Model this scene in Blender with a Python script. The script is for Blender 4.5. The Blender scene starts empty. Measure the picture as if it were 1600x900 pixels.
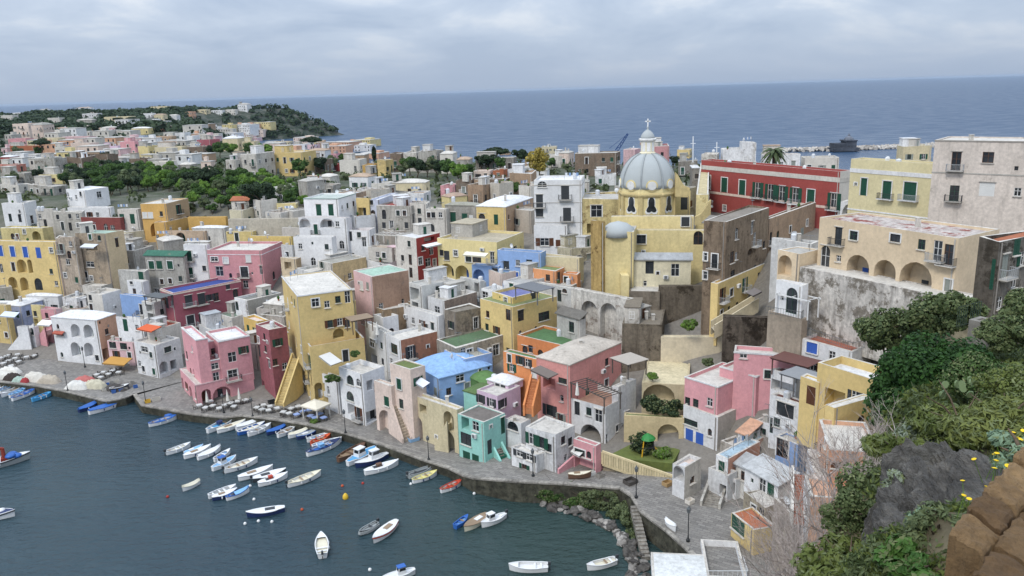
import bpy, math, random
import numpy as np
from mathutils import Vector, Matrix
R_ = math.radians
SC = bpy.context.scene
COL = SC.collection
# ---------------------------------------------------------------- camera
F_PX, CAM_Z = 1250.0, 55.0
PITCH, ROLL = math.atan(310 / F_PX), math.atan(0.0299)
_f = np.array([0, math.cos(PITCH), -math.sin(PITCH)])
_u0 = np.array([0, math.sin(PITCH), math.cos(PITCH)])
_r0 = np.array([1.0, 0, 0])
CR = math.cos(ROLL) * _r0 - math.sin(ROLL) * _u0
CU = math.sin(ROLL) * _r0 + math.cos(ROLL) * _u0
CC = np.array([0, 0, CAM_Z])
cam = bpy.data.objects.new('camera', bpy.data.cameras.new('camera'))
COL.objects.link(cam)
cam.data.sensor_width = 36
cam.data.lens = 36 * F_PX / 1600
cam.data.clip_start, cam.data.clip_end = 0.2, 60000
cam.matrix_world = Matrix([[CR[i], CU[i], -_f[i], CC[i]] for i in range(3)] + [[0, 0, 0, 1]])
SC.camera = cam
# ---------------------------------------------------------------- world, sun, exposure
SUN_EL, SUN_AZ = R_(48), R_(215)      # azimuth clockwise from +Y: the sun stands behind-left of the camera
w = bpy.data.worlds.new('World'); SC.world = w; w.use_nodes = True
nt = w.node_tree; N = nt.nodes; L = nt.links; N.clear()
def nd(t, **k):
    n = N.new(t)
    for a, b in k.items(): setattr(n, a, b)
    return n
wo = nd('ShaderNodeOutputWorld'); b1 = nd('ShaderNodeBackground'); b2 = nd('ShaderNodeBackground'); mx = nd('ShaderNodeMixShader')
sky = nd('ShaderNodeTexSky', sky_type='NISHITA', sun_disc=False, sun_elevation=SUN_EL, sun_rotation=SUN_AZ, altitude=50, air_density=1.0, dust_density=2.0, ozone_density=2.0)
L.new(sky.outputs[0], b1.inputs[0]); b1.inputs[1].default_value = 0.09
tc = nd('ShaderNodeTexCoord'); sx = nd('ShaderNodeSeparateXYZ'); L.new(tc.outputs['Generated'], sx.inputs[0])
def M(op, a, b=None, c=None, clamp=False):
    n = nd('ShaderNodeMath', operation=op, use_clamp=clamp)
    for i, v in enumerate((a, b, c)):
        if v is None: continue
        if isinstance(v, (int, float)): n.inputs[i].default_value = v
        else: L.new(v, n.inputs[i])
    return n.outputs[0]
zz = M('MAXIMUM', sx.outputs[2], 0.0)
den = M('ADD', zz, 0.24)
cb = nd('ShaderNodeCombineXYZ')
L.new(M('DIVIDE', sx.outputs[0], den), cb.inputs[0]); L.new(M('DIVIDE', sx.outputs[1], den), cb.inputs[1])
n1 = nd('ShaderNodeTexNoise'); n1.inputs['Scale'].default_value = 1.5; n1.inputs['Detail'].default_value = 6; n1.inputs['Roughness'].default_value = .55; n1.inputs['Distortion'].default_value = .35
L.new(cb.outputs[0], n1.inputs['Vector'])
rp = nd('ShaderNodeValToRGB'); rp.color_ramp.elements[0].position = .36; rp.color_ramp.elements[1].position = .69
rp.color_ramp.elements[0].color = (.37, .45, .585, 1); rp.color_ramp.elements[1].color = (.76, .785, .82, 1)
e = rp.color_ramp.elements.new(.52); e.color = (.485, .56, .68, 1)
L.new(n1.outputs[0], rp.inputs[0])
hz = nd('ShaderNodeMixRGB'); hz.blend_type = 'MIX'; hz.inputs[2].default_value = (.385, .47, .615, 1)
L.new(M('SUBTRACT', 1.0, M('DIVIDE', zz, 0.085, clamp=True)), hz.inputs[0]); L.new(rp.outputs[0], hz.inputs[1])
gr = M('MULTIPLY_ADD', M('POWER', zz, 1.0), 1.55, 0.86)     # overcast sky: the zenith about three times the horizon
L.new(hz.outputs[0], b2.inputs[0]); L.new(gr, b2.inputs[1])
mx.inputs[0].default_value = .9
L.new(b1.outputs[0], mx.inputs[1]); L.new(b2.outputs[0], mx.inputs[2]); L.new(mx.outputs[0], wo.inputs[0])
sl = bpy.data.lights.new('sun', 'SUN'); sl.energy = 1.5; sl.angle = R_(14); sl.color = (1, .95, .87)
so = bpy.data.objects.new('sun', sl); COL.objects.link(so)
sd = Vector((math.sin(SUN_AZ) * math.cos(SUN_EL), math.cos(SUN_AZ) * math.cos(SUN_EL), math.sin(SUN_EL)))
so.rotation_euler = sd.to_track_quat('Z', 'Y').to_euler()
SC.view_settings.view_transform = 'Standard'; SC.view_settings.look = 'None'; SC.view_settings.exposure = 0.34; SC.view_settings.gamma = 1
SC.cycles.max_bounces = 5; SC.cycles.diffuse_bounces = 2; SC.cycles.glossy_bounces = 2; SC.cycles.transparent_max_bounces = 6
SC.cycles.use_denoising = True
# ---------------------------------------------------------------- pixel <-> place
def ray(x, y): return _f + (x - 800) / F_PX * CR - (y - 450) / F_PX * CU
def Pz(x, y, z):
    d = ray(x, y); return CC + (z - CAM_Z) / d[2] * d
def Py(x, y, Y):
    d = ray(x, y); return CC + Y / d[1] * d
def hit_plane(x, y, p0, n):
    d = ray(x, y); return CC + (np.dot(p0 - CC, n) / np.dot(d, n)) * d
def reach(q, d, x):
    """length t so that q + t*d is seen in pixel column x"""
    k = (x - 800) / F_PX; q = q - CC
    return (k * _f.dot(q) - CR.dot(q)) / (CR.dot(d) - k * _f.dot(d))
def to_px(P):
    q = np.array(P, float) - CC; z = q.dot(_f)
    return 800 + F_PX * q.dot(CR) / z, 450 - F_PX * q.dot(CU) / z
def smooth(t):
    t = np.clip(t, 0, 1); return t * t * (3 - 2 * t)
# ---------------------------------------------------------------- terrain height
# the foot of the houses along the quay: x, y, run (metres from the quay to the plateau)
LINE = np.array([(-330, 190, 60), (-180, 182, 60), (-112, 168, 60), (-86, 160, 58), (-66, 150, 58), (-58, 138, 60), (-42, 138, 62), (-30, 129, 62), (-20, 120.5, 62),
                 (-3, 110.5, 62), (8, 105.5, 60), (20, 100, 48), (28, 95, 30), (31, 86, 24), (30, 76, 22), (30, 60, 22), (30, 20, 22), (30, -40, 22)], float)
COAST = [(300, -200), (150, 190), (130, 240), (70, 300), (0, 340), (-60, 345), (-95, 400), (-140, 460), (-200, 580), (-280, 800), (-345, 1035), (-300, 1075), (-226, 1139), (-250, 1190), (-400, 1350), (-1800, 1400), (-1800, -200)]
def ground(x, y):
    x = np.atleast_1d(np.asarray(x, float)); y = np.atleast_1d(np.asarray(y, float))
    best = np.full(x.shape, 1e9); s = np.zeros(x.shape); run = np.ones(x.shape)
    for a, b in zip(LINE[:-1], LINE[1:]):
        d = b[:2] - a[:2]; l2 = d.dot(d)
        t = np.clip(((x - a[0]) * d[0] + (y - a[1]) * d[1]) / l2, 0, 1)
        ex, ey = x - a[0] - t * d[0], y - a[1] - t * d[1]
        dist = np.hypot(ex, ey); m = dist < best
        side = np.sign(d[0] * (y - a[1]) - d[1] * (x - a[0]))
        best = np.where(m, dist, best); s = np.where(m, dist * side, s); run = np.where(m, a[2] + (b[2] - a[2]) * t, run)
    base = 1.4 + 1.6 * smooth((x + 8) / 12)
    top = 27 + 4 * smooth((y - 330) / 300) + 7 * smooth((y - 650) / 350)
    u = np.clip(s / run, 0, 1)
    z = base + (top - base) * np.where(u < .12, u * .5, .06 + (u - .12) / .88 * .94)
    # coast far behind: the plateau ends in cliffs
    cd = np.full(x.shape, 1e9); ins = np.zeros(x.shape, bool)
    for a, b in zip(COAST, COAST[1:] + COAST[:1]):
        a = np.array(a, float); d = np.array(b, float) - a
        t = np.clip(((x - a[0]) * d[0] + (y - a[1]) * d[1]) / d.dot(d), 0, 1)
        cd = np.minimum(cd, np.hypot(x - a[0] - t * d[0], y - a[1] - t * d[1]))
        if d[1] != 0: ins ^= ((a[1] > y) != (b[1] > y)) & (x < d[0] * (y - a[1]) / d[1] + a[0])
    wdt = np.where(y > 700, 75, 14)
    c = np.where(ins, np.clip(cd / wdt, 0, 1) ** .7, 0)
    z = z * c - 3 * (1 - c)
    z = np.where(s < -1.0, np.minimum(z, .8 - 4 * smooth((-s - 1) / 4)), z)
    return z, s
def gz(x, y): return float(ground(x, y)[0][0])
def on_ground(x, y, h, y0=60, y1=1300):
    """first point of the ray whose height above the ground falls to h"""
    Y = np.concatenate([np.arange(y0, 330, .5), np.arange(330, y1, 2.)])
    d = ray(x, y); P = CC[None] + (Y / d[1])[:, None] * d[None]
    g, s = ground(P[:, 0], P[:, 1])
    ok = (P[:, 2] - g < h) & (s > -2)
    i = int(np.argmax(ok)) if ok.any() else len(Y) - 1
    return P[i]
# ---------------------------------------------------------------- mesh helpers
class MB:
    def __init__(s): s.v = []; s.f = []; s.m = []
    def poly(s, pts, m=0):
        i = len(s.v); s.v += [tuple(map(float, p)) for p in pts]; s.f.append(tuple(range(i, i + len(pts)))); s.m.append(m)
    def box(s, c, sz, ax=None, m=0, top=True):
        c = np.array(c, float); X, Y, Z = ax if ax is not None else np.eye(3)
        X, Y, Z = [np.array(a, float) * h / 2 for a, h in zip((X, Y, Z), sz)]
        i = len(s.v)
        for k in range(8):
            s.v.append(tuple(c + (X if k & 1 else -X) + (Y if k & 2 else -Y) + (Z if k & 4 else -Z)))
        for f in ((0, 2, 3, 1), (4, 5, 7, 6), (0, 1, 5, 4), (2, 6, 7, 3), (0, 4, 6, 2), (1, 3, 7, 5)):
            s.f.append(tuple(i + j for j in f)); s.m.append(m)
    def bar(s, a, b, w, h=None, m=0):
        a = np.array(a, float); b = np.array(b, float); d = b - a; l = np.linalg.norm(d)
        if l < 1e-6: return
        d /= l; up = np.array([0, 0, 1.]) if abs(d[2]) < .95 else np.array([1., 0, 0])
        x = np.cross(d, up); x /= np.linalg.norm(x); z = np.cross(x, d)
        s.box((a + b) / 2, (w, l, h or w), (x, d, z), m)
    def lathe(s, prof, n=16, c=(0, 0, 0), m=0, a0=0.0, cap=True):
        i = len(s.v); k = len(prof)
        for r, z in prof:
            for j in range(n):
                t = a0 + 2 * math.pi * j / n; s.v.append((c[0] + r * math.cos(t), c[1] + r * math.sin(t), c[2] + z))
        for p in range(k - 1):
            for j in range(n):
                s.f.append((i + p * n + j, i + p * n + (j + 1) % n, i + (p + 1) * n + (j + 1) % n, i + (p + 1) * n + j)); s.m.append(m)
        if cap:
            s.f.append(tuple(i + (k - 1) * n + j for j in range(n))); s.m.append(m)
            s.f.append(tuple(i + j for j in reversed(range(n)))); s.m.append(m)
    def mesh(s, name, mats, sm=False):
        me = bpy.data.meshes.new(name); me.from_pydata(s.v, [], s.f)
        for x in mats: me.materials.append(x)
        me.polygons.foreach_set('material_index', s.m)
        if sm: me.polygons.foreach_set('use_smooth', [True] * len(s.f))
        me.update(); return me
    def build(s, name, mats, parent=None, loc=None, sm=False):
        if not isinstance(mats, (list, tuple)): mats = [mats]
        return put(name, s.mesh(name, mats, sm), parent, loc)
def put(name, me, parent=None, loc=None, rot=None):
    o = bpy.data.objects.new(name, me); COL.objects.link(o)
    if parent is not None: o.parent = parent
    if loc is not None: o.location = loc
    if rot is not None: o.rotation_euler = rot
    return o
def tag(o, label, cat, group=None, kind=None):
    if label: o['label'] = label
    if cat: o['category'] = cat
    if group: o['group'] = group
    if kind: o['kind'] = kind
    return o
def thing(name, label, cat, loc=(0, 0, 0), rz=0, group=None):
    o = put(name, None, None, [float(c) for c in loc], (0, 0, rz)); o.empty_display_size = .2
    return tag(o, label, cat, group)
def copy_tree(o, parent=None):
    c = o.copy(); COL.objects.link(c); c.parent = parent
    for ch in list(o.children): copy_tree(ch, c)
    return c
# ---------------------------------------------------------------- materials
def lin(h):
    h = h.lstrip('#'); o = []
    for i in (0, 2, 4):
        c = int(h[i:i + 2], 16) / 255; o.append(c / 12.92 if c <= .04045 else ((c + .055) / 1.055) ** 2.4)
    return o
MATS = {}
def new_mat(name):
    m = bpy.data.materials.new(name); m.use_nodes = True
    t = m.node_tree; t.nodes.clear()
    out = t.nodes.new('ShaderNodeOutputMaterial'); b = t.nodes.new('ShaderNodeBsdfPrincipled')
    t.links.new(b.outputs[0], out.inputs[0])
    return m, t, b
def node(t, ty, **k):
    n = t.nodes.new(ty)
    for a, v in k.items():
        if a.startswith('i_'): n.inputs[a[2:].replace('_', ' ')].default_value = v
        else: setattr(n, a, v)
    return n
def noise(t, scale, detail=4, rough=.55, vec=None, stretch=None):
    n = node(t, 'ShaderNodeTexNoise'); n.inputs['Scale'].default_value = scale; n.inputs['Detail'].default_value = detail; n.inputs['Roughness'].default_value = rough
    if vec is None: vec = node(t, 'ShaderNodeNewGeometry').outputs['Position']
    if stretch:
        mp = node(t, 'ShaderNodeMapping'); mp.inputs['Scale'].default_value = stretch; t.links.new(vec, mp.inputs[0]); vec = mp.outputs[0]
    t.links.new(vec, n.inputs['Vector']); return n.outputs[0]
def ramp(t, fac, stops):
    r = node(t, 'ShaderNodeValToRGB'); es = r.color_ramp.elements
    while len(es) < len(stops): es.new(.5)
    for e, (p, c) in zip(es, stops): e.position = p; e.color = (*c, 1) if len(c) == 3 else c
    t.links.new(fac, r.inputs[0]); return r.outputs[0]
def mixc(t, fac, a, b, mode='MIX'):
    m = node(t, 'ShaderNodeMixRGB', blend_type=mode)
    for i, v in enumerate((fac, a, b)):
        if hasattr(v, 'links'): t.links.new(v, m.inputs[i])
        elif isinstance(v, (int, float)): m.inputs[i].default_value = v
        else: m.inputs[i].default_value = (*v[:3], 1)
    return m.outputs[0]
def g3(v): return (v, v, v)
def bump(t, b, h, strength=.3, dist=.05):
    n = node(t, 'ShaderNodeBump'); n.inputs['Strength'].default_value = strength; n.inputs['Distance'].default_value = dist
    t.links.new(h, n.inputs['Height']); t.links.new(n.outputs[0], b.inputs['Normal'])
def flat(name, hexc, rough=.7, k=1.0, metal=0, spec=.3, var=.12, sc=2.0):
    if name in MATS: return MATS[name]
    m, t, b = new_mat(name); c = [x * k for x in lin(hexc)]
    n = noise(t, sc, 4)
    col = mixc(t, n, [x * (1 - var) for x in c], [min(.92, x * (1 + var)) for x in c])
    t.links.new(col, b.inputs['Base Color']); b.inputs['Roughness'].default_value = rough; b.inputs['Metallic'].default_value = metal
    b.inputs['Specular IOR Level'].default_value = spec
    MATS[name] = m; return m
def plaster(hexc, wear=.35, under='#8d857a'):
    key = f'plaster_{hexc}_{wear}_{under}'
    if key in MATS: return MATS[key]
    m, t, b = new_mat('plaster'); c = lin(hexc); lu = .3 * c[0] + .6 * c[1] + .1 * c[2]; c = [min(.82, (x * .85 + lu * .15) * 1.04) for x in c]; u = lin(under)
    gp = node(t, 'ShaderNodeNewGeometry').outputs['Position']; oi = node(t, 'ShaderNodeObjectInfo')
    sh_ = node(t, 'ShaderNodeVectorMath', operation='MULTIPLY_ADD'); t.links.new(oi.outputs['Random'], sh_.inputs[0]); sh_.inputs[1].default_value = (61, 37, 23); t.links.new(gp, sh_.inputs[2]); pos = sh_.outputs[0]
    big = noise(t, .28, 5, .6, pos)
    fine = noise(t, 2.2, 6, .65, pos)
    streak = noise(t, 1.0, 6, .7, pos, (1.2, 1.2, .2))
    col = mixc(t, ramp(t, big, [(.3, g3(0)), (.7, g3(1))]), [x * (.86 - .1 * wear) for x in c], [min(.88, x * 1.05) for x in c])
    g = [.55 * x + .45 * y for x, y in zip(c, u)]
    col = mixc(t, ramp(t, streak, [(.55 - .12 * wear, g3(0)), (.76 - .10 * wear, g3(min(1, .10 + .75 * wear)))]), col, [x * .5 for x in g])
    pt = noise(t, .42, 9, .74, pos)
    col = mixc(t, ramp(t, pt, [(.70 - .2 * wear, g3(0)), (.74 - .17 * wear, g3(min(1, wear * 1.15)))]), col, mixc(t, fine, [x * .55 for x in u], [x * 1.1 for x in u]))
    col = mixc(t, .9, col, ramp(t, fine, [(.3, g3(.88 - .35 * wear)), (.7, g3(1.05))]), 'MULTIPLY')
    col = mixc(t, .9, col, mixc(t, oi.outputs['Random'], (.90, .89, .87), (1.06, 1.05, 1.03)), 'MULTIPLY')
    t.links.new(col, b.inputs['Base Color']); b.inputs['Roughness'].default_value = .9; b.inputs['Specular IOR Level'].default_value = .15
    bump(t, b, mixc(t, .5, fine, pt), .25 + .4 * wear, .05)
    MATS[key] = m; return m
def stone(name, c0, c1, sc=1.2, bs=.6, bd=.12, det=8):
    if name in MATS: return MATS[name]
    m, t, b = new_mat(name)
    n = noise(t, sc, det, .65); n2 = noise(t, sc * .22, 4, .5); st = noise(t, sc * .9, 5, .6, None, (1, 1, .25))
    col = ramp(t, n, [(.28, lin(c0)), (.72, lin(c1))]); col = mixc(t, .6, col, ramp(t, n2, [(.3, g3(.25)), (.7, g3(.8))]), 'OVERLAY')
    col = mixc(t, ramp(t, st, [(.5, g3(0)), (.8, g3(.55))]), col, [x * .45 for x in lin(c0)])
    t.links.new(col, b.inputs['Base Color']); b.inputs['Roughness'].default_value = .92; b.inputs['Specular IOR Level'].default_value = .15
    bump(t, b, n, bs, bd); MATS[name] = m; return m
GLASS = None
def glass():
    global GLASS
    if GLASS: return GLASS
    m, t, b = new_mat('window_glass'); n = noise(t, .35, 2)
    t.links.new(ramp(t, n, [(.35, (.012, .014, .017)), (.65, (.05, .055, .06))]), b.inputs['Base Color'])
    b.inputs['Roughness'].default_value = .12; b.inputs['Specular IOR Level'].default_value = .5; GLASS = m; return m
C = dict(W='#e2e3e5', OW='#d3cec5', G='#b9b5ad', DG='#979189', CR='#d8caa2', LY='#dfcd8c', Y='#dcc078', MU='#cda24c', PK='#dd9ba2', PP='#e2bcc0', RO='#ac5f6b',
         SA='#dc8b7a', RE='#a83d38', OR='#df8a48', BL='#86a8da', LB='#b3c3de', TE='#93d3c8', LI='#dcc0d8', PE='#dba887', TA='#b3967a', BR='#8e7a68', TC='#b56a45', PS='#e3cdbf', GR='#6e8f52', GB='#8aa6a0', CA='#e0c9a6')
# ---------------------------------------------------------------- houses
SHUT = {'g': '#1f4a3a', 'b': '#3a5fae', 'n': '#5a3a28', 'w': '#cfcfcc', 'k': '#3a3d40', 'y': '#8a8f88'}
def shut_mat(k): return flat('shutter_' + k, SHUT[k], .6)
WINMESH = {}
def frame_meshes(w, h, arch):
    key = (round(w, 1), round(h, 1), arch)
    if key in WINMESH: return WINMESH[key]
    w, h = key[0], key[1]; t = .07
    f = MB(); p = MB()
    f.box((-w / 2 + t / 2, 0, h / 2), (t, .07, h)); f.box((w / 2 - t / 2, 0, h / 2), (t, .07, h))
    f.box((0, 0, t / 2), (w - 2 * t, .066, t))
    if not arch: f.box((0, 0, h - t / 2), (w - 2 * t, .066, t))
    if w > .75: f.box((0, 0, h / 2), (.07, .06, h - 2 * t))
    f.box((0, 0, h * .62), (w - 2 * t, .05, .05))
    p.poly([(-w / 2, .02, 0), (w / 2, .02, 0), (w / 2, .02, h), (-w / 2, .02, h)])
    s = MB(); ls = w / 2
    s.box((0, 0, h / 2), (ls, .05, h))
    for i in range(max(3, int(h / .3))): s.box((0, -.03, (i + .5) * h / max(3, int(h / .3))), (ls * .8, .03, .12))
    c = MB(); c.box((0, .01, h / 2), (w, .06, h)); c.box((0, -.03, h / 2), (.04, .03, h))
    for i in range(max(4, int(h / .28))): c.box((0, -.025, (i + .5) * h / max(4, int(h / .28))), (w * .9, .02, .1))
    sill = MB(); sill.box((0, -.12, -.06), (w + .24, .24, .10))
    r = WINMESH[key] = (f, p, s, c, sill, {})
    return r
def cached(key, kind, mb, mat, name):
    d = WINMESH[key][5]; k = (kind, mat.name)
    if k not in d: d[k] = mb.mesh(name, [mat])
    return d[k]
def facade(mb, o, du, n, W, z0, z1, ops, m=0):
    """wall face from o along du, openings (x0,x1,y0,y1,depth,arch,matback) cut through it with real reveals"""
    o = np.array(o, float); up = np.array([0, 0, 1.])
    def pt(u, v, d=0): q = o + du * u - n * d; q[2] = v; return q
    xs = sorted({0.0, W} | {a for op in ops for a in op[:2]}); ys = sorted({z0, z1} | {a for op in ops for a in op[2:4]})
    for y0, y1 in zip(ys[:-1], ys[1:]):
        if y1 - y0 < 1e-4: continue
        run = None; cells = []
        for x0, x1 in zip(xs[:-1], xs[1:]):
            cx, cy = (x0 + x1) / 2, (y0 + y1) / 2
            hole = any(op[0] < cx < op[1] and op[2] < cy < op[3] for op in ops)
            if hole:
                if run: cells.append(run); run = None
            else: run = (run[0], x1) if run else (x0, x1)
        if run: cells.append(run)
        for x0, x1 in cells: mb.poly([pt(x0, y0), pt(x1, y0), pt(x1, y1), pt(x0, y1)], m)
    for x0, x1, y0, y1, d, arch, mb_i in ops:
        if arch:
            w2 = (x1 - x0) / 2; rr = min(w2, (y1 - y0) * .75); ysp = y1 - rr; k = 8
            arc = [(x0 + w2 - w2 * math.cos(math.pi * i / k), ysp + rr * math.sin(math.pi * i / k)) for i in range(k + 1)]
            for (a, b), (c, e) in zip(arc[:-1], arc[1:]):
                mb.poly([pt(a, b), pt(c, e), pt(c, y1), pt(a, y1)], m) if max(b, e) < y1 - 1e-5 or True else None
            out = [(x0, y0)] + arc + [(x1, y0)]
        else: out = [(x0, y0), (x0, y1), (x1, y1), (x1, y0)]
        for (a, b), (c, e) in zip(out, out[1:] + out[:1]):
            mb.poly([pt(a, b), pt(a, b, d), pt(c, e, d), pt(c, e)], m)
        if mb_i is not None: mb.poly([pt(a, b, d) for a, b in reversed(out)], mb_i)
KIND = {  # width, height, depth, arch, fitting
    'w': (.95, 1.25, .16, 0, 'f'), 's': (.95, 1.35, .14, 0, 'fs'), 'c': (.95, 1.4, .10, 0, 'c'), 'd': (1.0, 2.2, .18, 0, 'f'), 'D': (1.0, 2.25, .10, 0, 'c'),
    'b': (1.0, 2.3, .16, 0, 'fB'), 'B': (1.0, 2.3, .10, 0, 'cB'), 'S': (1.0, 2.3, .14, 0, 'fsB'), 'a': (2.3, 2.6, 1.6, 1, ''), 'A': (3.2, 3.1, 2.2, 1, ''),
    'r': (1.2, 1.9, .2, 1, 'f'), 'h': (.5, .6, .25, 0, 'f'), 'g': (2.4, 2.3, 1.8, 0, ''), 'l': (2.6, 1.4, 1.2, 0, ''), 't': (1.6, 1.2, .14, 0, 'f'), 'n': (.7, 1.1, .25, 1, 'f')}
def parse(spec):
    """'Lw 10 20 30 40; Rb.g 50 60' -> (face, kind, shutter, w, h, [(x,y)...])"""
    out = []
    for part in spec.split(';'):
        tk = part.split()
        if not tk: continue
        hd = tk[0]; face, kind = hd[0], hd[1]; rest = hd[2:]; sh = None; sz = None
        if '@' in rest: rest, s = rest.split('@'); sz = tuple(float(q) for q in s.split('x'))
        if rest.startswith('.'): sh = rest[1]
        nums = [float(q) for q in tk[1:]]
        out.append((face, kind, sh, sz, list(zip(nums[::2], nums[1::2]))))
    return out
RND = random.Random(7)
HOUSES = []
def railing(mb, a, b, h=.95, step=.16, t=.025):
    a = np.array(a, float); b = np.array(b, float); up = np.array([0, 0, h]); l = np.linalg.norm(b - a); k = max(1, int(l / step))
    mb.bar(a + up, b + up, .05); mb.bar(a + up * .08, b + up * .08, .035)
    for i in range(k + 1):
        p = a + (b - a) * i / k; mb.bar(p, p + up, t)
def clutter(root, org, pts_fn, W, D, z, rng, n):
    """things fixed on a roof: chimneys, dishes, tanks, aerials"""
    for _ in range(n):
        u, v = rng.uniform(.12, .88) * W, rng.uniform(.12, .88) * D; p = pts_fn(u, v); p = np.array([p[0], p[1], z])
        k = rng.choice(['chimney', 'dish', 'aerial', 'hut', 'hut', 'tank', 'dish', 'chimney', 'aerial', 'line', 'pots'])
        if min(W, D) < 4 and k == 'hut': k = 'chimney'
        mb = MB(); q = p - org
        if k == 'chimney':
            h = rng.uniform(.6, 1.3); mb.box(q + (0, 0, h / 2), (.5, .5, h)); mb.box(q + (0, 0, h + .05), (.64, .64, .1)); mb.build('chimney', plaster(C['OW'], .6), root)
        elif k == 'dish': dish(root, q, rng.uniform(0, 6.28))
        elif k == 'aerial':
            h = rng.uniform(1.6, 3.0); mb.bar(q, q + (0, 0, h), .045); a = rng.uniform(0, 3.14); d = np.array([math.cos(a), math.sin(a), 0]); e = np.array([-d[1], d[0], 0])
            mb.bar(q + (0, 0, h - .1) - d * .6, q + (0, 0, h - .1) + d * .6, .035)
            for i in range(-2, 3): mb.bar(q + (0, 0, h - .1) + d * i * .25 - e * .28, q + (0, 0, h - .1) + d * i * .25 + e * .28, .025)
            mb.build('aerial', flat('aerial_metal', '#8a8d90', .5, metal=.6), root)
        elif k == 'hut':
            s = min(rng.uniform(1.8, 3.4), min(W, D) * .5); h = rng.uniform(1.7, 2.4); a = rng.choice([.6, .95, 1.0, .3]); X = np.array([math.cos(a), math.sin(a), 0]); Y = np.array([-X[1], X[0], 0])
            mb.box(q + (0, 0, h / 2), (s, s * .8, h), (X, Y, (0, 0, 1))); mb.box(q + (0, 0, h + .06), (s + .3, s * .8 + .3, .12), (X, Y, (0, 0, 1)))
            mb.box(q + (0, 0, .85) - Y * (s * .4 + .01), (.7, .06, 1.6), (X, Y, (0, 0, 1)), 1)
            mb.build('roof_hut', [plaster(rng.choice([C['W'], C['OW'], C['G']]), .5), shut_mat(rng.choice('gnky'))], root)
        elif k == 'line':
            a = rng.uniform(0, 3.14); d = np.array([math.cos(a), math.sin(a), 0]) * rng.uniform(1.0, 1.6)
            for sg in (-1, 1): mb.bar(q + d * sg, q + d * sg + (0, 0, 1.7), .05)
            mb.bar(q - d + (0, 0, 1.65), q + d + (0, 0, 1.65), .02)
            for i in range(4):
                c = q - d * .75 + d * 1.5 * i / 3; mb.box(c + (0, 0, 1.3), (.45, .02, .65), (d / np.linalg.norm(d), np.cross(d / np.linalg.norm(d), (0, 0, 1)), (0, 0, 1)), 1 + i % 2)
            mb.build('washing_line', [flat('aerial_metal', '#8a8d90', .5, metal=.6), flat('cloth_a', rng.choice(['#d8d8d8', '#7f98bd', '#b56a6a']), .9), flat('cloth_b', '#cfd3d8', .9)], root)
        elif k == 'pots':
            for i in range(1):
                c = q; mb.lathe([(.14, 0), (.2, .32), (.17, .32)], 8, c); mb.lathe([(.08, .3), (.3, .5), (.26, .85), (.05, 1.05)], 7, c, 1)
            mb.build('potted_plant', [flat('pot', '#a5623f', .8), flat('pot_leaf', '#3f5a2c', .8)], root)
        else:
            mb.lathe([(.42, 0), (.45, .1), (.45, .9), (.3, 1.05), (.1, 1.1)], 12, q + (0, 0, .15)); mb.box(q + (0, 0, .08), (.8, .8, .16)); mb.build('water_tank', flat('tank', rng.choice(['#c9ccd0', '#3d6ea8', '#d8d8d4']), .5), root, sm=False)
DISH = {}
def dish(root, q, az):
    if not DISH:
        mb = MB(); n = 14; prof = [(0.001, .0), (.2, .03), (.36, .09), (.45, .15)]
        for i, (r, d) in enumerate(prof):
            for j in range(n):
                t = 2 * math.pi * j / n; mb.v.append((r * math.cos(t), -d, 1.0 + r * math.sin(t)))
        for p in range(3):
            for j in range(n): mb.f.append((p * n + j, p * n + (j + 1) % n, (p + 1) * n + (j + 1) % n, (p + 1) * n + j)); mb.m.append(0)
        mb.bar((0, .1, 0), (0, .1, 1.0), .06); mb.bar((0, -.1, .6), (0, -.5, .95), .03); mb.box((0, -.5, .97), (.08, .1, .08))
        DISH['m'] = mb.mesh('satellite_dish', [flat('dish', '#d9dbdc', .45)])
    o = put('satellite_dish', DISH['m'], root, q, (0, 0, az)); return o
def aircon(root, q, du, n):
    mb = MB(); mb.box(q + n * .22, (.85, .4, .6), (du, n, (0, 0, 1))); mb.box(q + n * .43, (.5, .03, .5), (du, n, (0, 0, 1)), 1)
    mb.build('air_conditioner', [flat('ac', '#d6d7d6', .5), flat('ac_grille', '#6d7072', .5)], root)
SURR = {}
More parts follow.
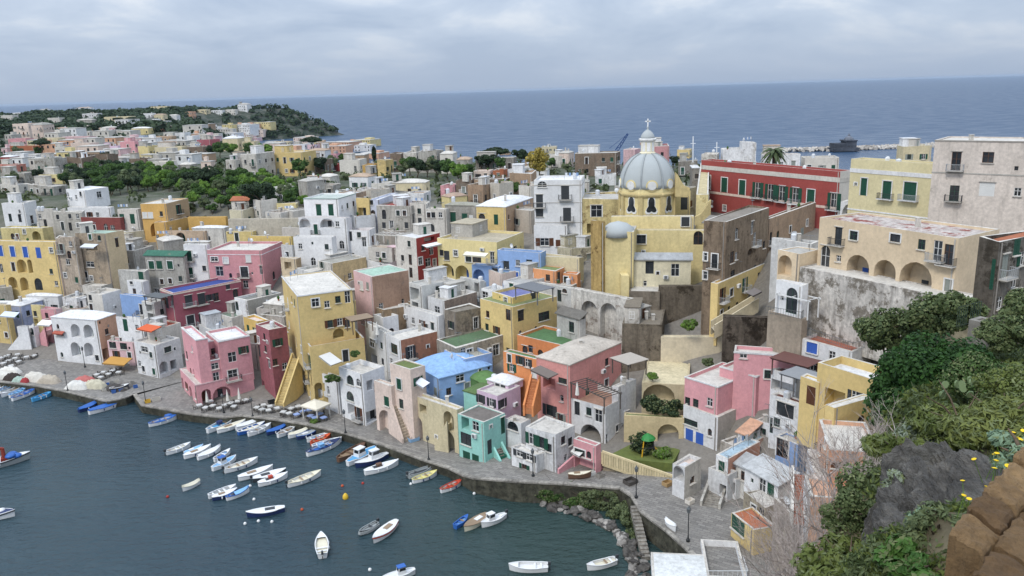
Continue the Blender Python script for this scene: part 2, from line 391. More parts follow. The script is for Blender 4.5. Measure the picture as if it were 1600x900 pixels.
def fit(root, org, o, du, n, W, z0, z1, spec_items, rng, trim, sur=.3):
    """collect the openings of one face and hang their windows, shutters and balconies"""
    ops = []; later = []
    for kind, sh, sz, u, zc in spec_items:
        w, h, d, arch, ft = KIND[kind]
        if sz: w, h = sz
        zb = zc - h / 2
        if kind in 'aAg' and zb - z0 < .6: zb = max(z0 + .02, zb)
        x0, x1, y0, y1 = u - w / 2, u + w / 2, zb, zb + h
        if x0 < .12 or x1 > W - .12 or y0 < z0 + .01 or y1 > z1 - .12: 
            x0, x1, y1 = max(x0, .12), min(x1, W - .12), min(y1, z1 - .12); y0 = max(y0, z0 + .01)
            if x1 - x0 < .3 or y1 - y0 < .4: continue
        if any(x0 < q[1] + .08 and x1 > q[0] - .08 and y0 < q[3] + .08 and y1 > q[2] - .08 for q in ops): continue
        ops.append((x0, x1, y0, y1, d, arch, 0 if not ft else None)); later.append((kind, sh, x0, x1, y0, y1, d, arch, ft))
    rz = math.atan2(n[0], -n[1])
    for kind, sh, x0, x1, y0, y1, d, arch, ft in later:
        w, h = x1 - x0, y1 - y0
        if not ft:
            if rng.random() < .6 and h > 1.9:   # a door deep in the loggia
                key = (.9, 2.0, 0); frame_meshes(*key); p = o + du * ((x0 + x1) / 2 + rng.uniform(-.3, .3) * w * .4) - n * (d - .06); p[2] = y0
                put('door', cached(key, 'c', WINMESH[key][3], shut_mat(rng.choice('kngb')), 'door'), root, p - org, (0, 0, rz))
            continue
        f, p_, s_, c_, sill, _ = frame_meshes(w, h, arch); key = (round(w, 1), round(h, 1), arch)
        w, h = x1 - x0, y1 - y0
        p = o + du * (x0 + x1) / 2 - n * (d - .05); p[2] = y0
        k = sh or rng.choice('gggkny')
        sc = (w / key[0], 1, h / key[1])
        if 'c' in ft:
            ob = put('shuttered_window' if h < 1.9 else 'shuttered_door', cached(key, 'c', c_, shut_mat(k), 'closed_shutter'), root, p - org + n * .03, (0, 0, rz)); ob.scale = sc
        else:
            fm = rng.choice([flat('frame_white', '#d8d8d6', .5)] * 4 + [flat('frame_brown', '#5b4030', .6)] * 2 + [flat('frame_green', '#2c4a3d', .6), flat('frame_dark', '#33363a', .6)] * 2)
            ob = put('window' if h < 1.9 else 'glazed_door', cached(key, 'f', f, fm, 'window'), root, p - org, (0, 0, rz)); ob.scale = sc
            put('pane', cached(key, 'p', p_, glass(), 'pane'), ob)
            if 's' in ft:
                for sg in (-1, 1):
                    put('shutter', cached(key, 's', s_, shut_mat(k), 'shutter'), ob, (sg * (w * .76) / sc[0], -(d + .0), 0), (0, 0, sg * R_(8)))
        if h < 1.9 and 'B' not in ft and w > .6:
            q = put('sill', cached(key, 'l', sill, trim, 'sill'), ob, (0, -(d - .08), 0))
        elif trim and rng.random() < .5 and h > 1.0:
            mb = MB(); mb.box((0, -.09, h / sc[2] + .12), (w / sc[0] + .3, .18, .1)); q = mb.build('lintel', trim, ob, (0, -(d - .08), 0))
        if rng.random() < sur and not arch and 's' not in ft:
            sk = (key, 'sur'); 
            if sk not in SURR:
                sm_b = MB(); t_ = .16; sm_b.box((-key[0] / 2 - t_ / 2, 0, key[1] / 2 + t_ / 2), (t_, .08, key[1] + t_)); sm_b.box((key[0] / 2 + t_ / 2, 0, key[1] / 2 + t_ / 2), (t_, .08, key[1] + t_)); sm_b.box((0, 0, key[1] + t_ / 2), (key[0], .076, t_)); SURR[sk] = sm_b.mesh('surround', [plaster('#e0e0de', .1)])
            q = put('surround', SURR[sk], ob, (0, -(d - .03) if 'c' not in ft else -(d + .0), 0))
        if 'B' in ft:
            bw = w + 1.1; mb = MB(); c0 = np.array([0, -.45, -.06]); mb.box(c0, (bw, .9, .12))
            for sg in (-1, 1): mb.box((sg * bw * .35, -.3, -.2), (.1, .5, .18))
            cq = o + du * (x0 + x1) / 2; cq[2] = y0 + .02
            bo = mb.build('balcony', trim, root, cq - org); bo.rotation_euler = (0, 0, rz)
            rl = MB(); a, b, c, e = (-bw / 2 + .04, 0, 0), (-bw / 2 + .04, -.86, 0), (bw / 2 - .04, -.86, 0), (bw / 2 - .04, 0, 0)
            railing(rl, a, b); railing(rl, b, c); railing(rl, c, e)
            rl.build('railing', flat('rail_dark', '#3c3f42', .5) if rng.random() < .6 else flat('rail_grey', '#a9acae', .5), bo)
    return ops
def auto_items(W, z0, z1, rng, dens=.75, kinds='wwscdBb'):
    out = []; H = z1 - z0; nf = max(1, int((H - .3) / 3.0)); nx = max(1, int(W / 2.7))
    for f in range(nf):
        zc = z1 - (H / nf) * (f + .52)
        for i in range(nx):
            if rng.random() > dens: continue
            k = rng.choice(kinds); u = (i + .5) * W / nx + rng.uniform(-.3, .3)
            out.append((k, None, None, u, zc + (.0 if KIND[k][1] < 1.9 else -.3)))
    return out
def H(label, xc, yt, xl, xr, h=8, a=55, col='W', wins='', roof='flat', rc='OW', wear=.35, Y=None, zb=None, yb=None, dl=None, dr=None, colR=None, par=.45, trimc=None, n=None, parent=None,
      name='house', cat='house', group=None, auto='', seed=None, low=12.0, wearR=None, band=None, under='#8d857a', y0=60, fill=.5, rund=None, rwear=.45):
    """a house seen by its near top corner (xc,yt); xl/xr = picture columns where its left and right faces end"""
    rng = random.Random(seed if seed is not None else int(xc * 131 + yt * 17))
    if Y is not None: P0 = Py(xc, yt, Y)
    elif yb is not None:
        B = Pz(xc, yb, 2.2)
        for _ in range(4): B = Pz(xc, yb, 1.4 + 1.6 * float(smooth((B[0] + 8) / 12)))
        P0 = Py(xc, yt, B[1])
    else: P0 = on_ground(xc, yt, h, y0)
    A = R_(a); dL = np.array([-math.cos(A), math.sin(A), 0]); dR = np.array([math.sin(A), math.cos(A), 0])
    LL = dl if dl else reach(P0, dL, xl); LR = dr if dr else reach(P0, dR, xr)
    LL = min(max(LL, 1.2), 60); LR = min(max(LR, 1.2), 60)
    z1 = P0[2]; g = [gz(*(P0 + dL * LL * i + dR * LR * j)[:2]) for i in (0, 1) for j in (0, 1)]
    if zb is None: zb = min(min(g) - .5, gz(P0[0], P0[1]) - .3); zb = 1.0 if yb is not None else zb
    zb = max(zb, z1 - 30); zb = min(zb, z1 - 1.2)
    org = np.array([P0[0], P0[1], zb]) + (dL * LL + dR * LR) / 2 if parent is None else np.array(parent['_o'])
    root = parent
    if root is None:
        root = thing(name, label, cat, org, 0, group); root['_o'] = [float(q) for q in org]
        HOUSES.append(root)
    nL, nR = -dR, -dL
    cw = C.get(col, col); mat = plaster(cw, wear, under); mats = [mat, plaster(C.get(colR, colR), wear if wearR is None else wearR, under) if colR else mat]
    trim = plaster(C.get(trimc, trimc) if trimc else C['OW'], .4)
    items = {'L': [], 'R': []}
    for face, kind, sh, sz, pts in parse(wins):
        for (x, y) in pts:
            q = hit_plane(x, y, P0, nL if face == 'L' else nR)
            u = (q - P0).dot(dL if face == 'L' else dR)
            if face == 'L': u = LL - u
            items[face].append((kind, sh, sz, u, q[2]))
    zlo = max(zb, max(g) if False else zb)
    zfl = max(zb + .0, gz(P0[0], P0[1]))
    for fc in auto: items[fc] += auto_items(LL if fc == 'L' else LR, max(zfl, z1 - low), z1 - par, rng)
    if name == 'house' and label != 0:
        for fc in 'LR':
            if fc not in auto and (LL if fc == 'L' else LR) > 2.6 and fill: items[fc] += auto_items(LL if fc == 'L' else LR, max(zfl, z1 - low), z1 - par, rng, fill, 'wwwsscdbBrnhwS')
    mb = MB()
    oL = P0 + dL * LL; oR = P0.copy()
    opsL = fit(root, org, oL - 0, -dL, nL, LL, zb, z1, items['L'], rng, trim, .95 if trimc == 'W' else .3)
    opsR = fit(root, org, oR - 0, dR, nR, LR, zb, z1, items['R'], rng, trim, .95 if trimc == 'W' else .3)
    facade(mb, oL - org * [1, 1, 0], -dL, nL, LL, zb, z1, opsL, 0)
    facade(mb, oR - org * [1, 1, 0], dR, nR, LR, zb, z1, opsR, 1)
    p0, pl, pr, pb = P0, P0 + dL * LL, P0 + dR * LR, P0 + dL * LL + dR * LR
    def V(p, z): return (p[0] - org[0], p[1] - org[1], z)
    mb.poly([V(pb, zb), V(pl, zb), V(pl, z1), V(pb, z1)], 1); mb.poly([V(pr, zb), V(pb, zb), V(pb, z1), V(pr, z1)], 0)
    t = .28
    q = [p0 + dL * t + dR * t, pl - dL * t + dR * t, pb - dL * t - dR * t, pr + dL * t - dR * t]; oq = [p0, pl, pb, pr]
    if roof in ('flat', 'deck', 'turf'):
        for i in range(4):
            j = (i + 1) % 4
            mb.poly([V(oq[i], z1), V(oq[j], z1), V(q[j], z1), V(q[i], z1)][::-1], 2)
            mb.poly([V(q[i], z1), V(q[j], z1), V(q[j], z1 - par - .1), V(q[i], z1 - par - .1)][::-1], 0)
    sg_ = rng.uniform(0, 6); am_ = .07 + .2 * wear if name == 'house' and roof in ('flat', 'deck', 'turf') and not band else 0
    for i in range(len(mb.v)):
        vx, vy, vz = mb.v[i]
        if am_ and vz > z1 - .005: vz += am_ * (math.sin(.8 * vx + 1.1 * vy + sg_) + .6 * math.sin(1.9 * vx - 2.3 * vy + sg_))
        mb.v[i] = (vx, vy, vz - org[2])
    cap = plaster(C['OW'], .55) if name not in ('retaining_wall', 'garden_wall') else mats[0]
    mb.build('wall', [mats[0], mats[1], cap], root)
    rm = plaster(C.get(rc, rc), rwear, rund) if rund else plaster(C.get(rc, rc), rwear)
    rb = MB(); zr = z1 - par
    def VV(p, z): return (p[0] - org[0], p[1] - org[1], z - org[2])
    if roof in ('flat', 'deck', 'turf'):
        c = [np.array(VV(p, zr)) for p in q]; low_ = [x - (0, 0, .12) for x in c]
        k = 4
        G = [[c[0] + (c[1] - c[0]) * i / k + (c[3] - c[0]) * j / k + np.array([0, 0, .06 * math.sin(math.pi * i / k) * math.sin(math.pi * j / k)]) for j in range(k + 1)] for i in range(k + 1)]
        for i in range(k):
            for j in range(k): rb.poly([G[i][j], G[i][j + 1], G[i + 1][j + 1], G[i + 1][j]])
        for i in range(4): j = (i + 1) % 4; rb.poly([c[i], c[j], low_[j], low_[i]])
        rb.build('roof', rm, root)
        topz = zr
    elif roof in ('vault', 'dome'):
        # extrados vault: a low plastered swelling over the whole house
        k = 8; hh = min(LL, LR) * (.16 if roof == 'vault' else .3)
        e = .12
        cc = [p0 - dL * e - dR * e, pl + dL * e - dR * e, pb + dL * e + dR * e, pr - dL * e + dR * e]
        def pt(i, j):
            u, v = i / k, j / k; p = cc[0] + (cc[1] - cc[0]) * u + (cc[3] - cc[0]) * v
            s = (max(0, 1 - (2 * u - 1) ** 2)) ** .6 * (max(0, 1 - (2 * v - 1) ** 2)) ** .6
            return np.array(VV(p, z1 + .02 + hh * s))
        idx = {}
        for i in range(k + 1):
            for j in range(k + 1): idx[i, j] = len(rb.v); rb.v.append(tuple(pt(i, j)))
        for i in range(k):
            for j in range(k): rb.f.append((idx[i, j], idx[i, j + 1], idx[i + 1, j + 1], idx[i + 1, j])); rb.m.append(0)
        for i in range(4): j = (i + 1) % 4; rb.poly([VV(cc[i], z1 + .02), VV(cc[j], z1 + .02), VV(cc[j], z1 - .15), VV(cc[i], z1 - .15)])
        rb.build('roof', rm, root, sm=True); topz = z1 + hh * .7
    elif roof in ('shed', 'gable'):
        rise = .9 if roof == 'shed' else 1.3; e = .3
        cc = [p0 - dL * e - dR * e, pl + dL * e - dR * e, pb + dL * e + dR * e, pr - dL * e + dR * e]
        if roof == 'shed': zz_ = [z1, z1, z1 + rise, z1 + rise]
        else: zz_ = None
        if zz_:
            T = [np.array(VV(p, zq)) for p, zq in zip(cc, zz_)]; B = [x + (0, 0, .02) for x in T]; T = [x + (0, 0, .18) for x in T]
            rb.poly(T[::-1]); rb.poly(B)
            for i in range(4): j = (i + 1) % 4; rb.poly([B[i], B[j], T[j], T[i]])
            m2 = MB(); m2.poly([VV(pl, z1), VV(pb, z1), VV(pb, z1 + rise)]); m2.poly([VV(pr, z1), VV(pb, z1), VV(pb, z1 + rise)][::-1]); m2.poly([VV(pb, z1), VV(pr, z1), VV(pr, z1 + rise), VV(pb, z1 + rise)])
            m2.build('gable_wall', mats[0], root)
        else:
            m1 = (cc[0] + cc[1]) / 2; m2_ = (cc[3] + cc[2]) / 2
            a0, a1, a2, a3 = [np.array(VV(p, z1 + .02)) for p in cc]; r0, r1 = np.array(VV(m1, z1 + rise)), np.array(VV(m2_, z1 + rise))
            up = np.array([0, 0, .16])
            for s in (0, 1):
                o_ = up * s
                rb.poly([a0 + o_, r0 + o_, r1 + o_, a3 + o_]); rb.poly([a1 + o_, a2 + o_, r1 + o_, r0 + o_])
            for p_, q_ in ((a0, a3), (a1, a2), (a0, r0), (r0, a1), (a3, r1), (r1, a2)): rb.poly([p_, q_, q_ + up, p_ + up])
            m2 = MB(); m2.poly([VV(p0, z1), VV(pl, z1), np.array(VV((p0 + pl) / 2, z1 + rise * .92))][::-1]); m2.poly([VV(pr, z1), VV(pb, z1), np.array(VV((pr + pb) / 2, z1 + rise * .92))]); m2.build('gable_wall', mats[0], root)
        rb.build('roof', rm, root); topz = z1 + .5
    if band:   # a plain string course all round the two seen faces: (drop from top, height, colour)
        for drop, bh, bc in band:
            bm_ = MB(); zc = z1 - drop
            for st, d_, n_, l_ in ((p0, dL, nL, LL), (p0, dR, nR, LR)):
                c_ = st + d_ * l_ / 2 + n_ * .035; bm_.box((c_[0] - org[0], c_[1] - org[1], zc - org[2]), (l_ + .12 * (n_ is nL), .075, bh), (d_, n_, (0, 0, 1)))
            bm_.build('cornice', plaster(C.get(bc, bc), .3), root)
    if (n is None or n >= 2) and roof == 'flat' and LL * LR > 30 and not band and LL > 4 and LR > 4 and rng.random() < .75:
        wl, wr, hr = LL * rng.uniform(.35, .5), LR * rng.uniform(.4, .55), rng.uniform(2.2, 2.9); cu, cv = LL - wl / 2 - .35, (LR - wr / 2 - .35) if rng.random() < .7 else wr / 2 + .5
        cc_ = p0 + dL * cu + dR * cv; rmw = MB(); rmw.box((cc_[0] - org[0], cc_[1] - org[1], zr + hr / 2 - org[2]), (wl, wr, hr), (dL, dR, (0, 0, 1))); rr_ = rmw.build('roof_room', plaster(rng.choice([cw, C['W'], C['OW'], C['G']]), .5), root)
        sl_ = MB(); sl_.box((cc_[0] - org[0], cc_[1] - org[1], zr + hr + .07 - org[2]), (wl + .3, wr + .3, .14), (dL, dR, (0, 0, 1))); sl_.build('roof_slab', rm, rr_)
        for nn2, dd2, w2 in ((nL, -dL, wl), (nR, dR, wr)):
            fo = cc_ + nn2 * ((wr if nn2 is nL else wl) / 2 + .01); key = (.9, 1.2, 0); frame_meshes(*key); pw = np.array([fo[0], fo[1], zr + .8]) - org + dd2 * rng.uniform(-.2, .2) * w2
            wo_ = put('window', cached(key, 'f', WINMESH[key][0], flat('frame_white', '#d8d8d6', .5), 'window'), rr_, pw, (0, 0, math.atan2(nn2[0], -nn2[1]))); put('pane', cached(key, 'p', WINMESH[key][1], glass(), 'pane'), wo_)
    if n is None: n = 0 if roof in ('shed', 'gable') else int(max(1, min(8, LL * LR / 8)))
    if n: clutter(root, org, lambda u, v: p0 + dL * u + dR * v, LL, LR, topz, rng, n)
    if 'L' in auto or 'R' in auto or len(wins) > 20:
        if rng.random() < .5:
            fc = 'L' if LL > LR else 'R'
            st, d_, n_, l_ = (p0, dL, nL, LL) if fc == 'L' else (p0, dR, nR, LR)
            ops = opsL if fc == 'L' else opsR
            u = rng.uniform(.1, .9) * l_; zq = z1 - rng.uniform(1.5, 4)
            if zq > zb + 1 and not any((l_ - q_[1] if fc == 'L' else q_[0]) - .6 < u < (l_ - q_[0] if fc == 'L' else q_[1]) + .6 and q_[2] - .6 < zq < q_[3] + .6 for q_ in ops):
                c_ = st + d_ * u; aircon(root, np.array([c_[0], c_[1], zq]) - org, d_, n_)
    if name == 'house' and rng.random() < .7 and z1 - zb > 4:
        st, d_, n_, l_ = (p0, dL, nL, LL) if LL > 3 else (p0, dR, nR, LR)
        c_ = st + d_ * .35 + n_ * .07; pm_ = MB(); pm_.bar(np.array([c_[0], c_[1], zb + .1]) - org, np.array([c_[0], c_[1], z1 - .15]) - org, .11); pm_.build('drainpipe', flat('pipe_' + rng.choice('ab'), rng.choice(['#8f8a84', '#b9b5ae']), .6), root)
    root['_p'] = [float(q_) for q_ in P0]; root['_l'] = [float(LL), float(LR)]
    DBG.append((label or 'wing', [round(float(v), 1) for v in P0], round(LL, 1), round(LR, 1), round(z1 - gz(P0[0], P0[1]), 1)))
    return root
DBG = []
# ---------------------------------------------------------------- sea
def struct(o): o['kind'] = 'structure'; return o
m, t, b = new_mat('sea_water'); pos = node(t, 'ShaderNodeNewGeometry').outputs['Position']
sxyz = node(t, 'ShaderNodeSeparateXYZ'); t.links.new(pos, sxyz.inputs[0])
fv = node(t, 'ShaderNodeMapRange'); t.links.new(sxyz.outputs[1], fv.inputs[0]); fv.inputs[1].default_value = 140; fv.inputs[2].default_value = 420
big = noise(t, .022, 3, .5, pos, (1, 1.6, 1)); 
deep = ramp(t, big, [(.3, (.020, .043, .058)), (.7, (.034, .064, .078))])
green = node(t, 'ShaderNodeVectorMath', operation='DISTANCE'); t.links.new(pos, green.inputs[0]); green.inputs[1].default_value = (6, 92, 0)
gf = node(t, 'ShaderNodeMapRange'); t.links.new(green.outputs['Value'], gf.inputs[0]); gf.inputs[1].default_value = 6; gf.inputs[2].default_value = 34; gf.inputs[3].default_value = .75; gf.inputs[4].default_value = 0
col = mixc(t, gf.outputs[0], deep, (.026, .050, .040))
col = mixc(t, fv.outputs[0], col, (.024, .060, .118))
t.links.new(col, b.inputs['Base Color']); b.inputs['IOR'].default_value = 1.33
rr = node(t, 'ShaderNodeMapRange'); t.links.new(sxyz.outputs[1], rr.inputs[0]); rr.inputs[1].default_value = 150; rr.inputs[2].default_value = 900; rr.inputs[3].default_value = .10; rr.inputs[4].default_value = .34
wp = noise(t, .035, 4, .55, pos, (1, 2.4, 1)); rq = node(t, 'ShaderNodeMath', operation='MULTIPLY_ADD'); t.links.new(ramp(t, wp, [(.4, g3(0)), (.62, g3(1))]), rq.inputs[0]); rq.inputs[1].default_value = .14; t.links.new(rr.outputs[0], rq.inputs[2]); t.links.new(rq.outputs[0], b.inputs['Roughness'])
w1 = noise(t, .55, 5, .6, pos, (1.0, 1.7, 1)); w2 = noise(t, .06, 3, .5, pos, (1, 2.2, 1)); w3 = noise(t, .008, 4, .5, pos, (1, 3, 1))
hh = mixc(t, .35, w1, w2); hh = mixc(t, .3, hh, w3)
bump(t, b, hh, .85, 1.5)
SEA = m
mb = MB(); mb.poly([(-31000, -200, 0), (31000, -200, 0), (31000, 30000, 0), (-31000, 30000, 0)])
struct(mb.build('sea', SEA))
# ---------------------------------------------------------------- land
m, t, b = new_mat('ground_cover'); n_ = noise(t, .12, 6, .6); n2 = noise(t, 1.5, 5)
geo = node(t, 'ShaderNodeNewGeometry'); sp = node(t, 'ShaderNodeSeparateXYZ'); t.links.new(geo.outputs['Position'], sp.inputs[0])
soil = mixc(t, n2, lin('#5f5a53'), lin('#8d8880')); grass = mixc(t, n2, lin('#2c3626'), lin('#4b5338'))
fr = node(t, 'ShaderNodeMapRange'); t.links.new(sp.outputs[1], fr.inputs[0]); fr.inputs[1].default_value = 190; fr.inputs[2].default_value = 240
fm = node(t, 'ShaderNodeMath', operation='MULTIPLY'); t.links.new(fr.outputs[0], fm.inputs[0]); t.links.new(ramp(t, n_, [(.35, g3(.5)), (.55, g3(1))]), fm.inputs[1])
wd_ = node(t, 'ShaderNodeMapRange'); t.links.new(sp.outputs[1], wd_.inputs[0]); wd_.inputs[1].default_value = 520; wd_.inputs[2].default_value = 640; grass = mixc(t, wd_.outputs[0], grass, mixc(t, n2, lin('#1d2720'), lin('#34402f')))
t.links.new(mixc(t, fm.outputs[0], soil, grass), b.inputs['Base Color']); b.inputs['Roughness'].default_value = .95
bump(t, b, n2, .5, .3); GROUND = m
def grid_mesh(x0, x1, y0, y1, st, name, mat, zf, sm=True):
    xs = np.arange(x0, x1 + .01, st); ys = np.arange(y0, y1 + .01, st); X, Y = np.meshgrid(xs, ys)
    Z = zf(X.ravel(), Y.ravel()); v = np.stack([X.ravel(), Y.ravel(), Z], 1); nx = len(xs)
    f = [(j * nx + i, j * nx + i + 1, (j + 1) * nx + i + 1, (j + 1) * nx + i) for j in range(len(ys) - 1) for i in range(nx - 1) if max(Z[j * nx + i], Z[j * nx + i + 1], Z[(j + 1) * nx + i], Z[(j + 1) * nx + i + 1]) > -2.9]
    me = bpy.data.meshes.new(name); me.from_pydata(v.tolist(), [], f); me.materials.append(mat)
    if sm: me.polygons.foreach_set('use_smooth', [True] * len(f))
    return put(name, me)
struct(grid_mesh(-260, 140, 60, 340, 2.5, 'town_slope', GROUND, lambda x, y: ground(x, y)[0]))
def far_z(x, y):
    z = ground(x, y)[0]
    return z + np.where(z > 2, 2.0 * np.sin(x * .043) * np.sin(y * .031 + 1) + 1.2 * np.sin(x * .11 + y * .07), 0) * smooth((y - 500) / 200)
struct(grid_mesh(-1400, 142, 338, 1420, 12, 'far_hill', GROUND, far_z))
# ---------------------------------------------------------------- quay
m, t, b = new_mat('quay_paving'); pos = node(t, 'ShaderNodeNewGeometry').outputs['Position']
mp = node(t, 'ShaderNodeMapping'); mp.inputs['Rotation'].default_value = (0, 0, R_(34)); t.links.new(pos, mp.inputs[0])
bk = node(t, 'ShaderNodeTexBrick'); t.links.new(mp.outputs[0], bk.inputs['Vector']); bk.inputs['Scale'].default_value = 1.0; bk.inputs['Brick Width'].default_value = .95; bk.inputs['Row Height'].default_value = .48; bk.inputs['Mortar Size'].default_value = .035
bk.inputs['Color1'].default_value = (*lin('#6a6763'), 1); bk.inputs['Color2'].default_value = (*lin('#8d8983'), 1); bk.inputs['Mortar'].default_value = (*lin('#55524e'), 1); bk.inputs['Bias'].default_value = 0
n1 = noise(t, .5, 6, .65, pos); n2 = noise(t, 3, 5, .6, pos)
col = mixc(t, ramp(t, n1, [(.35, g3(0)), (.7, g3(.75))]), bk.outputs[0], mixc(t, n2, lin('#605d58'), lin('#98948d')))
col = mixc(t, .35, col, mixc(t, noise(t, .09, 4, .5, pos), g3(.2), g3(.85)), 'OVERLAY')
t.links.new(col, b.inputs['Base Color']); b.inputs['Roughness'].default_value = .85; bump(t, b, bk.outputs['Fac'], -.4, .03); PAVE = m
QW = stone('quay_wall_stone', '#262622', '#5f5d50', 1.2, .9, .2)
EDGE = [(-90, 586, 1.4), (0, 597, 1.4), (60, 604, 1.4), (105, 613, 1.4), (168, 628, 1.4), (196, 622, 1.4), (208, 616, 1.4), (221, 634, 1.4), (300, 648, 1.4), (350, 653, 1.4), (378, 650, 1.4), (420, 655, 1.4), (480, 664, 1.4), (540, 678, 1.4),
        (600, 697, 1.4), (660, 719, 1.4), (700, 732, 1.4), (722, 743, 1.6), (740, 748, 2.2), (800, 753, 3), (880, 757, 3), (940, 762, 3), (968, 764, 3), (985, 775, 3), (1000, 800, 3), (1040, 830, 3), (1075, 862, 3), (1110, 905, 3)]
EP = np.array([Pz(*e) for e in EDGE])
INN = np.array([(-135, 176), (-112, 171), (-86, 165), (-70, 158), (-58, 146), (-42, 143), (-30, 134), (-20, 125), (-3, 115), (8, 109), (20, 103), (31, 97), (34, 88), (36, 80), (36, 74)], float)
def resample(P, n):
    d = np.r_[0, np.cumsum(np.linalg.norm(np.diff(P[:, :2], axis=0), axis=1))]; s = np.linspace(0, d[-1], n)
    return np.stack([np.interp(s, d, P[:, i]) for i in range(P.shape[1])], 1)
# pair every edge point with the nearest inner point so that cells stay square
inr = resample(INN, 400); q0 = 0; pairs = []
epd = [EP[0] + (EP[1] - EP[0]) * 0]
for a_, b_ in zip(EP[:-1], EP[1:]):
    k = max(1, int(np.linalg.norm(b_ - a_) / 3))
    for i in range(1, k + 1): epd.append(a_ + (b_ - a_) * i / k)
mb = MB(); rows = []
for e_ in epd:
    dd = np.hypot(inr[:, 0] - e_[0], inr[:, 1] - e_[1]); dd[:q0] = 1e9; q0 = int(np.argmin(dd)); zi = 1.4 + 1.6 * float(smooth((inr[q0][0] + 8) / 12))
    rows.append([np.array([*(e_[:2] + (inr[q0] - e_[:2]) * u), e_[2] + (max(zi, e_[2]) - e_[2]) * u]) for u in np.linspace(0, 1, 5)])
for r0, r1 in zip(rows[:-1], rows[1:]):
    for i in range(4): mb.poly([r0[i], r1[i], r1[i + 1], r0[i + 1]], 0)
    mb.poly([r0[0] - (0, 0, 4), r1[0] - (0, 0, 4), r1[0], r0[0]], 1)
struct(mb.build('quay', [PAVE, QW]))
# kerb stones along the quay edge, each one a piece
KS = stone('kerb_stone', '#6d6963', '#a39e95', 2.5, .4, .05)
quay = bpy.data.objects['quay']
for r0, r1 in zip(rows[:-1], rows[1:]):
    a_, b_ = r0[0], r1[0]; l_ = np.linalg.norm(b_ - a_)
    if l_ < .4: continue
    d_ = (b_ - a_) / l_; inw = (r0[1] - r0[0]) * [1, 1, 0]; inw /= np.linalg.norm(inw)
    mb = MB(); mb.box((a_ + b_) / 2 + inw * .25 + (0, 0, .02), (l_ - .06, .7, .22), (d_, inw, (0, 0, 1))); mb.build('kerb_stone', KS, quay)
def YR(par, x, y):
    """forward distance of the pixel on the right-hand face plane of a house"""
    i = INFO[par.name]; return hit_plane(x, y, i[0], -i[1])[1]
def YL(par, x, y):
    i = INFO[par.name]; return hit_plane(x, y, i[0], -i[2])[1]
INFO = {}
WINGS = []
_H = H
def H(*k, **kw):
    r = _H(*k, **kw); A = R_(kw.get('a', 55))
    if kw.get('parent') is not None: WINGS.append((np.array(r['_p']), np.array([-math.cos(A), math.sin(A), 0]), np.array([math.sin(A), math.cos(A), 0]), *r['_l'])); return r
    INFO[r.name] = (np.array(r['_p']), np.array([-math.cos(A), math.sin(A), 0]), np.array([math.sin(A), math.cos(A), 0]), *r['_l']); return r
# ================================================================ the row along the quay, left to right
H('ochre yellow house cut by the left frame edge above the quay tables', 9, 477, -40, 13, yb=545, a=18, col='Y', wins='Lw -2 500', roof='flat', n=1)
H('lilac blue house with a white vaulted roof behind the white quay staircase', 33, 478, 6, 66, yb=537, a=18, col='#a9b6dc', wins='Ll@4x2 19 492;La@2x2.6 16 518', roof='vault', rc='W', n=1)
q = H('white house with a broad open staircase up its front beside the quay tables', 52, 512, 26, 60, yb=549, a=18, col='W', wins='Lr 50 517', roof='flat', n=0)
H('narrow cream house squeezed between the lilac house and the pink house', 62, 478, 48, 70, yb=541, a=18, col='LY', wins='Lw 55 490;Ll@2x1.3 54 502', roof='flat', n=0)
H('small pink house with a white awning left of the white arcaded house', 87, 484, 62, 97, yb=543, a=18, col='PK', colR='PP', wins='Lw 73 493;Ll@3.4x1.6 76 508', roof='flat', rc='W', n=2)
q = H('white house with four deep arches on two floors facing the quay', 151, 500, 79, 181, yb=571, a=18, col='W', colR='PE', wins='La@2.5x3 118 517 138 518;La@2.5x3.2 118 546 139 547;Lt@2.2x.9 93 522;Lh 81 520;Rw 167 518;Rh 156 504;Rg@1.4x2.4 165 553', roof='vault', rc='W', wear=.2, n=0)
H('low pink and cream restaurant house with an ochre awning', 210, 535, 167, 222, yb=574, a=18, col='PP', wins='Lt@1.8x1.4 176 539 193 541;Lh 202 544;Ll@4x1.6 190 566', roof='flat', rc='OW', n=2)
H('white restaurant house with black arched window right of the ochre awning', 243, 540, 209, 281, yb=592, a=32, col='W', wins='Lt@2.2x1.2 226 546;Lw 218 568 ;Rt 262 546;Rh 273 545;Ra@1.9x2.4 256 574;Rg@1.4x2 271 570', roof='flat', n=3)
# pink house on the corner of the quay
pk = H('pink house with white trim and ground floor arches at the water stairs', 306, 602, 281, 395, yb=634, a=55, col='PK', wins='La@2x2.7 287 613;La@2x2.7 299 619;Ra@1.7x2.9 323 620;Ra@3.3x2.9 347 616;Ra@4x2.9 379 613', roof='flat', par=.15, n=0, wear=.15, band=[(0.02, .18, 'PP')])
H(None, 341, 533, 318, 390, a=55, Y=YR(pk, 341, 602) + .5, zb=4, dl=8, col='PK', wins='Rd@1.5x1.9 363 558;Rw@1.3x1.2 337 572;Rb@1.7x2 364 586', parent=pk, wear=.15, n=1, band=[(.12, .24, 'W')], roof='flat', rc='W')
H(None, 306, 531, 283, 341, a=55, Y=INFO[pk.name][0][1] + .8, zb=4, dr=2.0, col='PK', parent=pk, wear=.15, n=0, band=[(.1, .22, 'W')], wins='Lw 300 545;Lw@1.1x1.6 292 555;Lw 298 580', roof='flat', rc='W')
H(None, 316, 566, 305, 344, a=55, Y=YR(pk, 316, 602) + .6, zb=4, col='PK', parent=pk, wear=.15, n=0, band=[(.06, .16, 'W')], wins='Rw@1.3x1.2 336 572;Rd@1.1x2 338 590;Rw 322 592', roof='flat', rc='#c98a8a')
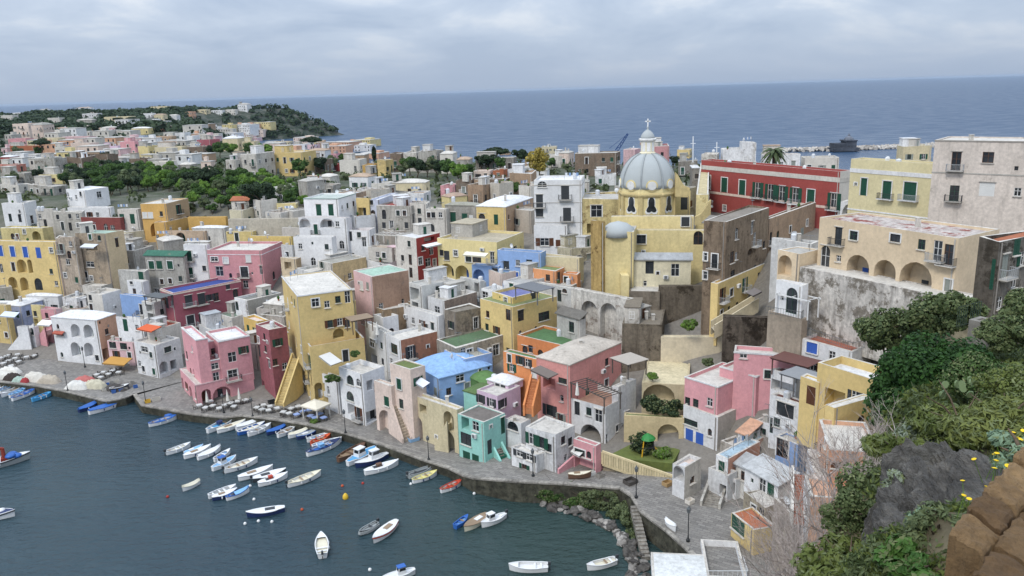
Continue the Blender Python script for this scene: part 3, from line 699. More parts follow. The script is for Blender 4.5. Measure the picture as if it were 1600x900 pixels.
H(None, 316, 535, 306, 343, a=55, Y=YR(pk, 316, 602) + 3.5, zb=4, col='PK', parent=pk, wear=.15, n=0, wins='Rd@1.3x2 320 549;Rw 334 549', roof='flat', rc='W', band=[(.1, .2, 'W')])
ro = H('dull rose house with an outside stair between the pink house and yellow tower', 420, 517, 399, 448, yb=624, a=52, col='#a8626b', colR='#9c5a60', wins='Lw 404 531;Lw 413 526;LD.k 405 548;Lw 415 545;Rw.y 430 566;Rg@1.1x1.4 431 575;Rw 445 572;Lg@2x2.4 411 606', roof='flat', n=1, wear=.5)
# yellow tower with terrace
yl = H('tall yellow house with a planted roof terrace and side stairs above the quay', 484, 541, 452, 569, yb=641, a=66, col='Y', wins='Rc.b@1.1x1.4 475 568;Lc.b@1.0x1.4 475 567;Ra@2.3x3.2 494 612;Rd 540 556', roof='flat', par=.9, rc='#b98a63', n=0, wear=.12)
H(None, 465, 462, 440, 550, a=66, Y=YR(yl, 465, 541) + 2.5, zb=8, col='Y', parent=yl, wins='Rw@1.3x1.5 493 473;Rw 528 468;Rd 543 464;Rs.n 516 506 531 503;LB.w 450 474;Lc.w 452 507;Lc.w 456 548;Ra@2x1.8 529 521', roof='flat', rc='OW', par=.15, wear=.12, n=1, band=[(.1, .2, 'W')])
H('white restaurant house with a blue planted terrace below the yellow tower', 528, 592, 489, 532, yb=648, a=42, col='W', wins='Ln@.8x1.6 513 610;Lg@2x1.6 508 626;Ll@2.5x1.6 501 603;Rw 536 612', roof='flat', par=.9, rc='#7fa3cf', n=0, wear=.15)
q = H('white house with arched windows and loggia balconies left of the pale pink stairs', 566, 584, 529, 600, yb=666, a=42, col='W', wins='Lr@1.9x1.7 547 594;Lr@1.3x1.4 560 598;Lr@2x1.7 547 619;Lg@2x2 549 640;Rl@1.3x1.8 578 602;Rl@1.3x1.8 589 606;Rl@5x2 580 627;Rl@5x2 581 650', roof='flat', par=.8, n=1, wear=.2)
pz = H('pale pink house with a green roof and outside stair on the quay', 641, 578, 609, 664, yb=690, a=42, col='PS', wins='Lc.g@1.1x1.8 624 600;Lw@1x1.6 627 631;Lh 612 601', roof='flat', par=.2, rc='#6f7d45', n=1, wear=.3)
H(None, 611, 604, 584, 617, a=42, yb=682, col='PS', parent=pz, wins='LA@3.4x4.2 603 660;Lc.g@1.2x1.6 604 627', roof='flat', par=.15, n=0, wear=.35)
H('cream house with a steep stair gable and two arches beside the turquoise house', 714, 640, 641, 724, yb=710, a=42, col='CR', wins='LA@2.8x4 651 668;Lg@1.6x1.4 661 639;La@2.2x3.2 701 658;La@2.6x3.6 701 691;Lh 682 683', roof='flat', par=.3, rc='OW', n=2, wear=.35)
H('turquoise house with a grey sloping roof and curved stair on the quay', 756, 661, 715, 789, yb=727, a=42, col='TE', wins='Lg@1.6x2.2 727 661;Lw@1.3x1.5 743 666;Lt@2.2x1.9 728 686;Lt@2x1.9 744 691;Lc.g@1.5x1.6 729 713;Lc.g@1.4x1.6 743 718;Rh 767 667;Rc.k@.9x2.2 765 698;Rc.g@1.2x2.6 787 664', roof='flat', par=.06, rc='#7d7670', n=0, wear=.08)
te = H('turquoise wall of the taller rear house above the grey sloping roof', 748, 617, 724, 790, a=42, Y=116, col='TE', wear=.08, roof='vault', rc='#5f7a45', n=1)
li = H('lilac house with black shutters and a white vaulted roof room', 777, 619, 745, 813, Y=113, a=42, col='LI', wins='Ls.k 751 623 768 629;Rs.k 785 630', roof='flat', par=.3, n=0, wear=.1)
H(None, 794, 602, 761, 817, a=42, Y=INFO[li.name][0][1] + 3.5, zb=11, col='LI', parent=li, wins='LD.k 778 606;LD.k 786 609;Ln 771 603', roof='vault', rc='W', wear=.1, n=0)
H('small white house with an arched window right of the turquoise house', 814, 662, 790, 829, yb=706, a=42, col='W', wins='Lr@2.2x1.5 801 665', roof='flat', par=.12, rc='OW', n=1, wear=.3)
wl = H('peeling white low house with long green shutters on the quay', 868, 682, 821, 898, yb=739, a=42, col='W', wins='Ls.g@1.3x1.7 832 686 845 691;Rw 880 688;Rw 891 690;Lh 849 709;Rn 884 715', roof='flat', par=.15, n=1, wear=.6)
H(None, 838, 712, 799, 852, a=42, yb=740, col='W', parent=wl, wins='Ls.k@1.2x1.3 812 707 827 713;Lh 804 706', roof='flat', par=.5, n=0, wear=.6)
H('tiny pink kiosk house with a white awning and rust door on the quay', 931, 698, 896, 939, yb=742, a=42, col='PK', wins='Lw@1.8x1 906 707;Ln@.8x1.1 920 711;Lg@5x2 914 729', roof='flat', par=.3, rc='G', n=0, wear=.15)
wb = H('tall white house with a pergola terrace and a big arch above the kiosk', 946, 637, 889, 988, yb=704, a=42, col='W', wins='Ld 902 638;Lw 920 643;Ld@1.3x2 935 650;LA@3.8x3.6 923 681;Rh 968 655;Rt@1.3x1 966 668;Rd.g 947 690', roof='flat', par=.8, rc='#b98d75', n=0, wear=.3)
H(None, 966, 604, 956, 994, a=46, Y=111, zb=5, col='W', parent=wb, wins='Rh 975 640', roof='flat', par=.3, n=2, wear=.35)
H('salmon pink house with a mottled vaulted roof above the white pergola terrace', 890, 570, 838, 971, Y=112.5, a=42, col='#e09790', wins='Ls.k@1.4x1.8 859 641;Lg@2.4x1.8 858 599;Lt@1.6x.9 879 595', roof='vault', rc='#c9bfb2', n=1, wear=.15)
og = H('orange house with green flat roofs above the lilac house', 880, 540, 808, 921, Y=122, a=42, col='OR', wins='Lw 829 545;Rh 900 548', roof='flat', par=.5, rc='#5d8656', n=1, wear=.12)
H(None, 842, 563, 786, 853, a=42, Y=117.5, col='OR', parent=og, wins='Ls.k 813 563 824 567;Lw@.8x1.4 796 560;Lc.w 836 583;LD.k 844 624', roof='flat', par=.15, rc='#5d8656', n=1, wear=.12)
# ================================================================ right end of the quay and the lower right houses
H('white tower house with a wide arch beside the stone steps', 1070, 731, 1051, 1096, yb=781, a=50, col='W', colR='OW', wins='La@2x2.4 1062 739;Rh@1x1 1082 750', roof='flat', par=.4, rc='PS', n=0, wear=.4)
pt = H('pink house with white lower floors and blue shutters above the quay steps', 1122, 604, 1070, 1180, a=50, Y=103, col='PK', colR='PK', wins='Lw 1074 627 1087 630;Rc.w@1.2x1.6 1149 628;Lt@2.6x.9 1078 658;Lt@2.4x.9 1090 661;Lc.b@1.3x1.9 1077 679 1085 682 1093 685 1101 688;Rc.k@1.2x2.4 1128 697;Rr 1141 677;RB.w 1170 625', roof='flat', par=.5, rc='OW', n=0, wear=.1, band=[(.1, .2, 'W')], zb=2.5)
H(None, 1249, 556, 1147, 1256, a=18, Y=102.5, dr=3, zb=6, col='PK', parent=pt, wins='Ld.w 1162 548;Lw 1200 585', roof='flat', par=.5, rc='OW', n=0, fill=0, wear=.1, band=[(.1, .25, 'W')])
H(None, 1182, 588, 1160, 1210, a=50, Y=103.6, zb=4, dl=6, col='PK', parent=pt, wins='Rw@1.2x1.6 1197 592;Rw 1196 624', roof='flat', par=.4, rc='OW', n=2, wear=.1, band=[(.1, .2, 'W')])
H(None, 1122, 652, 1068, 1182, a=50, Y=102.2, zb=2, col='W', colR='#b9b3aa', parent=pt, wins='Lt@2.6x.9 1078 660;Lc.b@1.3x1.9 1077 680 1085 683 1093 686 1101 689;Rc.k@1.2x2.4 1130 698;Rr 1143 678', roof='flat', par=.05, rc='OW', n=0, wear=.35)
H('salmon house with a pale blue flat roof right of the stone steps', 1138, 716, 1119, 1188, yb=776, a=50, col='W', colR='#d39a83', wins='Lc.g 1128 728;Rc.k@1.2x1.8 1159 738;Lg@1.4x1.8 1130 760', roof='flat', par=.1, rc='#a9c3d3', n=1, wear=.2)
H('small salmon house with pale blue roof set behind the first', 1169, 696, 1163, 1215, Y=98, a=50, col='#d39a83', wins='Rc.k@1.2x1.8 1178 706', roof='flat', par=.1, rc='#a9c3d3', n=0, wear=.2)
H('tiny white roof hut with green doors below the pink house', 1168, 681, 1153, 1188, Y=99, a=50, col='W', wins='Lc.g 1165 682;Rc.g 1180 683', roof='shed', rc='PE', n=0)
ww = H('white house with a barred window above the yellow hut', 1216, 760, 1164, 1244, Y=86, a=64, col='W', wins='Lw@1.1x2.6 1191 757;Lc.g@1.1x2.2 1204 768;Lh 1175 751;Lc.k@.8x1.4 1178 795 1193 801', roof='shed', rc='#c2c6c9', n=0, wear=.2, zb=3)
H('small yellow hut with a flat terracotta roof at the quay end', 1178, 829, 1143, 1212, yb=868, a=72, col='Y', wins='Lc.g@2.6x1.9 1153 820;Lc.k 1167 837', roof='flat', par=.08, rc='TC', n=0, wear=.25, y0=50)
H('slim blue house with tall windows between the salmon roof and peach terrace', 1247, 694, 1213, 1262, Y=90, a=54, col='BL', wins='Lw@2x3 1221 697;Ld@1x2.6 1237 705', roof='flat', par=.2, rc='G', n=1, wear=.15, zb=4)
ph = H('peach house with a wide white terrace above the bare branches', 1296, 704, 1279, 1376, Y=72, a=104, dl=8, col='PE', colR='#d79b78', wins='Rc.n@.9x.6 1306 727;Lw 1290 690', roof='flat', par=.5, rc='OW', n=0, wear=.25, zb=5)
H(None, 1272, 742, 1262, 1296, Y=74, a=104, dl=6, col='W', colR='PE', parent=ph, roof='flat', n=0, zb=3, wear=.3, par=.5)
H(None, 1266, 776, 1260, 1345, Y=69, a=104, dl=5, col='W', colR='PE', parent=ph, roof='flat', n=0, zb=2, wear=.3, par=.5, rc='PE')
yh = H('bright yellow house with a white sunken terrace roof beside the big bush', 1364, 592, 1278, 1400, Y=83, a=56, col='Y', wins='Lg@2.6x2.3 1304 624;Lh 1287 613;Lc.n@.8x2.2 1318 628', roof='flat', par=1.0, rc='W', n=0, wear=.06, zb=12)
H(None, 1280, 597, 1251, 1290, Y=YL(yh, 1280, 597) - .2, a=56, col='Y', parent=yh, wins='Lc.n@1.2x2.3 1267 618', roof='flat', par=.15, rc='W', n=0, zb=12, wear=.06)
H(None, 1304, 637, 1299, 1364, Y=79, a=62, col='Y', parent=yh, roof='flat', par=.15, rc='OW', n=0, zb=12, wear=.08)
H(None, 1392, 572, 1376, 1425, Y=86, a=56, col='Y', parent=yh, roof='flat', par=.12, rc='Y', n=0, zb=12, wear=.1)
H('white house with stacked balconies left of the bright yellow house', 1255, 634, 1204, 1268, Y=95, a=54, col='W', wins='Lt@2.6x1.9 1227 641;Ld.k 1203 664;LB.w 1240 650;Lw 1214 660', roof='flat', par=.2, rc='#7a5148', n=1, wear=.4, zb=6)
H('white house under a dark maroon pergola roof beside the pink terrace', 1245, 590, 1205, 1262, Y=99, a=54, col='W', wins='Lg@4x1.6 1222 605;Lt@2x1 1240 606', roof='flat', par=.2, rc='#6d5550', n=1, wear=.4, zb=8)
tr = H('white terraced house with a blue door under a maroon awning roof', 1332, 549, 1252, 1380, Y=97, a=52, col='W', wins='Lc.b@1.6x1.6 1269 543;Lw 1300 556', roof='flat', par=.3, rc='#a9644e', n=0, wear=.2, zb=12)
H(None, 1340, 516, 1290, 1372, Y=101, a=52, col='G', parent=tr, wins='Lg@5x2 1305 516;Lc.b@1x2.2 1326 520', roof='shed', rc='#7b4038', n=0, zb=18)
# ================================================================ upper right
lc = H('long sand coloured house with three arches and blue doors above the mottled wall', 1498, 372, 1281, 1562, Y=92, a=60, col='CA', wins='Lr@1.5x3.8 1289 405;Lb.b@1.1x2.4 1310 369;Lh@.8x.9 1310 404;LA@3.4x4.1 1340 422;LA@3.1x4.0 1382 430;LA@4.3x4.6 1430 438;La@1.5x3.8 1464 441;Lc.y@.9x1.5 1482 446;Lb.b@1.1x2.5 1465 392;Lb.b@1.1x2.5 1482 398;Lt@1.2x1.2 1334 368;Ld@1.4x2.1 1348 370;Lt@1.4x1 1399 372;Lw 1440 382', roof='flat', par=.25, rc='#d2c8c0', rund='#9c5a50', rwear=.95, n=1, wear=.1, low=9, fill=.0)
H('small sand house with a half dome porch left of the long sand house', 1250, 396, 1216, 1282, Y=108, a=58, col='CA', colR='CA', wins='Lc.w@1.2x1.6 1252 424;La@2.4x3 1226 415;Lw 1238 415', roof='flat', par=.2, rc='G', n=1, wear=.15)
H('white house with a tall blue arched door and railed balcony above the rock', 1254, 447, 1213, 1262, Y=102.8, a=57, col='W', wins='Lr.b@1.8x3.6 1237 470;Lh 1222 466;Lh 1249 472', roof='flat', par=.3, rc='PS', n=0, wear=.12, zb=15, fill=0)
tb = H('tall bare brown house with a lone balcony right of the church', 1135, 346, 1100, 1202, Y=122, a=40, col='#96826c', colR='#9a866f', wins='Rb.w 1179 374;Rw@1.5x1.9 1144 402 1145 431;Rc.k@1x2.4 1179 425;Lw@.9x1.3 1101 401;Lw@.9x1.3 1101 430;Ra@2x1.2 1172 394', roof='flat', par=.15, rc='#8d857a', n=1, wear=.75, under='#6a5c4e')
H(None, 1202, 343, 1196, 1275, Y=YR(tb, 1202, 346) + .3, a=40, col='TA', parent=tb, wins='Rc.y@1.6x3 1253 368', roof='flat', par=.15, rc='#8d857a', n=2, wear=.6)
H('bright yellow house with a dark door and a ramp on the rock', 1122, 444, 1116, 1203, Y=YR(tb, 1122, 444) - .8, a=40, col='Y', wins='Rw@1.2x1.3 1143 457;Rc.n@1.1x1.8 1177 467', roof='flat', par=.1, rc='MU', n=1, wear=.1, zb=15)
H('ruined white house with peeling walls between church and brown house', 1128, 352, 1100, 1138, Y=128, a=45, col='W', wins='Lw 1103 372;Lc.w 1128 374', roof='shed', rc='#8a857d', n=0, wear=.75)
rp_ = H('long deep red palace with nine green shuttered doors and white trim', 1313, 268, 1096, 1332, Y=150, a=60, col='#a84a44', colR='OW', fill=0, wins='LD.g@1.8x3.2 1106 285 1132 289 1160 293;LS.g@1.5x3.2 1184 297 1204 300 1222 303 1243 306;LD.g@1.8x3.2 1267 309;LS.g@1.5x3.2 1303 315;Lw 1107 322 1132 325', roof='flat', par=.9, rc='OW', n=4, wear=.12, trimc='W', band=[(1.6, .9, 'OW'), (7.0, .5, 'PS')], low=12, seed=5)
H('pale yellow palace with white pilasters and three green shuttered doors', 1462, 256, 1330, 1480, Y=128, a=58, fill=0, col='#d8cc9c', wins='LD.g@1.2x3 1350 292;LB.g@1.6x3 1386 297;LB.g@2.2x3 1422 299;Lh 1337 288', roof='flat', par=.9, rc='CR', n=2, wear=.12, trimc='W', band=[(2.0, .7, 'W'), (8.8, .25, 'W')])
H('white vaulted archway between the red and the pale yellow palaces', 1352, 318, 1314, 1362, Y=140, a=58, col='W', wins='LA@5x4.2 1335 327', roof='flat', n=0)
H('large worn pale pink palace block at the right frame edge', 1690, 222, 1461, 1800, Y=112, a=40, dr=9, fill=0, col='#d6cabf', wins='Lb.w@1.3x2.8 1494 252;Lw.w@1.5x1.6 1544 246;Lb.w@1.3x2.4 1491 302;Lc.w@2x2 1542 296;Lh 1588 263;Lw 1590 300', roof='flat', par=.2, rc='OW', n=3, wear=.45, trimc='G', band=[(4.9, .18, 'G'), (.1, .2, 'DG')])
H('ruined dark stone house with green doors at the right edge', 1562, 378, 1530, 1640, Y=74, a=58, col='#6a6258', colR='#8d877e', wins='Lc.g@1.2x3 1558 430;Rc.g@1.2x2.6 1590 378;Lc.g@1.4x3 1552 462;Rw 1585 440', roof='flat', par=.2, rc='TC', n=1, wear=.9, under='#4a443c')
H('white house with a wall dish squeezed behind the tiny green doored hut', 1203, 664, 1180, 1216, Y=100, a=52, col='W', wins='Lw 1192 676', roof='flat', par=.3, n=3, wear=.35, zb=4)
H('grey white terrace house under the maroon pergola', 1232, 652, 1196, 1246, Y=101, a=54, col='#cfccc6', wins='Ll@3x1.6 1212 660', roof='flat', par=.6, n=3, wear=.45, zb=5)
H('grey flat roofed house between the brown house and the sand house', 1268, 380, 1206, 1280, Y=116, a=50, col='#cfd0d0', wins='', roof='flat', par=.3, n=3, wear=.4, zb=18, rc='#8f8d88')
H('white garden house with a lone door right of the stone steps', 1150, 752, 1118, 1166, Y=93, a=55, col='W', wins='Lg@1.3x1.7 1148 764', roof='flat', par=.4, n=1, wear=.35, zb=2)
H('pale stone wall house under the barred window house', 1196, 792, 1162, 1230, Y=84.5, a=64, col='#b3a892', wins='Lc.k@.8x1.4 1178 797 1190 803', roof='flat', par=.05, n=0, wear=.7, zb=2)
H('grey stone house low between the pink house and the salmon house', 1160, 702, 1126, 1186, Y=98, a=52, col='#b5aea4', wins='Lw 1140 706', roof='flat', par=.5, n=3, wear=.6, zb=3)
H('rough pale wall house right of the yellow hut', 1246, 808, 1210, 1262, Y=75, a=70, col='#b1a596', roof='flat', par=.4, n=1, wear=.8, zb=1, fill=.2)
H('white rounded garden wall house hugging the stone steps', 1137, 744, 1107, 1152, Y=92.6, a=52, col='W', wins='Lg@1.2x1.5 1130 766', roof='flat', par=.5, n=1, wear=.4, zb=2, fill=0)
H('white cottage with a grey roof right below the salmon houses', 1176, 738, 1150, 1192, Y=92, a=58, col='#d9d7d2', wins='Lw 1162 744', roof='shed', rc='#b9bcbe', n=0, wear=.35, zb=2)
# ================================================================ second and third rows, centre
H('white tall house with a gabled parapet left of the church', 909, 281, 834, 916, h=15, a=9, col='W', wins='LB.k@1.4x2.6 843 314;LD.k@1.5x1.7 843 332;Lr@1.9x1.2 847 288;LB.k@1.6x2.7 883 301;LB.k@1.6x2.7 886 335', roof='flat', par=.4, rc='W', n=3, wear=.06, band=[(1.0, .15, 'G'), (4.5, .1, 'G'), (8.5, .1, 'G')], dr=9, fill=0)
H('white terrace annex with brown shutters below the tall white house', 886, 352, 834, 912, Y=INFO['house.%03d' % 0][0][1] if False else 158, a=9, col='W', wins='Ls.n@1.8x1.6 851 378;Lc.n 872 380;Rs.n@1.5x1.6 892 373', roof='flat', par=.8, rc='OW', n=1, wear=.12, dr=6)
H('ochre streaked house between the tall white house and the church', 972, 309, 908, 978, Y=158, a=9, col='#dcc888', wins='Lw@2.2x2.4 932 330;Lg@2x2 925 357', roof='flat', par=.2, rc='G', n=2, wear=.75, under='#8a6f48', dr=8, fill=0)
H('sky blue house with two small windows in the town centre', 845, 395, 777, 853, h=8, a=28, col='BL', wins='Lw@1.3x1.6 791 414 827 412;Lc.b@1.8x1.6 804 431;Lw@1.2x1.8 820 433', roof='flat', par=.4, rc='#9d9a92', n=2, wear=.08)
H('narrow sky blue annex with an arch below the pale yellow house', 779, 416, 737, 785, h=6, a=28, col='BL', wins='La@2.6x2.4 748 430;Lg@1.4x1.6 773 422', roof='flat', n=0, wear=.12)
H('cream windowless wall house right of the sky blue house', 905, 404, 845, 912, h=6, a=28, col='CR', wins='', roof='flat', par=.3, rc='G', n=0, wear=.25)
H('pale yellow long house with ground floor arches beside the red house', 776, 378, 683, 818, h=10, a=28, col='LY', wins='LD.k@1.3x1.9 698 399;Lt@1.4x1.9 732 402;Lt@2x1.7 745 404;Lw 690 395;LA@3.4x3 698 423;LA@3.2x3 722 426', roof='flat', par=.5, rc='#b5aa92', n=2, wear=.12)
H('dark red house with white framed windows left of the pale yellow house', 650, 372, 617, 687, h=12, a=42, col='OW', colR='RE', wins='Rw@1.1x1.6 657 408;Rw@1.5x1.8 669 410;Rw@.8x1.5 679 410;Rd@1.2x2 674 391;Rl@3x1 671 374;Lw 639 381;Lw 629 403;Ld 641 406;Ld 642 426', roof='flat', par=.3, rc='W', n=1, wear=.3)
H('yellow house with a lumpy white roof and green shuttered arch', 790, 323, 744, 833, h=8, a=24, col='Y', colR='TA', wins='Lr@1.6x2.6 753 343;LD.g 775 343;Rs.k 806 344;Rh 814 343', roof='vault', rc='W', n=1, wear=.2)
H('grey bare house with two green shuttered doors left of the lumpy white roof', 744, 321, 695, 752, h=7, a=20, col='#a9a59c', wins='LD.g@1.3x2.2 708 339 726 341;Lc.w 736 341', roof='vault', rc='#9c9a8c', n=1, wear=.7)
H('off white house with three twin windows above the red house', 697, 327, 665, 703, h=8, a=20, col='OW', wins='Lw 670 336 677 336 688 336;Lr.b@1.6x1.8 674 356', roof='flat', n=2, wear=.4)
H('brown stair wall house below the grey bare house', 744, 366, 705, 760, h=5, a=28, col='G', roof='dome', rc='#8c877d', n=0, wear=.6)
H('worn grey house with dark red roof edge above the roof pergola', 642, 322, 588, 668, h=9, a=22, col='#bdb9b0', wins='Lr@1.1x2.2 600 335;Lc.k 600 352;Lw 622 333;Lw 632 333;Lc.k 635 352;Ld 612 352', roof='flat', rc='#a55048', n=3, wear=.65)
H('grey white house with a flower balcony in the upper centre', 665, 318, 640, 672, h=9, a=22, col='OW', wins='Lw 655 330 660 330;Lc.k 656 345', roof='flat', n=2, wear=.5, auto='')
H('small yellow house with brown doors left of the lilac white house', 576, 310, 556, 580, h=8, a=15, col='Y', wins='Ll@2x2 566 331;Lg@2.4x2 566 352', roof='flat', rc='W', n=1, wear=.2)
H('lilac white house with one arched window beside the small yellow house', 590, 312, 576, 622, h=9, a=15, col='#ccd2e4', wins='Lr@1.1x1.8 583 334;Lw 580 316', roof='flat', rc='W', n=1, wear=.2)
wu = H('white house with two green doors over a row of white arches', 528, 310, 474, 556, h=13, a=15, col='W', wins='LD.g@1.3x2.6 498 328 517 328;', roof='flat', rc='#b9c4bd', par=.3, n=1, wear=.1, band=[(.1, .2, 'GB')])
H(None, 541, 341, 466, 549, Y=INFO[wu.name][0][1] - 4, a=15, col='W', parent=wu, wins='La@3x3 475 346;La@2.8x4 492 351;La@3.6x2.6 511 347;Lw 527 350', roof='flat', par=.5, rc='#c59a84', n=0, wear=.12)
H(None, 518, 371, 458, 525, Y=INFO[wu.name][0][1] - 9, a=15, col='W', parent=wu, wins='Lb.k 468 364;Lh 488 380', roof='flat', par=.5, n=0, wear=.12)
H('white house with a brown roof terrace and café awning above the white vaults', 577, 360, 538, 586, h=8, a=15, col='W', wins='Ll@4x2 550 355;Lg@3.5x1.8 567 353;Ld 547 369;Lw 561 367', roof='flat', rc='#8e5a48', n=1, wear=.3)
H('low streaked white wall house below the café awning', 545, 372, 517, 553, h=5, a=15, col='#d0cdc8', roof='flat', n=1, wear=.7)
H('cream roof terrace house with a white pergola frame', 612, 388, 575, 624, h=7, a=25, col='OW', wins='Ll@4x1.6 597 375;Lw 590 398;Lw 600 399', roof='flat', rc='#c9a77e', n=1, wear=.3)
H('pale pink vaulted house left of the dark red house', 632, 388, 605, 640, h=7, a=35, col='OW', wins='Lw 615 402;Lw 625 403', roof='vault', rc='#e0bfc4', n=0, wear=.35)
H('tall house with pink front, bare brown side and pale green roof', 581, 432, 552, 638, h=15, a=50, col='PP', colR='#b5927a', wins='Lc.w@1.2x1.8 565 446', roof='flat', par=.08, rc='#a4c6b3', n=0, wear=.15, wearR=.45)
H('worn cream house with half open shutters above the pale green roof', 519, 411, 496, 572, h=9, a=45, col='OW', colR='#cfb584', wins='Ls.y 503 414;Rw 547 431', roof='flat', rc='#aaa79d', n=2, wear=.6)
H('white house with a dark tarred roof right of the worn cream house', 600, 412, 571, 641, h=6, a=45, col='W', wins='Lw 595 413', roof='flat', rc='#63645f', n=1, wear=.4)
H('low grey white house with many tiny windows under the worn cream house', 484, 425, 464, 556, h=7, a=45, col='#c9cac8', wins='Lw 469 434 477 440;Rw 500 436;Rw 508 440;Lw 470 447', roof='flat', rc='OW', n=2, wear=.5)
H('small tan corner house left of the low grey white house', 462, 404, 438, 470, h=8, a=25, col='#d8c3a0', colR='#b89d78', wins='Lc.y 447 398;Ll@2x1.6 450 415', roof='flat', n=1, wear=.5)
H('white narrow house with tall shutters right of the large pink house', 456, 384, 439, 462, h=9, a=20, col='#cfd0d0', wins='Lc.k 449 398;Lc.k 449 416', roof='flat', rc='#a7c2b4', n=1, wear=.4)
pp = H('large dusty pink house with white windows behind the maroon house', 408, 391, 323, 441, h=11, a=10, col='#cf8e93', wins='Lw@1.7x1 335 405;Lc.w@1.2x1.4 353 407;Lc.w@1.3x1.6 388 404;Ld@1.8x2.2 343 424;Lb@1.8x2.4 382 425;Lh 394 427;Lr@1.3x2 410 422;Lw@1.2x1.7 384 444;Rr 428 430;Rl@1.6x2 431 421', roof='flat', par=.5, n=3, rc='OW', wear=.15, band=[(1.0, .12, 'W')])
H('white tall house with two green shuttered doors left of the dusty pink house', 323, 382, 286, 327, h=11, a=10, col='W', wins='LB.g@1.3x2.4 296 400;LB.g@1.3x2.4 298 426', roof='flat', n=1, wear=.1, par=.2)
H('grey house with a dark green roof and three green shutters', 287, 401, 226, 292, h=10, a=14, col='#b4b1a9', wins='Lc.g@1.5x1.9 237 414 249 414 266 414;Lw.k 253 440 266 439', roof='shed', rc='#3d7461', n=0, wear=.6)
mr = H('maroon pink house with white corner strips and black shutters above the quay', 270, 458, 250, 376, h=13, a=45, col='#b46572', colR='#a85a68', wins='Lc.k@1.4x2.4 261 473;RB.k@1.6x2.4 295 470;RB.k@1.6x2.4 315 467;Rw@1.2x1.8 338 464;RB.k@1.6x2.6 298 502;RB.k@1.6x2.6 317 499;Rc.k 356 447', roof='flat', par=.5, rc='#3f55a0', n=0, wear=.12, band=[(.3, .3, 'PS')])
H('white house with an orange tent roof left of the maroon pink house', 250, 512, 228, 282, h=8, a=35, col='OW', wins='Ll@3x1.2 240 517;Lh 250 530;Rt 264 530', roof='flat', rc='#d2694a', n=1, wear=.3)
H('white house with grey dark balconies left of the maroon house', 240, 474, 221, 262, h=11, a=28, col='#cfcfcc', wins='Ll@3x1.6 236 482;Ll@3.4x1.6 240 496;Ld 216 510', roof='flat', rc='G', n=3, wear=.4)
H('white house with green door behind the pink and cream restaurant', 222, 500, 181, 232, h=10, a=22, col='W', wins='LD.g@1.2x2.6 196 508;Lw.k 214 512;Lc.k 226 516;Lt 186 532', roof='flat', n=3, wear=.3)
H('pale blue boxy house above the white house with green door', 229, 464, 187, 238, h=9, a=22, col='BL', colR='W', wins='', roof='flat', rc='W', n=1, wear=.15)
H('white stepped house with a diagonal stair above the pale blue box', 223, 440, 198, 232, h=9, a=22, col='W', wins='Lw 210 455;Lw 205 440', roof='flat', n=1, wear=.25)
H('white plastered house with a curved flank behind the white arcaded house', 159, 461, 135, 189, h=9, a=22, col='OW', colR='W', wins='Lw 141 465;Ld.n 143 482', roof='flat', rc='OW', n=1, wear=.3)
H('grey mottled house with one green window left of the green roofed house', 226, 424, 184, 232, h=9, a=18, col='#c5c3bd', wins='Lw 192 407;Lw 202 407;Lc.g@1.4x2 220 430', roof='flat', rc='#a7a49b', n=2, wear=.6)
H('low weathered house with a brown tiled edge under the white cube', 210, 392, 183, 240, h=7, a=18, col='#bcb7ae', wins='Lw 210 384;Lw 192 407', roof='flat', rc='#b5b0a6', n=3, wear=.7)
yb_ = H('yellow house with blue doors, arches and loggias at the left edge', 86, 378, -60, 96, h=15, a=14, col='Y', colR='PS', wins='Lc.b@1.4x2.6 1 392 20 393 40 394 60 395;La@2.8x3.4 34 416;La@1.3x3.4 47 416;La@2.4x3.4 57 418;Ld.b 21 417;Ld.b 2 419;Lr@2.2x3 60 444;La@2.6x3 20 442;La@2.4x3.4 38 444;Lw 80 391;Lw.g 6 449;Lw 80 424', roof='flat', par=.3, rc='#8d8b80', n=2, wear=.2)
H('white vaulted roof house below the yellow house with blue doors', 90, 463, 40, 98, h=5, a=14, col='#dfe0e2', wins='Lr.b@2.4x1.6 50 470', roof='dome', rc='W', n=0, wear=.2)
H('white low vaulted house behind the lilac blue house', 44, 474, -10, 50, h=5.5, a=14, col='W', roof='vault', rc='W', n=0, wear=.2)
st = H('tall patchy stone house with a cream side wall beside the yellow house', 165, 366, 117, 193, h=16, a=20, col='#b8a58c', colR='#dcc59b', wins='Lc.g 141 370;Ll@3.6x1.2 143 388;Lw 155 372;Lt@2.4x1.4 141 413;Lg@1.6x1.4 123 411;Lw 143 435;Lg@2x1.6 138 450', roof='flat', par=.15, rc='#a8c1b0', n=2, wear=.75, wearR=.2)
H(None, 117, 372, 86, 123, Y=INFO[st.name][0][1] + 1, a=20, col='#c2b19d', parent=st, wins='Lw 110 381;Lw@1.2x1.4 106 409;Lw 102 430;Lr 108 398', roof='flat', n=2, wear=.75)
H('white house with a ground floor dark stain left of the flank wall', 158, 447, 128, 188, h=6, a=20, col='OW', wins='Lg@2.4x1.4 130 464', roof='flat', n=1, wear=.55, colR='#c9c4b8')
H('dark red long house above the patchy stone house', 187, 340, 126, 193, h=8, a=14, col='#8f4a45', wins='Lw 134 352;Lw 147 355;Lw@1.3x1.4 176 356;Lg@3.4x1.6 158 356', roof='flat', par=.3, rc='#8a4a44', n=0, wear=.25)
H('grey house with four small windows left of the dark red house', 127, 331, 81, 132, h=9, a=14, col='#b5b2aa', wins='Lw 90 339;Lw 109 338;Lw 121 338;Ld 98 353;Ld 110 354;Lw 122 352', roof='flat', n=3, wear=.55)
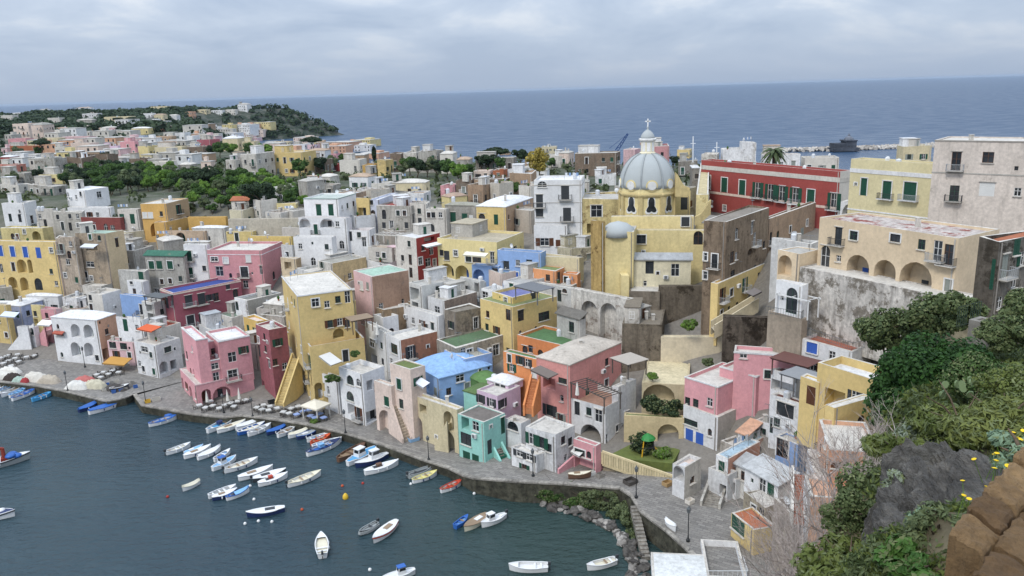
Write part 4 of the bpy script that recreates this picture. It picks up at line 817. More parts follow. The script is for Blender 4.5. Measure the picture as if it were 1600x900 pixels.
H('white cube house with one dark window in front of the garden', 132, 297, 103, 169, h=8, a=30, col='W', wins='Lw 106 304;Lw 126 303;Ld 107 320;Rw@1.4x1.8 155 304', roof='flat', par=.1, rc='W', n=1, wear=.12)
H('low white terrace house in front of the white cube house', 172, 324, 105, 178, h=4, a=14, col='W', roof='flat', n=0, rc='OW', wear=.25)
H('long white house with two small doors at the left edge', 37, 317, 2, 56, h=8, a=12, col='W', wins='Ld 16 340;Ld 31 341;Rd.n 50 343;', roof='flat', n=2, wear=.2)
H('pale house with a dotted frieze right of the long white house', 82, 327, 55, 88, h=8, a=14, col='#cfcac2', wins='Ld.k 71 349;Lw 62 338', roof='flat', n=2, wear=.45)
H('worn cream and yellow house with an arch above the blue doors', 66, 356, 0, 82, h=8, a=14, col='#d8c886', wins='La@2.6x3 57 370;Lw 38 362;Lw 42 362;Lr 20 370', roof='flat', n=2, wear=.55)
H('white house with two green shuttered doors left of the mustard house', 215, 327, 183, 222, h=9, a=14, col='OW', wins='Lc.g@1.4x2.6 191 342 207 342;Lw 193 361;Lw 209 361;Ld 209 367', roof='flat', n=1, wear=.4)
mu = H('mustard house with a big arched door and a bare brown flank', 259, 318, 219, 294, h=10, a=15, col='#d2a552', colR='#b39772', wins='Lc.w@1.6x1.6 226 336 235 336;La@3.4x3.6 244 359;Lh 225 356;Ld 226 372;Lw 252 334', roof='flat', n=3, wear=.15, par=.2)
H(None, 259, 347, 240, 294, Y=INFO[mu.name][0][1] - 3, a=15, col='#d2a552', colR='#d2a552', parent=mu, wins='Lw 246 371', roof='flat', n=0, wear=.15, par=.3)
H('long yellow garden wall left of the grey garden wall', 352, 339, 293, 356, h=4, a=8, dr=.6, col='#d6aa50', roof='flat', par=.1, n=0, wear=.15, name='garden_wall', cat='wall')
H('long pale grey garden wall in front of the grove', 480, 341, 356, 484, h=5, a=6, dr=.6, col='#c4bcab', roof='flat', par=.1, n=0, wear=.5, name='garden_wall', cat='wall')
H('beige arcade house in front of the mustard house', 320, 361, 256, 326, h=5, a=10, col='#c2a98e', wins='La@2.6x2.6 282 371 296 371;Lw 268 372', roof='flat', n=1, rc='#9a8d80', wear=.4)
H('low yellow house with three windows behind the dusty pink house', 455, 370, 389, 461, h=6, a=14, col='#dfc46c', wins='Lg@1.4x1.6 424 365;Lt 404 381;Lt 420 381;Lw 431 384', roof='flat', rc='#b9bec4', n=2, wear=.2)
H('cluttered low yellow and white house with a green roof patch', 395, 362, 353, 400, h=5, a=10, col='#dcc67c', wins='Lw 357 353;Ld 370 371;Lg@1.4x1.8 359 360', roof='flat', rc='#7e9a66', n=4, wear=.35)
H('white vaulted roofs beside the beige arcade house', 350, 356, 300, 358, h=5, a=10, col='#d5d2cb', wins='Lh 322 362', roof='vault', rc='W', n=2, wear=.45)
H('white stone gabled house left of the roof terrace clutter', 325, 378, 288, 330, h=6, a=10, col='#d2cfc8', wins='Lw 306 380', roof='vault', rc='#cfccc6', n=0, wear=.4)
H('blue sided grey house with green shutters right of the maroon house', 386, 470, 366, 440, h=8, a=38, col='W', colR='#a9a69e', wins='Lr 370 478;Lw 386 481;Rs.k 422 494;Rc.b@1.6x1.8 406 492', roof='flat', n=2, rc='#8b8b86', wear=.4)
H('low white house with green flat roof above the pink quay house', 362, 496, 340, 390, h=6, a=42, col='OW', wins='', roof='flat', n=2, rc='#7f9280', wear=.4)
H('small yellow house with a curved parapet beside the dull rose house', 402, 503, 380, 420, h=7, a=45, col='#d8b45a', roof='flat', n=0, rc='PS', wear=.25)
H('pale grey low house behind the pink quay house', 330, 517, 310, 385, h=6, a=48, col='#cfd2d4', roof='flat', n=2, rc='#b7bec4', wear=.4)
# centre: modern white stack and neighbours
H('white concrete house with open loggias and a flat grey roof in the centre', 659, 448, 639, 712, h=11, a=48, col='#d5d6d4', wins='Lg@3x2.6 648 460;Lg@2x2 649 480;Rw 684 452;Rg@2x1.6 697 452', roof='flat', rc='#b9b7b1', n=2, wear=.3, par=.15)
H('white house with a grey rendered flank and roof tanks in the centre', 694, 469, 668, 745, h=9, a=48, col='W', colR='#a38f80', wins='Lw@1.6x1.6 683 485', roof='flat', rc='G', n=4, wear=.35, wearR=.7, par=.6)
H('white cube with shuttered doors under the roof tanks', 750, 440, 719, 754, h=7, a=48, col='#c9cac8', wins='Ld.k 728 455;Lg@1.4x2 745 450', roof='flat', n=1, wear=.35)
H('white house with an outside stair and two dark doors', 685, 494, 622, 692, h=8, a=48, col='W', wins='Lg@2.4x2 630 506;Ld.k 667 515;Ld.k 676 513', roof='flat', n=1, wear=.2, par=.5)
H('white stepped house with a bare brick flank', 626, 532, 601, 683, h=11, a=52, col='W', colR='#b0785c', wins='Lt@2.2x1.8 616 545;Lw 612 565;Lw 606 575', roof='flat', n=1, wear=.15, wearR=.45, par=.5)
H('white low stacked house between yellow tower and brick flank', 603, 520, 570, 612, h=11, a=55, col='#d9dadb', wins='Lt@2x1.6 581 536;Lg@2.4x2 585 562;Lw 596 540;Lw 598 565', roof='flat', n=1, wear=.15, par=.4)
H('brown stone house with a small ochre shed above the white stair house', 600, 486, 566, 652, h=9, a=52, col='#a08b70', colR='#a98e6d', wins='Lw 567 482;Rc.y@1.4x1 622 480', roof='flat', n=1, wear=.7)
H('white curved terrace wall house left of the outside stair house', 598, 497, 584, 622, h=9, a=52, col='W', roof='flat', n=0, wear=.2, par=.8)
H('weathered stone house with a mossy green flat roof', 712, 543, 682, 791, h=9, a=52, col='#a79c8c', colR='#b3a893', wins='Lw 696 526;Rw@1.2x1.6 734 552;Rt@1.8x1.8 748 556;Rw@1.3x2 775 547;Rw 724 549', roof='flat', rc='#5e7a58', n=1, wear=.85, par=.2)
H('bare stone ruin wall house above the mossy green roof', 712, 488, 694, 752, h=9, a=50, col='#9d9182', colR='#a89a86', roof='flat', rc='#8d8578', n=0, wear=.9)
H('bright blue house with a blue vaulted roof above the cream gable', 686, 591, 641, 768, h=9, a=55, col='#8db4e6', wins='Ll@4x2 661 599;Rt 719 591;Rt 724 590;Rh 750 579;Rh 764 575', roof='vault', rc='#8db8ea', n=1, wear=.06)
H('blue parapet terrace house behind the blue vaulted roof', 727, 562, 694, 769, h=9, a=55, col='#8db0e2', roof='flat', rc='#a8a496', n=1, wear=.08, par=.6)
H('green curved roof house behind the turquoise wall', 760, 602, 712, 792, Y=119, a=55, col='#5f8a4c', roof='vault', rc='#5f8748', n=2, wear=.25)
yc = H('yellow house with a green edged roof and oriel in the centre', 801, 480, 750, 870, h=10, a=50, col='Y', wins='Lw 762 491;Lw@1.3x2 794 492;Rw@1.4x2 814 493;Rt@2.6x1.6 850 494', roof='flat', rc='#8a9360', n=1, wear=.15, par=.12)
H(None, 801, 464, 769, 842, Y=INFO[yc.name][0][1] + 2.5, a=50, col='#e0c472', parent=yc, wins='Lw 790 470;RD.k 834 466', roof='flat', rc='#7a80b8', n=1, wear=.15)
H('white box house with one brown window beside the yellow oriel house', 769, 455, 752, 792, h=8, a=50, col='W', wins='Lw@1.8x1.8 758 463', roof='flat', n=1, wear=.15)
H('white house with a green door below the sky blue house', 815, 443, 786, 872, h=7, a=45, col='W', wins='LD.g 799 452;Rc.g 830 462;Rc.k 874 462', roof='flat', rc='#b9b9b7', n=2, wear=.25)
H('small orange house with white door in front of the cream wall', 868, 423, 831, 882, h=6, a=35, col='#e49a62', wins='Lw 856 434;RD.k 873 434', roof='flat', rc='#7e8f58', n=0, wear=.15, par=.12)
H('low orange annex beside the small orange house', 902, 428, 880, 907, h=4.5, a=28, col='#e49a62', wins='Lw 884 437', roof='flat', rc='PE', n=0, wear=.15)
H('grey white ruined house left of the arcaded retaining wall', 906, 500, 870, 915, h=9, a=50, col='#c4c2bd', wins='Lw 890 494;Lw@1.2x1.8 893 511', roof='shed', rc='#77736c', n=0, wear=.55)
H('white flat house with a diagonal stair below the orange annex', 893, 452, 838, 900, h=6, a=45, col='#d2d3d2', wins='Ld.k 874 462;Lr 882 450', roof='flat', n=1, wear=.4)
H('ochre tower wall left of the church apse', 939, 347, 923, 942, Y=134, a=45, fill=0, col='#c9a860', roof='flat', n=0, wear=.7, under='#6e5537')
# ================================================================ church
CY = '#e5d292'
ch = H('pale yellow church with a grey ribbed dome and white cross', 1100, 360, 942, 1112, Y=137, a=12, col=CY, wins='Lr@1.6x2.6 1091 371;Lh@1.6x1.6 1002 374', roof='flat', par=.25, rc='#b4b6b8', n=0, wear=.22, name='church', cat='church', zb=12, under='#b08f50', fill=0)
H(None, 1084, 338, 955, 1098, Y=141, a=12, col=CY, parent=ch, wins='Lc.k@1.4x2 1071 345', roof='flat', par=.3, rc='#b9bbbd', n=0, wear=.18, zb=20, under='#b08f50')
H(None, 1080, 407, 982, 1092, Y=133, a=10, col='#e6dcba', parent=ch, wins='Lw@1.4x2.2 1015 418 1055 422;Lh@.6x1 1008 443', roof='shed', rc='#aeb2b6', n=0, wear=.25, zb=12)
H(None, 1079, 299, 1051, 1090, Y=152, a=12, col=CY, parent=ch, wins='Lc.k@1.3x2.4 1069 318', roof='flat', par=.2, rc='#c9b98c', n=0, wear=.2, zb=22)
H(None, 1107, 303, 1088, 1110, Y=143, a=14, col=CY, parent=ch, roof='flat', par=.2, rc='#c9b98c', n=0, wear=.5, zb=20, under='#9a7b45')
co = np.array(ch['_o']); AX = Py(1011, 300, 149.0)
def zat(y): return Py(1011, y, 149.0)[2]
def rat(p): return p * np.linalg.norm(AX - CC) / math.hypot(F_PX, 210)
CM = plaster(CY, .15, '#b08f50'); LEAD = flat('dome_lead', '#acb1b1', .85, .95, spec=.15, var=.07, sc=.8); WT = plaster('#e6e6e4', .15); CDK = plaster('#cdb87c', .3)
def chl(name, prof, n, m, sm=False, a0=math.pi / 8):
    mb = MB(); mb.lathe([(rat(r), zat(y)) for r, y in prof], n, (AX[0], AX[1], 0), 0, a0)
    mb.v = [tuple(np.array(v) - co) for v in mb.v]; return mb.build(name, m, ch, sm=sm)
chl('drum', [(44, 341), (44, 338), (43, 337), (43, 303)], 8, CM)
chl('drum_cornice', [(43, 304), (45.5, 302.5), (46.5, 300), (46, 298.5), (44, 297.6)], 8, CDK)
chl('dome_base', [(43.6, 298), (43.6, 290), (42, 289.5)], 8, CM)
dp = [(43 * math.cos(t) ** .92 if t < 1.5 else 0, 291 - 53 * math.sin(t)) for t in np.linspace(0, 1.36, 12)]
dome = chl('dome', dp, 32, LEAD, True)
for k in range(8):
    rb = MB(); t = math.pi / 8 + k * math.pi / 4
    for (r0, y0_), (r1, y1_) in zip(dp[:-1], dp[1:]):
        a_ = np.array([AX[0] + rat(r0 + .6) * math.cos(t), AX[1] + rat(r0 + .6) * math.sin(t), zat(y0_)]); b_ = np.array([AX[0] + rat(r1 + .6) * math.cos(t), AX[1] + rat(r1 + .6) * math.sin(t), zat(y1_)])
        rb.bar(a_ - co, b_ - co, .28, .22)
    rb.build('rib', flat('rib_lead', '#979c9d', .85), dome)
chl('lantern_drum', [(12.5, 241), (12.5, 238), (10.6, 237), (10.6, 221)], 8, plaster('#e2dabc', .15))
chl('lantern_cornice', [(10.6, 221.5), (13.5, 219), (14, 217), (12, 216)], 8, WT)
chl('lantern_dome', [(11, 216.5), (10.6, 213), (8, 208), (4.5, 204.5), (1.6, 202.5), (1.2, 200.5), (2.0, 199), (.5, 197.5)], 16, LEAD, True)
for k in range(8):
    lw = MB(); t = k * math.pi / 4; d_ = np.array([math.cos(t), math.sin(t), 0]); e_ = np.array([-d_[1], d_[0], 0]); c_ = np.array([AX[0], AX[1], (zat(222) + zat(236)) / 2]) + d_ * rat(10.6) * math.cos(math.pi / 8)
    lw.box(c_ - co, (.06, rat(5), zat(222) - zat(236)), (d_, e_, (0, 0, 1)))
    lw.build('lantern_panel', plaster('#f0eee6', .1), ch)
cr = MB(); t0 = np.array([AX[0], AX[1], zat(200)]) - co; t1 = np.array([AX[0], AX[1], zat(185.5)]) - co; cr.bar(t0, t1, .2); c_ = t0 + (t1 - t0) * .72; cr.bar(c_ - (rat(4.2), 0, 0), c_ + (rat(4.2), 0, 0), .2)
cr.build('cross', flat('cross_white', '#e8e8e6', .4), ch)
# oculi at the foot of the dome and bell shaped drum windows, one on each side of the octagon
for k in range(8):
    t = k * math.pi / 4; d_ = np.array([math.cos(t), math.sin(t), 0]); e_ = np.array([-d_[1], d_[0], 0]); up = np.array([0, 0, 1.])
    f_ = np.array([AX[0], AX[1], 0]) + d_ * rat(43.2) * math.cos(math.pi / 8)
    mb = MB(); c_ = f_ + up * zat(285.5) + d_ * .15 - co
    def disc(r, off, m):
        i = [c_ + d_ * off + e_ * r * math.cos(q) + up * r * math.sin(q) * .95 for q in np.linspace(0, 2 * math.pi, 17)[:-1]]; o_ = [p - d_ * (off + .7) for p in i]
        mb.poly(i, m)
        for j in range(16): mb.poly([o_[j], o_[(j + 1) % 16], i[(j + 1) % 16], i[j]], m)
    disc(rat(9.0), .12, 0); disc(rat(6.8), .22, 1)
    mb.build('oculus', [CM, WT], ch)
    if k % 4 == 0: pass
    wsh = [(-4.6, -3), (-4.8, 3), (-4.4, 6.5), (-2.6, 9.6), (0, 10.6), (2.6, 9.6), (4.4, 6.5), (4.8, 3), (4.6, -3), (6.6, -6), (8.0, -9.5), (6.4, -12.4), (3.0, -12.8), (0, -11), (-3.0, -12.8), (-6.4, -12.4), (-8.0, -9.5), (-6.6, -6)]
    cw_ = f_ + up * zat(315) - co
    for nm, sc_, off, mt in (('drum_window_frame', 1.22, .06, WT), ('drum_window', .98, .10, glass())):
        mb = MB(); P_ = [cw_ + d_ * off + e_ * rat(x * sc_) + up * rat(y * sc_ + 1.5) for x, y in wsh]; mb.poly(P_)
        for a_, b_ in zip(P_, P_[1:] + P_[:1]): mb.poly([a_ - d_ * .2, b_ - d_ * .2, b_, a_])
        mb.build(nm, mt, ch)
    pl_ = MB(); t2 = t + math.pi / 8; dd = np.array([math.cos(t2), math.sin(t2), 0]); ee = np.array([-dd[1], dd[0], 0])
    pl_.box(np.array([AX[0], AX[1], (zat(303) + zat(337)) / 2]) + dd * rat(42.6) - co, (.5, .9, zat(303) - zat(337)), (dd, ee, up)); pl_.build('pilaster', CDK, ch)
# rounded apse wall at the front left and its grey cap, buttress, volutes
H(None, 990, 362, 941, 998, Y=133.6, a=14, col=CY, parent=ch, roof='flat', par=.1, rc='#aeb4b8', n=0, wear=.22, zb=11, under='#b08f50', fill=0, dr=6)
ap = Py(966, 357, 136.4); mb = MB(); rA = rat(24)
mb.lathe([(rA, ap[2] - 1.2), (rA * .96, ap[2]), (rA * .55, ap[2] + .9), (.1, ap[2] + 1.3)], 20, (ap[0], ap[1], 0)); mb.v = [tuple(np.array(v) - co) for v in mb.v]; mb.build('apse_cap', LEAD, ch, sm=True)
mb = MB(); a_ = Py(979, 436, 133.5) - co; b_ = Py(972, 466, 132.5) - co
mb.box((a_ + b_) / 2, (1.3, 2.2, abs(a_[2] - b_[2]) + 2)); mb.build('buttress', CM, ch)
for (vx, vy, sg) in ((1066, 286, 1), (1098, 330, -1)):
    mb = MB(); c_ = Py(vx, vy, 146 if vx == 1066 else 140) - co; w_ = rat(11)
    pr = [(-w_, 2.0), (-w_ * .7, 1.6), (-w_ * .3, .6), (w_ * .2, -.4), (w_, -.9), (w_, -2.4), (-w_, -2.4)]
    f0 = [c_ + (x * sg, -.4, z) for x, z in pr]; f1 = [p + (0, .8, 0) for p in f0]; mb.poly(f0); mb.poly(f1[::-1])
    for i in range(len(f0)): j = (i + 1) % len(f0); mb.poly([f0[i], f0[j], f1[j], f1[i]])
    mb.build('volute', CDK, ch)
# ================================================================ retaining walls, rock, ramps
def RW(label, *k, **kw):
    kw.setdefault('n', 0); kw.setdefault('par', .1); kw.setdefault('name', 'retaining_wall'); kw.setdefault('cat', 'wall'); return H(label, *k, **kw)
RW('peeling white retaining wall with tall blind arches below the church', 983, 468, 892, 990, Y=127, a=45, col='#d6d2ca', wins='La@3.6x8 921 505;La@3.6x8.6 951 512;La@2.4x4 900 503', wear=.8, zb=6, under='#9a8f86')
RW('black streaked block wall under the church', 1031, 456, 983, 1036, Y=130, a=12, col='#8a7f70', wear=.8, under='#544c41', zb=10)
RW('dark bare rock face under the church annex', 1119, 447, 1030, 1130, Y=129.5, a=6, col='#7a6f60', wear=.85, under='#4e463b', zb=10, rc='#7a7062')
RW('dark lower rock terrace with satellite dishes below the block wall', 1034, 508, 972, 1040, Y=121, a=14, col='#837868', wear=.85, under='#50483d', zb=6, n=4, rc='#857b6c')
RW('tall plain cream retaining wall left of the dark cave', 1146, 527, 1033, 1152, Y=119.5, a=6, col='#d6c9ac', wear=.2, zb=5, wins='Lh 1110 528', rc='CR')
RW('cream terrace wall with two flat arches above the garden bushes', 1076, 602, 1003, 1090, Y=110, a=14, col='#cfbf98', wins='LA@5x3 1028 614;LA@4x3 1056 619', wear=.3, zb=4, rc='CR')
RW('cream garden wall with a ramp behind the playground', 1069, 654, 975, 1075, Y=106.5, a=12, col='#d5c192', wins='LA@3x3 1044 678', wear=.25, zb=3, rc='#7f8a55')
RW('mottled white and grey wall below the long sand coloured house', 1502, 470, 1250, 1520, Y=88, a=60, dr=4, col='#d9d3cb', wear=.92, zb=20, under='#8f887e')
RW('dark cave rock under the yellow house ramp', 1206, 497, 1130, 1216, Y=113.5, a=14, col='#6a6055', wear=.95, zb=6, under='#3c352e', rc='#6a6055')
RW('grey beige rendered wall under the railed balcony', 1253, 499, 1200, 1262, Y=102.4, a=57, col='#a89a88', wear=.5, zb=8)
RW('grey concrete garden wall at the right edge above the bush', 1545, 506, 1528, 1562, Y=46, a=60, dr=1.2, col='#8e8a82', wear=.6, zb=34, rc='#8a8578', name='garden_wall')
# cream ramp parapet up to the yellow house
a_, b_ = Py(1117, 508, 116), Py(1186, 466, 119)
t_ = thing('ramp', 'cream sloping ramp climbing to the yellow house above the cave', 'ramp', ((a_ + b_) / 2) - (0, 0, 3))
mb = MB(); o_ = np.array(t_.location); d_ = b_ - a_; P_ = [a_ - o_, b_ - o_]
for dy, m_ in ((0, 0), (2.2, 0)):
    q0, q1 = P_[0] + (0, dy, 0), P_[1] + (0, dy, 0)
    mb.poly([q0 - (0, 0, 2.2), q1 - (0, 0, 2.2), q1, q0]); mb.poly([q0 + (0, .3, 0), q1 + (0, .3, 0), q1 + (0, .3, -2.2), q0 + (0, .3, -2.2)]); mb.poly([q0, q1, q1 + (0, .3, 0), q0 + (0, .3, 0)])
mb.build('parapet', plaster('#d9cba9', .25), t_)
mb = MB(); mb.poly([P_[0] - (0, 0, 1), P_[1] - (0, 0, 1), P_[1] + (0, 2.3, -1), P_[0] + (0, 2.3, -1)]); mb.build('ramp_floor', plaster('#b9ad95', .4), t_)
# ================================================================ stairs
def stair(label, a, b, w, n, mat, wall=None, side=None, name='staircase', tex=None):
    """flight from low point a up to b, w wide; every step a piece"""
    a = np.array(a, float); b = np.array(b, float); t_ = thing(name, label, 'stairs', a); d = (b - a); hz_ = d * [1, 1, 0]; l = np.linalg.norm(hz_); e = hz_ / l; s = np.array([e[1], -e[0], 0]); me = None
    st = l / n; rz = math.atan2(e[1], e[0])
    for i in range(n):
        hgt = d[2] * (i + 1) / n
        if me is None:
            mb = MB(); mb.box((0, 0, -.5), (st + .02, w, 1.0)); me = mb.mesh('step', [mat])
        put('step', me, t_, e * st * (i + .5) + np.array([0, 0, hgt]), (0, 0, rz))
    for sg in ((-1, 1) if wall else ()):
        mb = MB(); q = s * sg * (w / 2 + .15)
        p0, p1 = q - e * .2, q + hz_ + e * .2
        for k in (-.15, .15):
            mb.poly([p0 + s * k - (0, 0, 1), p1 + s * k - (0, 0, 1), p1 + s * k + (0, 0, d[2] + .9), p0 + s * k + (0, 0, .7)])
        mb.poly([p0 - s * .15 + (0, 0, .7), p1 - s * .15 + (0, 0, d[2] + .9), p1 + s * .15 + (0, 0, d[2] + .9), p0 + s * .15 + (0, 0, .7)])
        mb.poly([p0 - s * .15 - (0, 0, 1), p0 + s * .15 - (0, 0, 1), p0 + s * .15 + (0, 0, .7), p0 - s * .15 + (0, 0, .7)]); mb.build('stair_wall', wall, t_)
    return t_
ST = stone('step_stone', '#5d5953', '#9a948a', 2.5, .4, .05)
stair('worn grey stone steps climbing between white walls from the quay', Pz(1110, 792, 3), Py(1128, 742, 98.0), 2.0, 16, ST, plaster('#c9c5bc', .7))
stair('terracotta flight of steps between white walls by the bare shrubs', Py(1253, 808, 72), Py(1253, 742, 77.5), 1.6, 16, plaster('#a9694f', .3), plaster('#dcd8d0', .3))
stair('broad white outside stair of the house at the quay tables', Pz(20, 548, 1.4), Py(48, 512, 171), 1.6, 12, plaster('#d9d6d0', .3), plaster(C['W'], .2))
stair('pink outside stair beside the small pink house', Pz(56, 542, 1.4), Py(76, 516, 171.5), 1.3, 10, plaster('#cfa0a0', .3), plaster(C['PK'], .2))
stair('steep yellow outside stair on the flank of the yellow tower', Pz(438, 634, 1.4), Py(462, 560, 139), 1.4, 18, plaster('#c9b070', .3), plaster(C['Y'], .15))
stair('narrow worn stair running up the pale pink house', Pz(636, 690, 1.4), Py(612, 612, 121), 1.2, 18, plaster('#b9a893', .6), plaster(C['PS'], .4))
stair('cream stair gable leading down from the cream house', Pz(686, 700, 1.4), Py(702, 662, 113.5), 1.2, 10, plaster('#cbb98c', .4), plaster(C['CR'], .3))
stair('small pink stair beside the tiny pink kiosk', Pz(868, 737, 3), Py(893, 716, 104.8), 1.1, 8, plaster('#cfb0b0', .4), plaster(C['PK'], .2))
stair('turquoise curved stair at the turquoise house', Pz(789, 724, 2), Py(772, 690, 111), 1.2, 10, ST, plaster(C['TE'], .15))
stair('orange outside stair between the lilac and salmon houses', Py(826, 640, 111), Py(836, 595, 113.5), 1.1, 12, plaster('#c57a45', .3), plaster(C['OR'], .15))
# ================================================================ slatted garden fence on the quay terrace
fa, fb = Py(941, 727, 102.0), Py(1052, 766, 99.5)
t_ = thing('garden_fence', 'cream concrete fence of upright slats in front of the playground garden', 'fence', fa)
d_ = (fb - fa) * [1, 1, 0]; l_ = np.linalg.norm(d_); e_ = d_ / l_; dz = (fb - fa)[2] / l_; nn = np.array([e_[1], -e_[0], 0]); FM = plaster('#d9c89a', .3)
for z_, h_ in ((.12, .25), (2.1, .3)):
    mb = MB(); mb.bar((0, 0, z_), e_ * l_ + (0, 0, dz * l_ + z_), .25, h_); mb.build('rail', FM, t_)
sm_ = MB(); sm_.box((0, 0, 1.1), (.3, .16, 1.75)); smm = sm_.mesh('slat', [FM]); k_ = 28
for i in range(k_ + 1): put('slat', smm, t_, e_ * l_ * i / k_ + np.array([0, 0, dz * l_ * i / k_]), (0, 0, math.atan2(e_[1], e_[0])))
# wall slab behind the slats carries the terrace
mb = MB(); mb.bar(e_ * .1 - nn * .5 + (0, 0, -.6), e_ * l_ - nn * .5 + (0, 0, dz * l_ - .6), .5, 2.6); mb.build('terrace_wall', plaster('#a89a80', .5), t_)
# ================================================================ houses on the plateau and far hill: x0, x1, top, foot, colour
FAR = '''118 152 168 176 W;128 163 177 188 W;162 205 182 196 CR;235 272 166 176 CR;220 240 177 184 W;240 262 179 187 CR;262 282 180 187 W;61 82 171 178 W;19 33 176 183 W;0 21 180 190 OW;
74 94 184 195 OW;119 146 187 197 G;19 47 193 215 PS;48 74 195 216 PS;87 113 199 209 PE;205 234 200 211 LY;158 182 199 207 PP;143 157 201 209 TA;200 226 212 223 LB;236 272 213 223 TA;273 291 208 219 W;
12 44 216 229 PK;15 57 228 243 TC;60 94 216 229 CR;96 145 213 226 PP;110 144 223 241 PS;145 160 230 241 PK;161 186 228 239 LI;187 213 221 243 PK;215 239 228 247 LY;241 288 229 247 CR;85 109 229 242 OW;
0 19 245 259 RE;0 28 257 269 SA;53 99 248 273 G;102 138 246 270 BR;140 172 241 264 BR;173 200 247 260 W;201 229 248 266 BR;232 275 253 275 OW;279 300 257 272 G;0 54 271 289 G;60 99 273 288 LY;0 41 289 303 OW;43 100 290 306 G;
286 304 174 185 PE;306 324 171 179 CR;327 350 172 179 W;352 369 171 178 OW;371 392 163 177 W;281 289 207 223 W;291 306 212 226 W;307 337 218 237 RO;347 375 216 236 CR;378 407 221 236 CR;310 344 209 217 OW;
292 328 229 246 BR;428 454 221 232 CR;456 479 225 238 W;480 497 226 238 PP;352 374 250 282 OW;375 410 241 281 OW;427 478 238 276 Y;480 511 235 252 W;470 514 250 272 BR;516 529 240 254 PK;530 564 250 273 OW;566 588 257 276 MU;589 608 250 276 Y;
424 457 293 312 W;478 523 289 308 G;497 524 276 290 OW;545 577 276 300 W;498 530 256 268 RE;534 560 243 252 PE;
609 629 240 268 BR;630 652 238 268 OW;653 686 236 270 G;687 710 240 271 OW;713 742 249 274 G;743 808 247 268 DG;773 798 237 248 TA;740 768 267 281 PS;770 789 266 281 TC;790 816 266 279 W;
612 687 285 308 CR;688 712 291 309 PK;712 740 281 309 BR;741 762 281 309 TA;763 795 280 309 BR;796 834 271 308 TA;817 835 262 274 W;580 611 286 303 OW;525 556 300 316 G;558 582 296 310 W;595 634 302 318 G;636 664 301 318 W;
846 871 229 246 CR;856 880 243 262 OW;873 896 239 262 PS;898 972 238 276 BR;912 934 227 240 BR;974 1000 234 268 PP;1022 1056 228 270 #c98f92;1058 1086 234 254 Y;1060 1094 252 276 DG;930 967 273 290 W;900 929 284 300 OW;
1000 1026 222 232 PE;838 856 266 284 W;1082 1098 262 300 DG;1130 1186 232 250 W;1160 1184 222 242 W;1192 1256 240 256 W;1258 1316 246 264 OW;1412 1462 228 252 CR;1096 1130 240 256 OW;820 846 250 266 TA'''
CN = dict(W='white', OW='off-white', CR='cream', PS='pale beige', PE='peach', G='grey', LY='light yellow', PP='pale pink', TA='tan', LB='pale blue', PK='pink', TC='terracotta', LI='lilac', RE='red', SA='salmon', BR='brown stone', RO='rose', Y='yellow', MU='mustard', DG='dark grey')
def in_grove(x, y): return (100 < x < 430 and y > 266) or (330 < x < 425 and y > 239)
rows_ = [q.split() for q in FAR.replace('\n', '').split(';') if q.strip()]
TINY = []; _fr = random.Random(21); _occ = [tuple(map(float, q[:4])) for q in rows_]
for _ in range(2500):
    if len(TINY) > 120: break
    _y1 = _fr.choice([204, 210, 216, 222, 228, 234, 240, 248, 256, 264]) + _fr.uniform(-3, 3); _x0 = _fr.uniform(0, 560 if _y1 > 228 else 400); _w = _fr.uniform(14, 34) * (_y1 / 235); _h = _w * _fr.uniform(.35, .6)
    if any(min(_x0 + _w, o[1]) - max(_x0, o[0]) > .25 * _w and abs(_y1 - o[3]) < 7 for o in _occ): continue
    if in_grove(_x0 + _w / 2, _y1): continue
    TINY.append((_x0, _x0 + _w, _y1 - _h, _y1, _fr.choice(['W', 'OW', 'CR', 'PS', 'G', 'PE', 'PP', 'LY', 'OW', 'TA', 'W']))); _occ.append((_x0, _x0 + _w, _y1 - _h, _y1)); continue
    _occ.append((_x0, _x0 + _w, _y1 - _h, _y1)); rows_.append([_x0, _x0 + _w, _y1 - _h, _y1, _fr.choice(['W', 'OW', 'CR', 'PS', 'G', 'PE', 'PP', 'LY', 'OW', 'TA', 'W'])])
ORD = ['first', 'second', 'third', 'fourth', 'fifth', 'sixth', 'seventh', 'eighth', 'ninth', 'tenth', 'eleventh', 'twelfth', 'thirteenth', 'fourteenth', 'fifteenth', 'sixteenth', 'seventeenth', 'eighteenth', 'nineteenth', 'twentieth', 'twenty-first', 'twenty-second', 'twenty-third', 'twenty-fourth', 'twenty-fifth', 'twenty-sixth', 'twenty-seventh', 'twenty-eighth', 'twenty-ninth', 'thirtieth', 'thirty-first', 'thirty-second', 'thirty-third', 'thirty-fourth', 'thirty-fifth']
cnt = {}
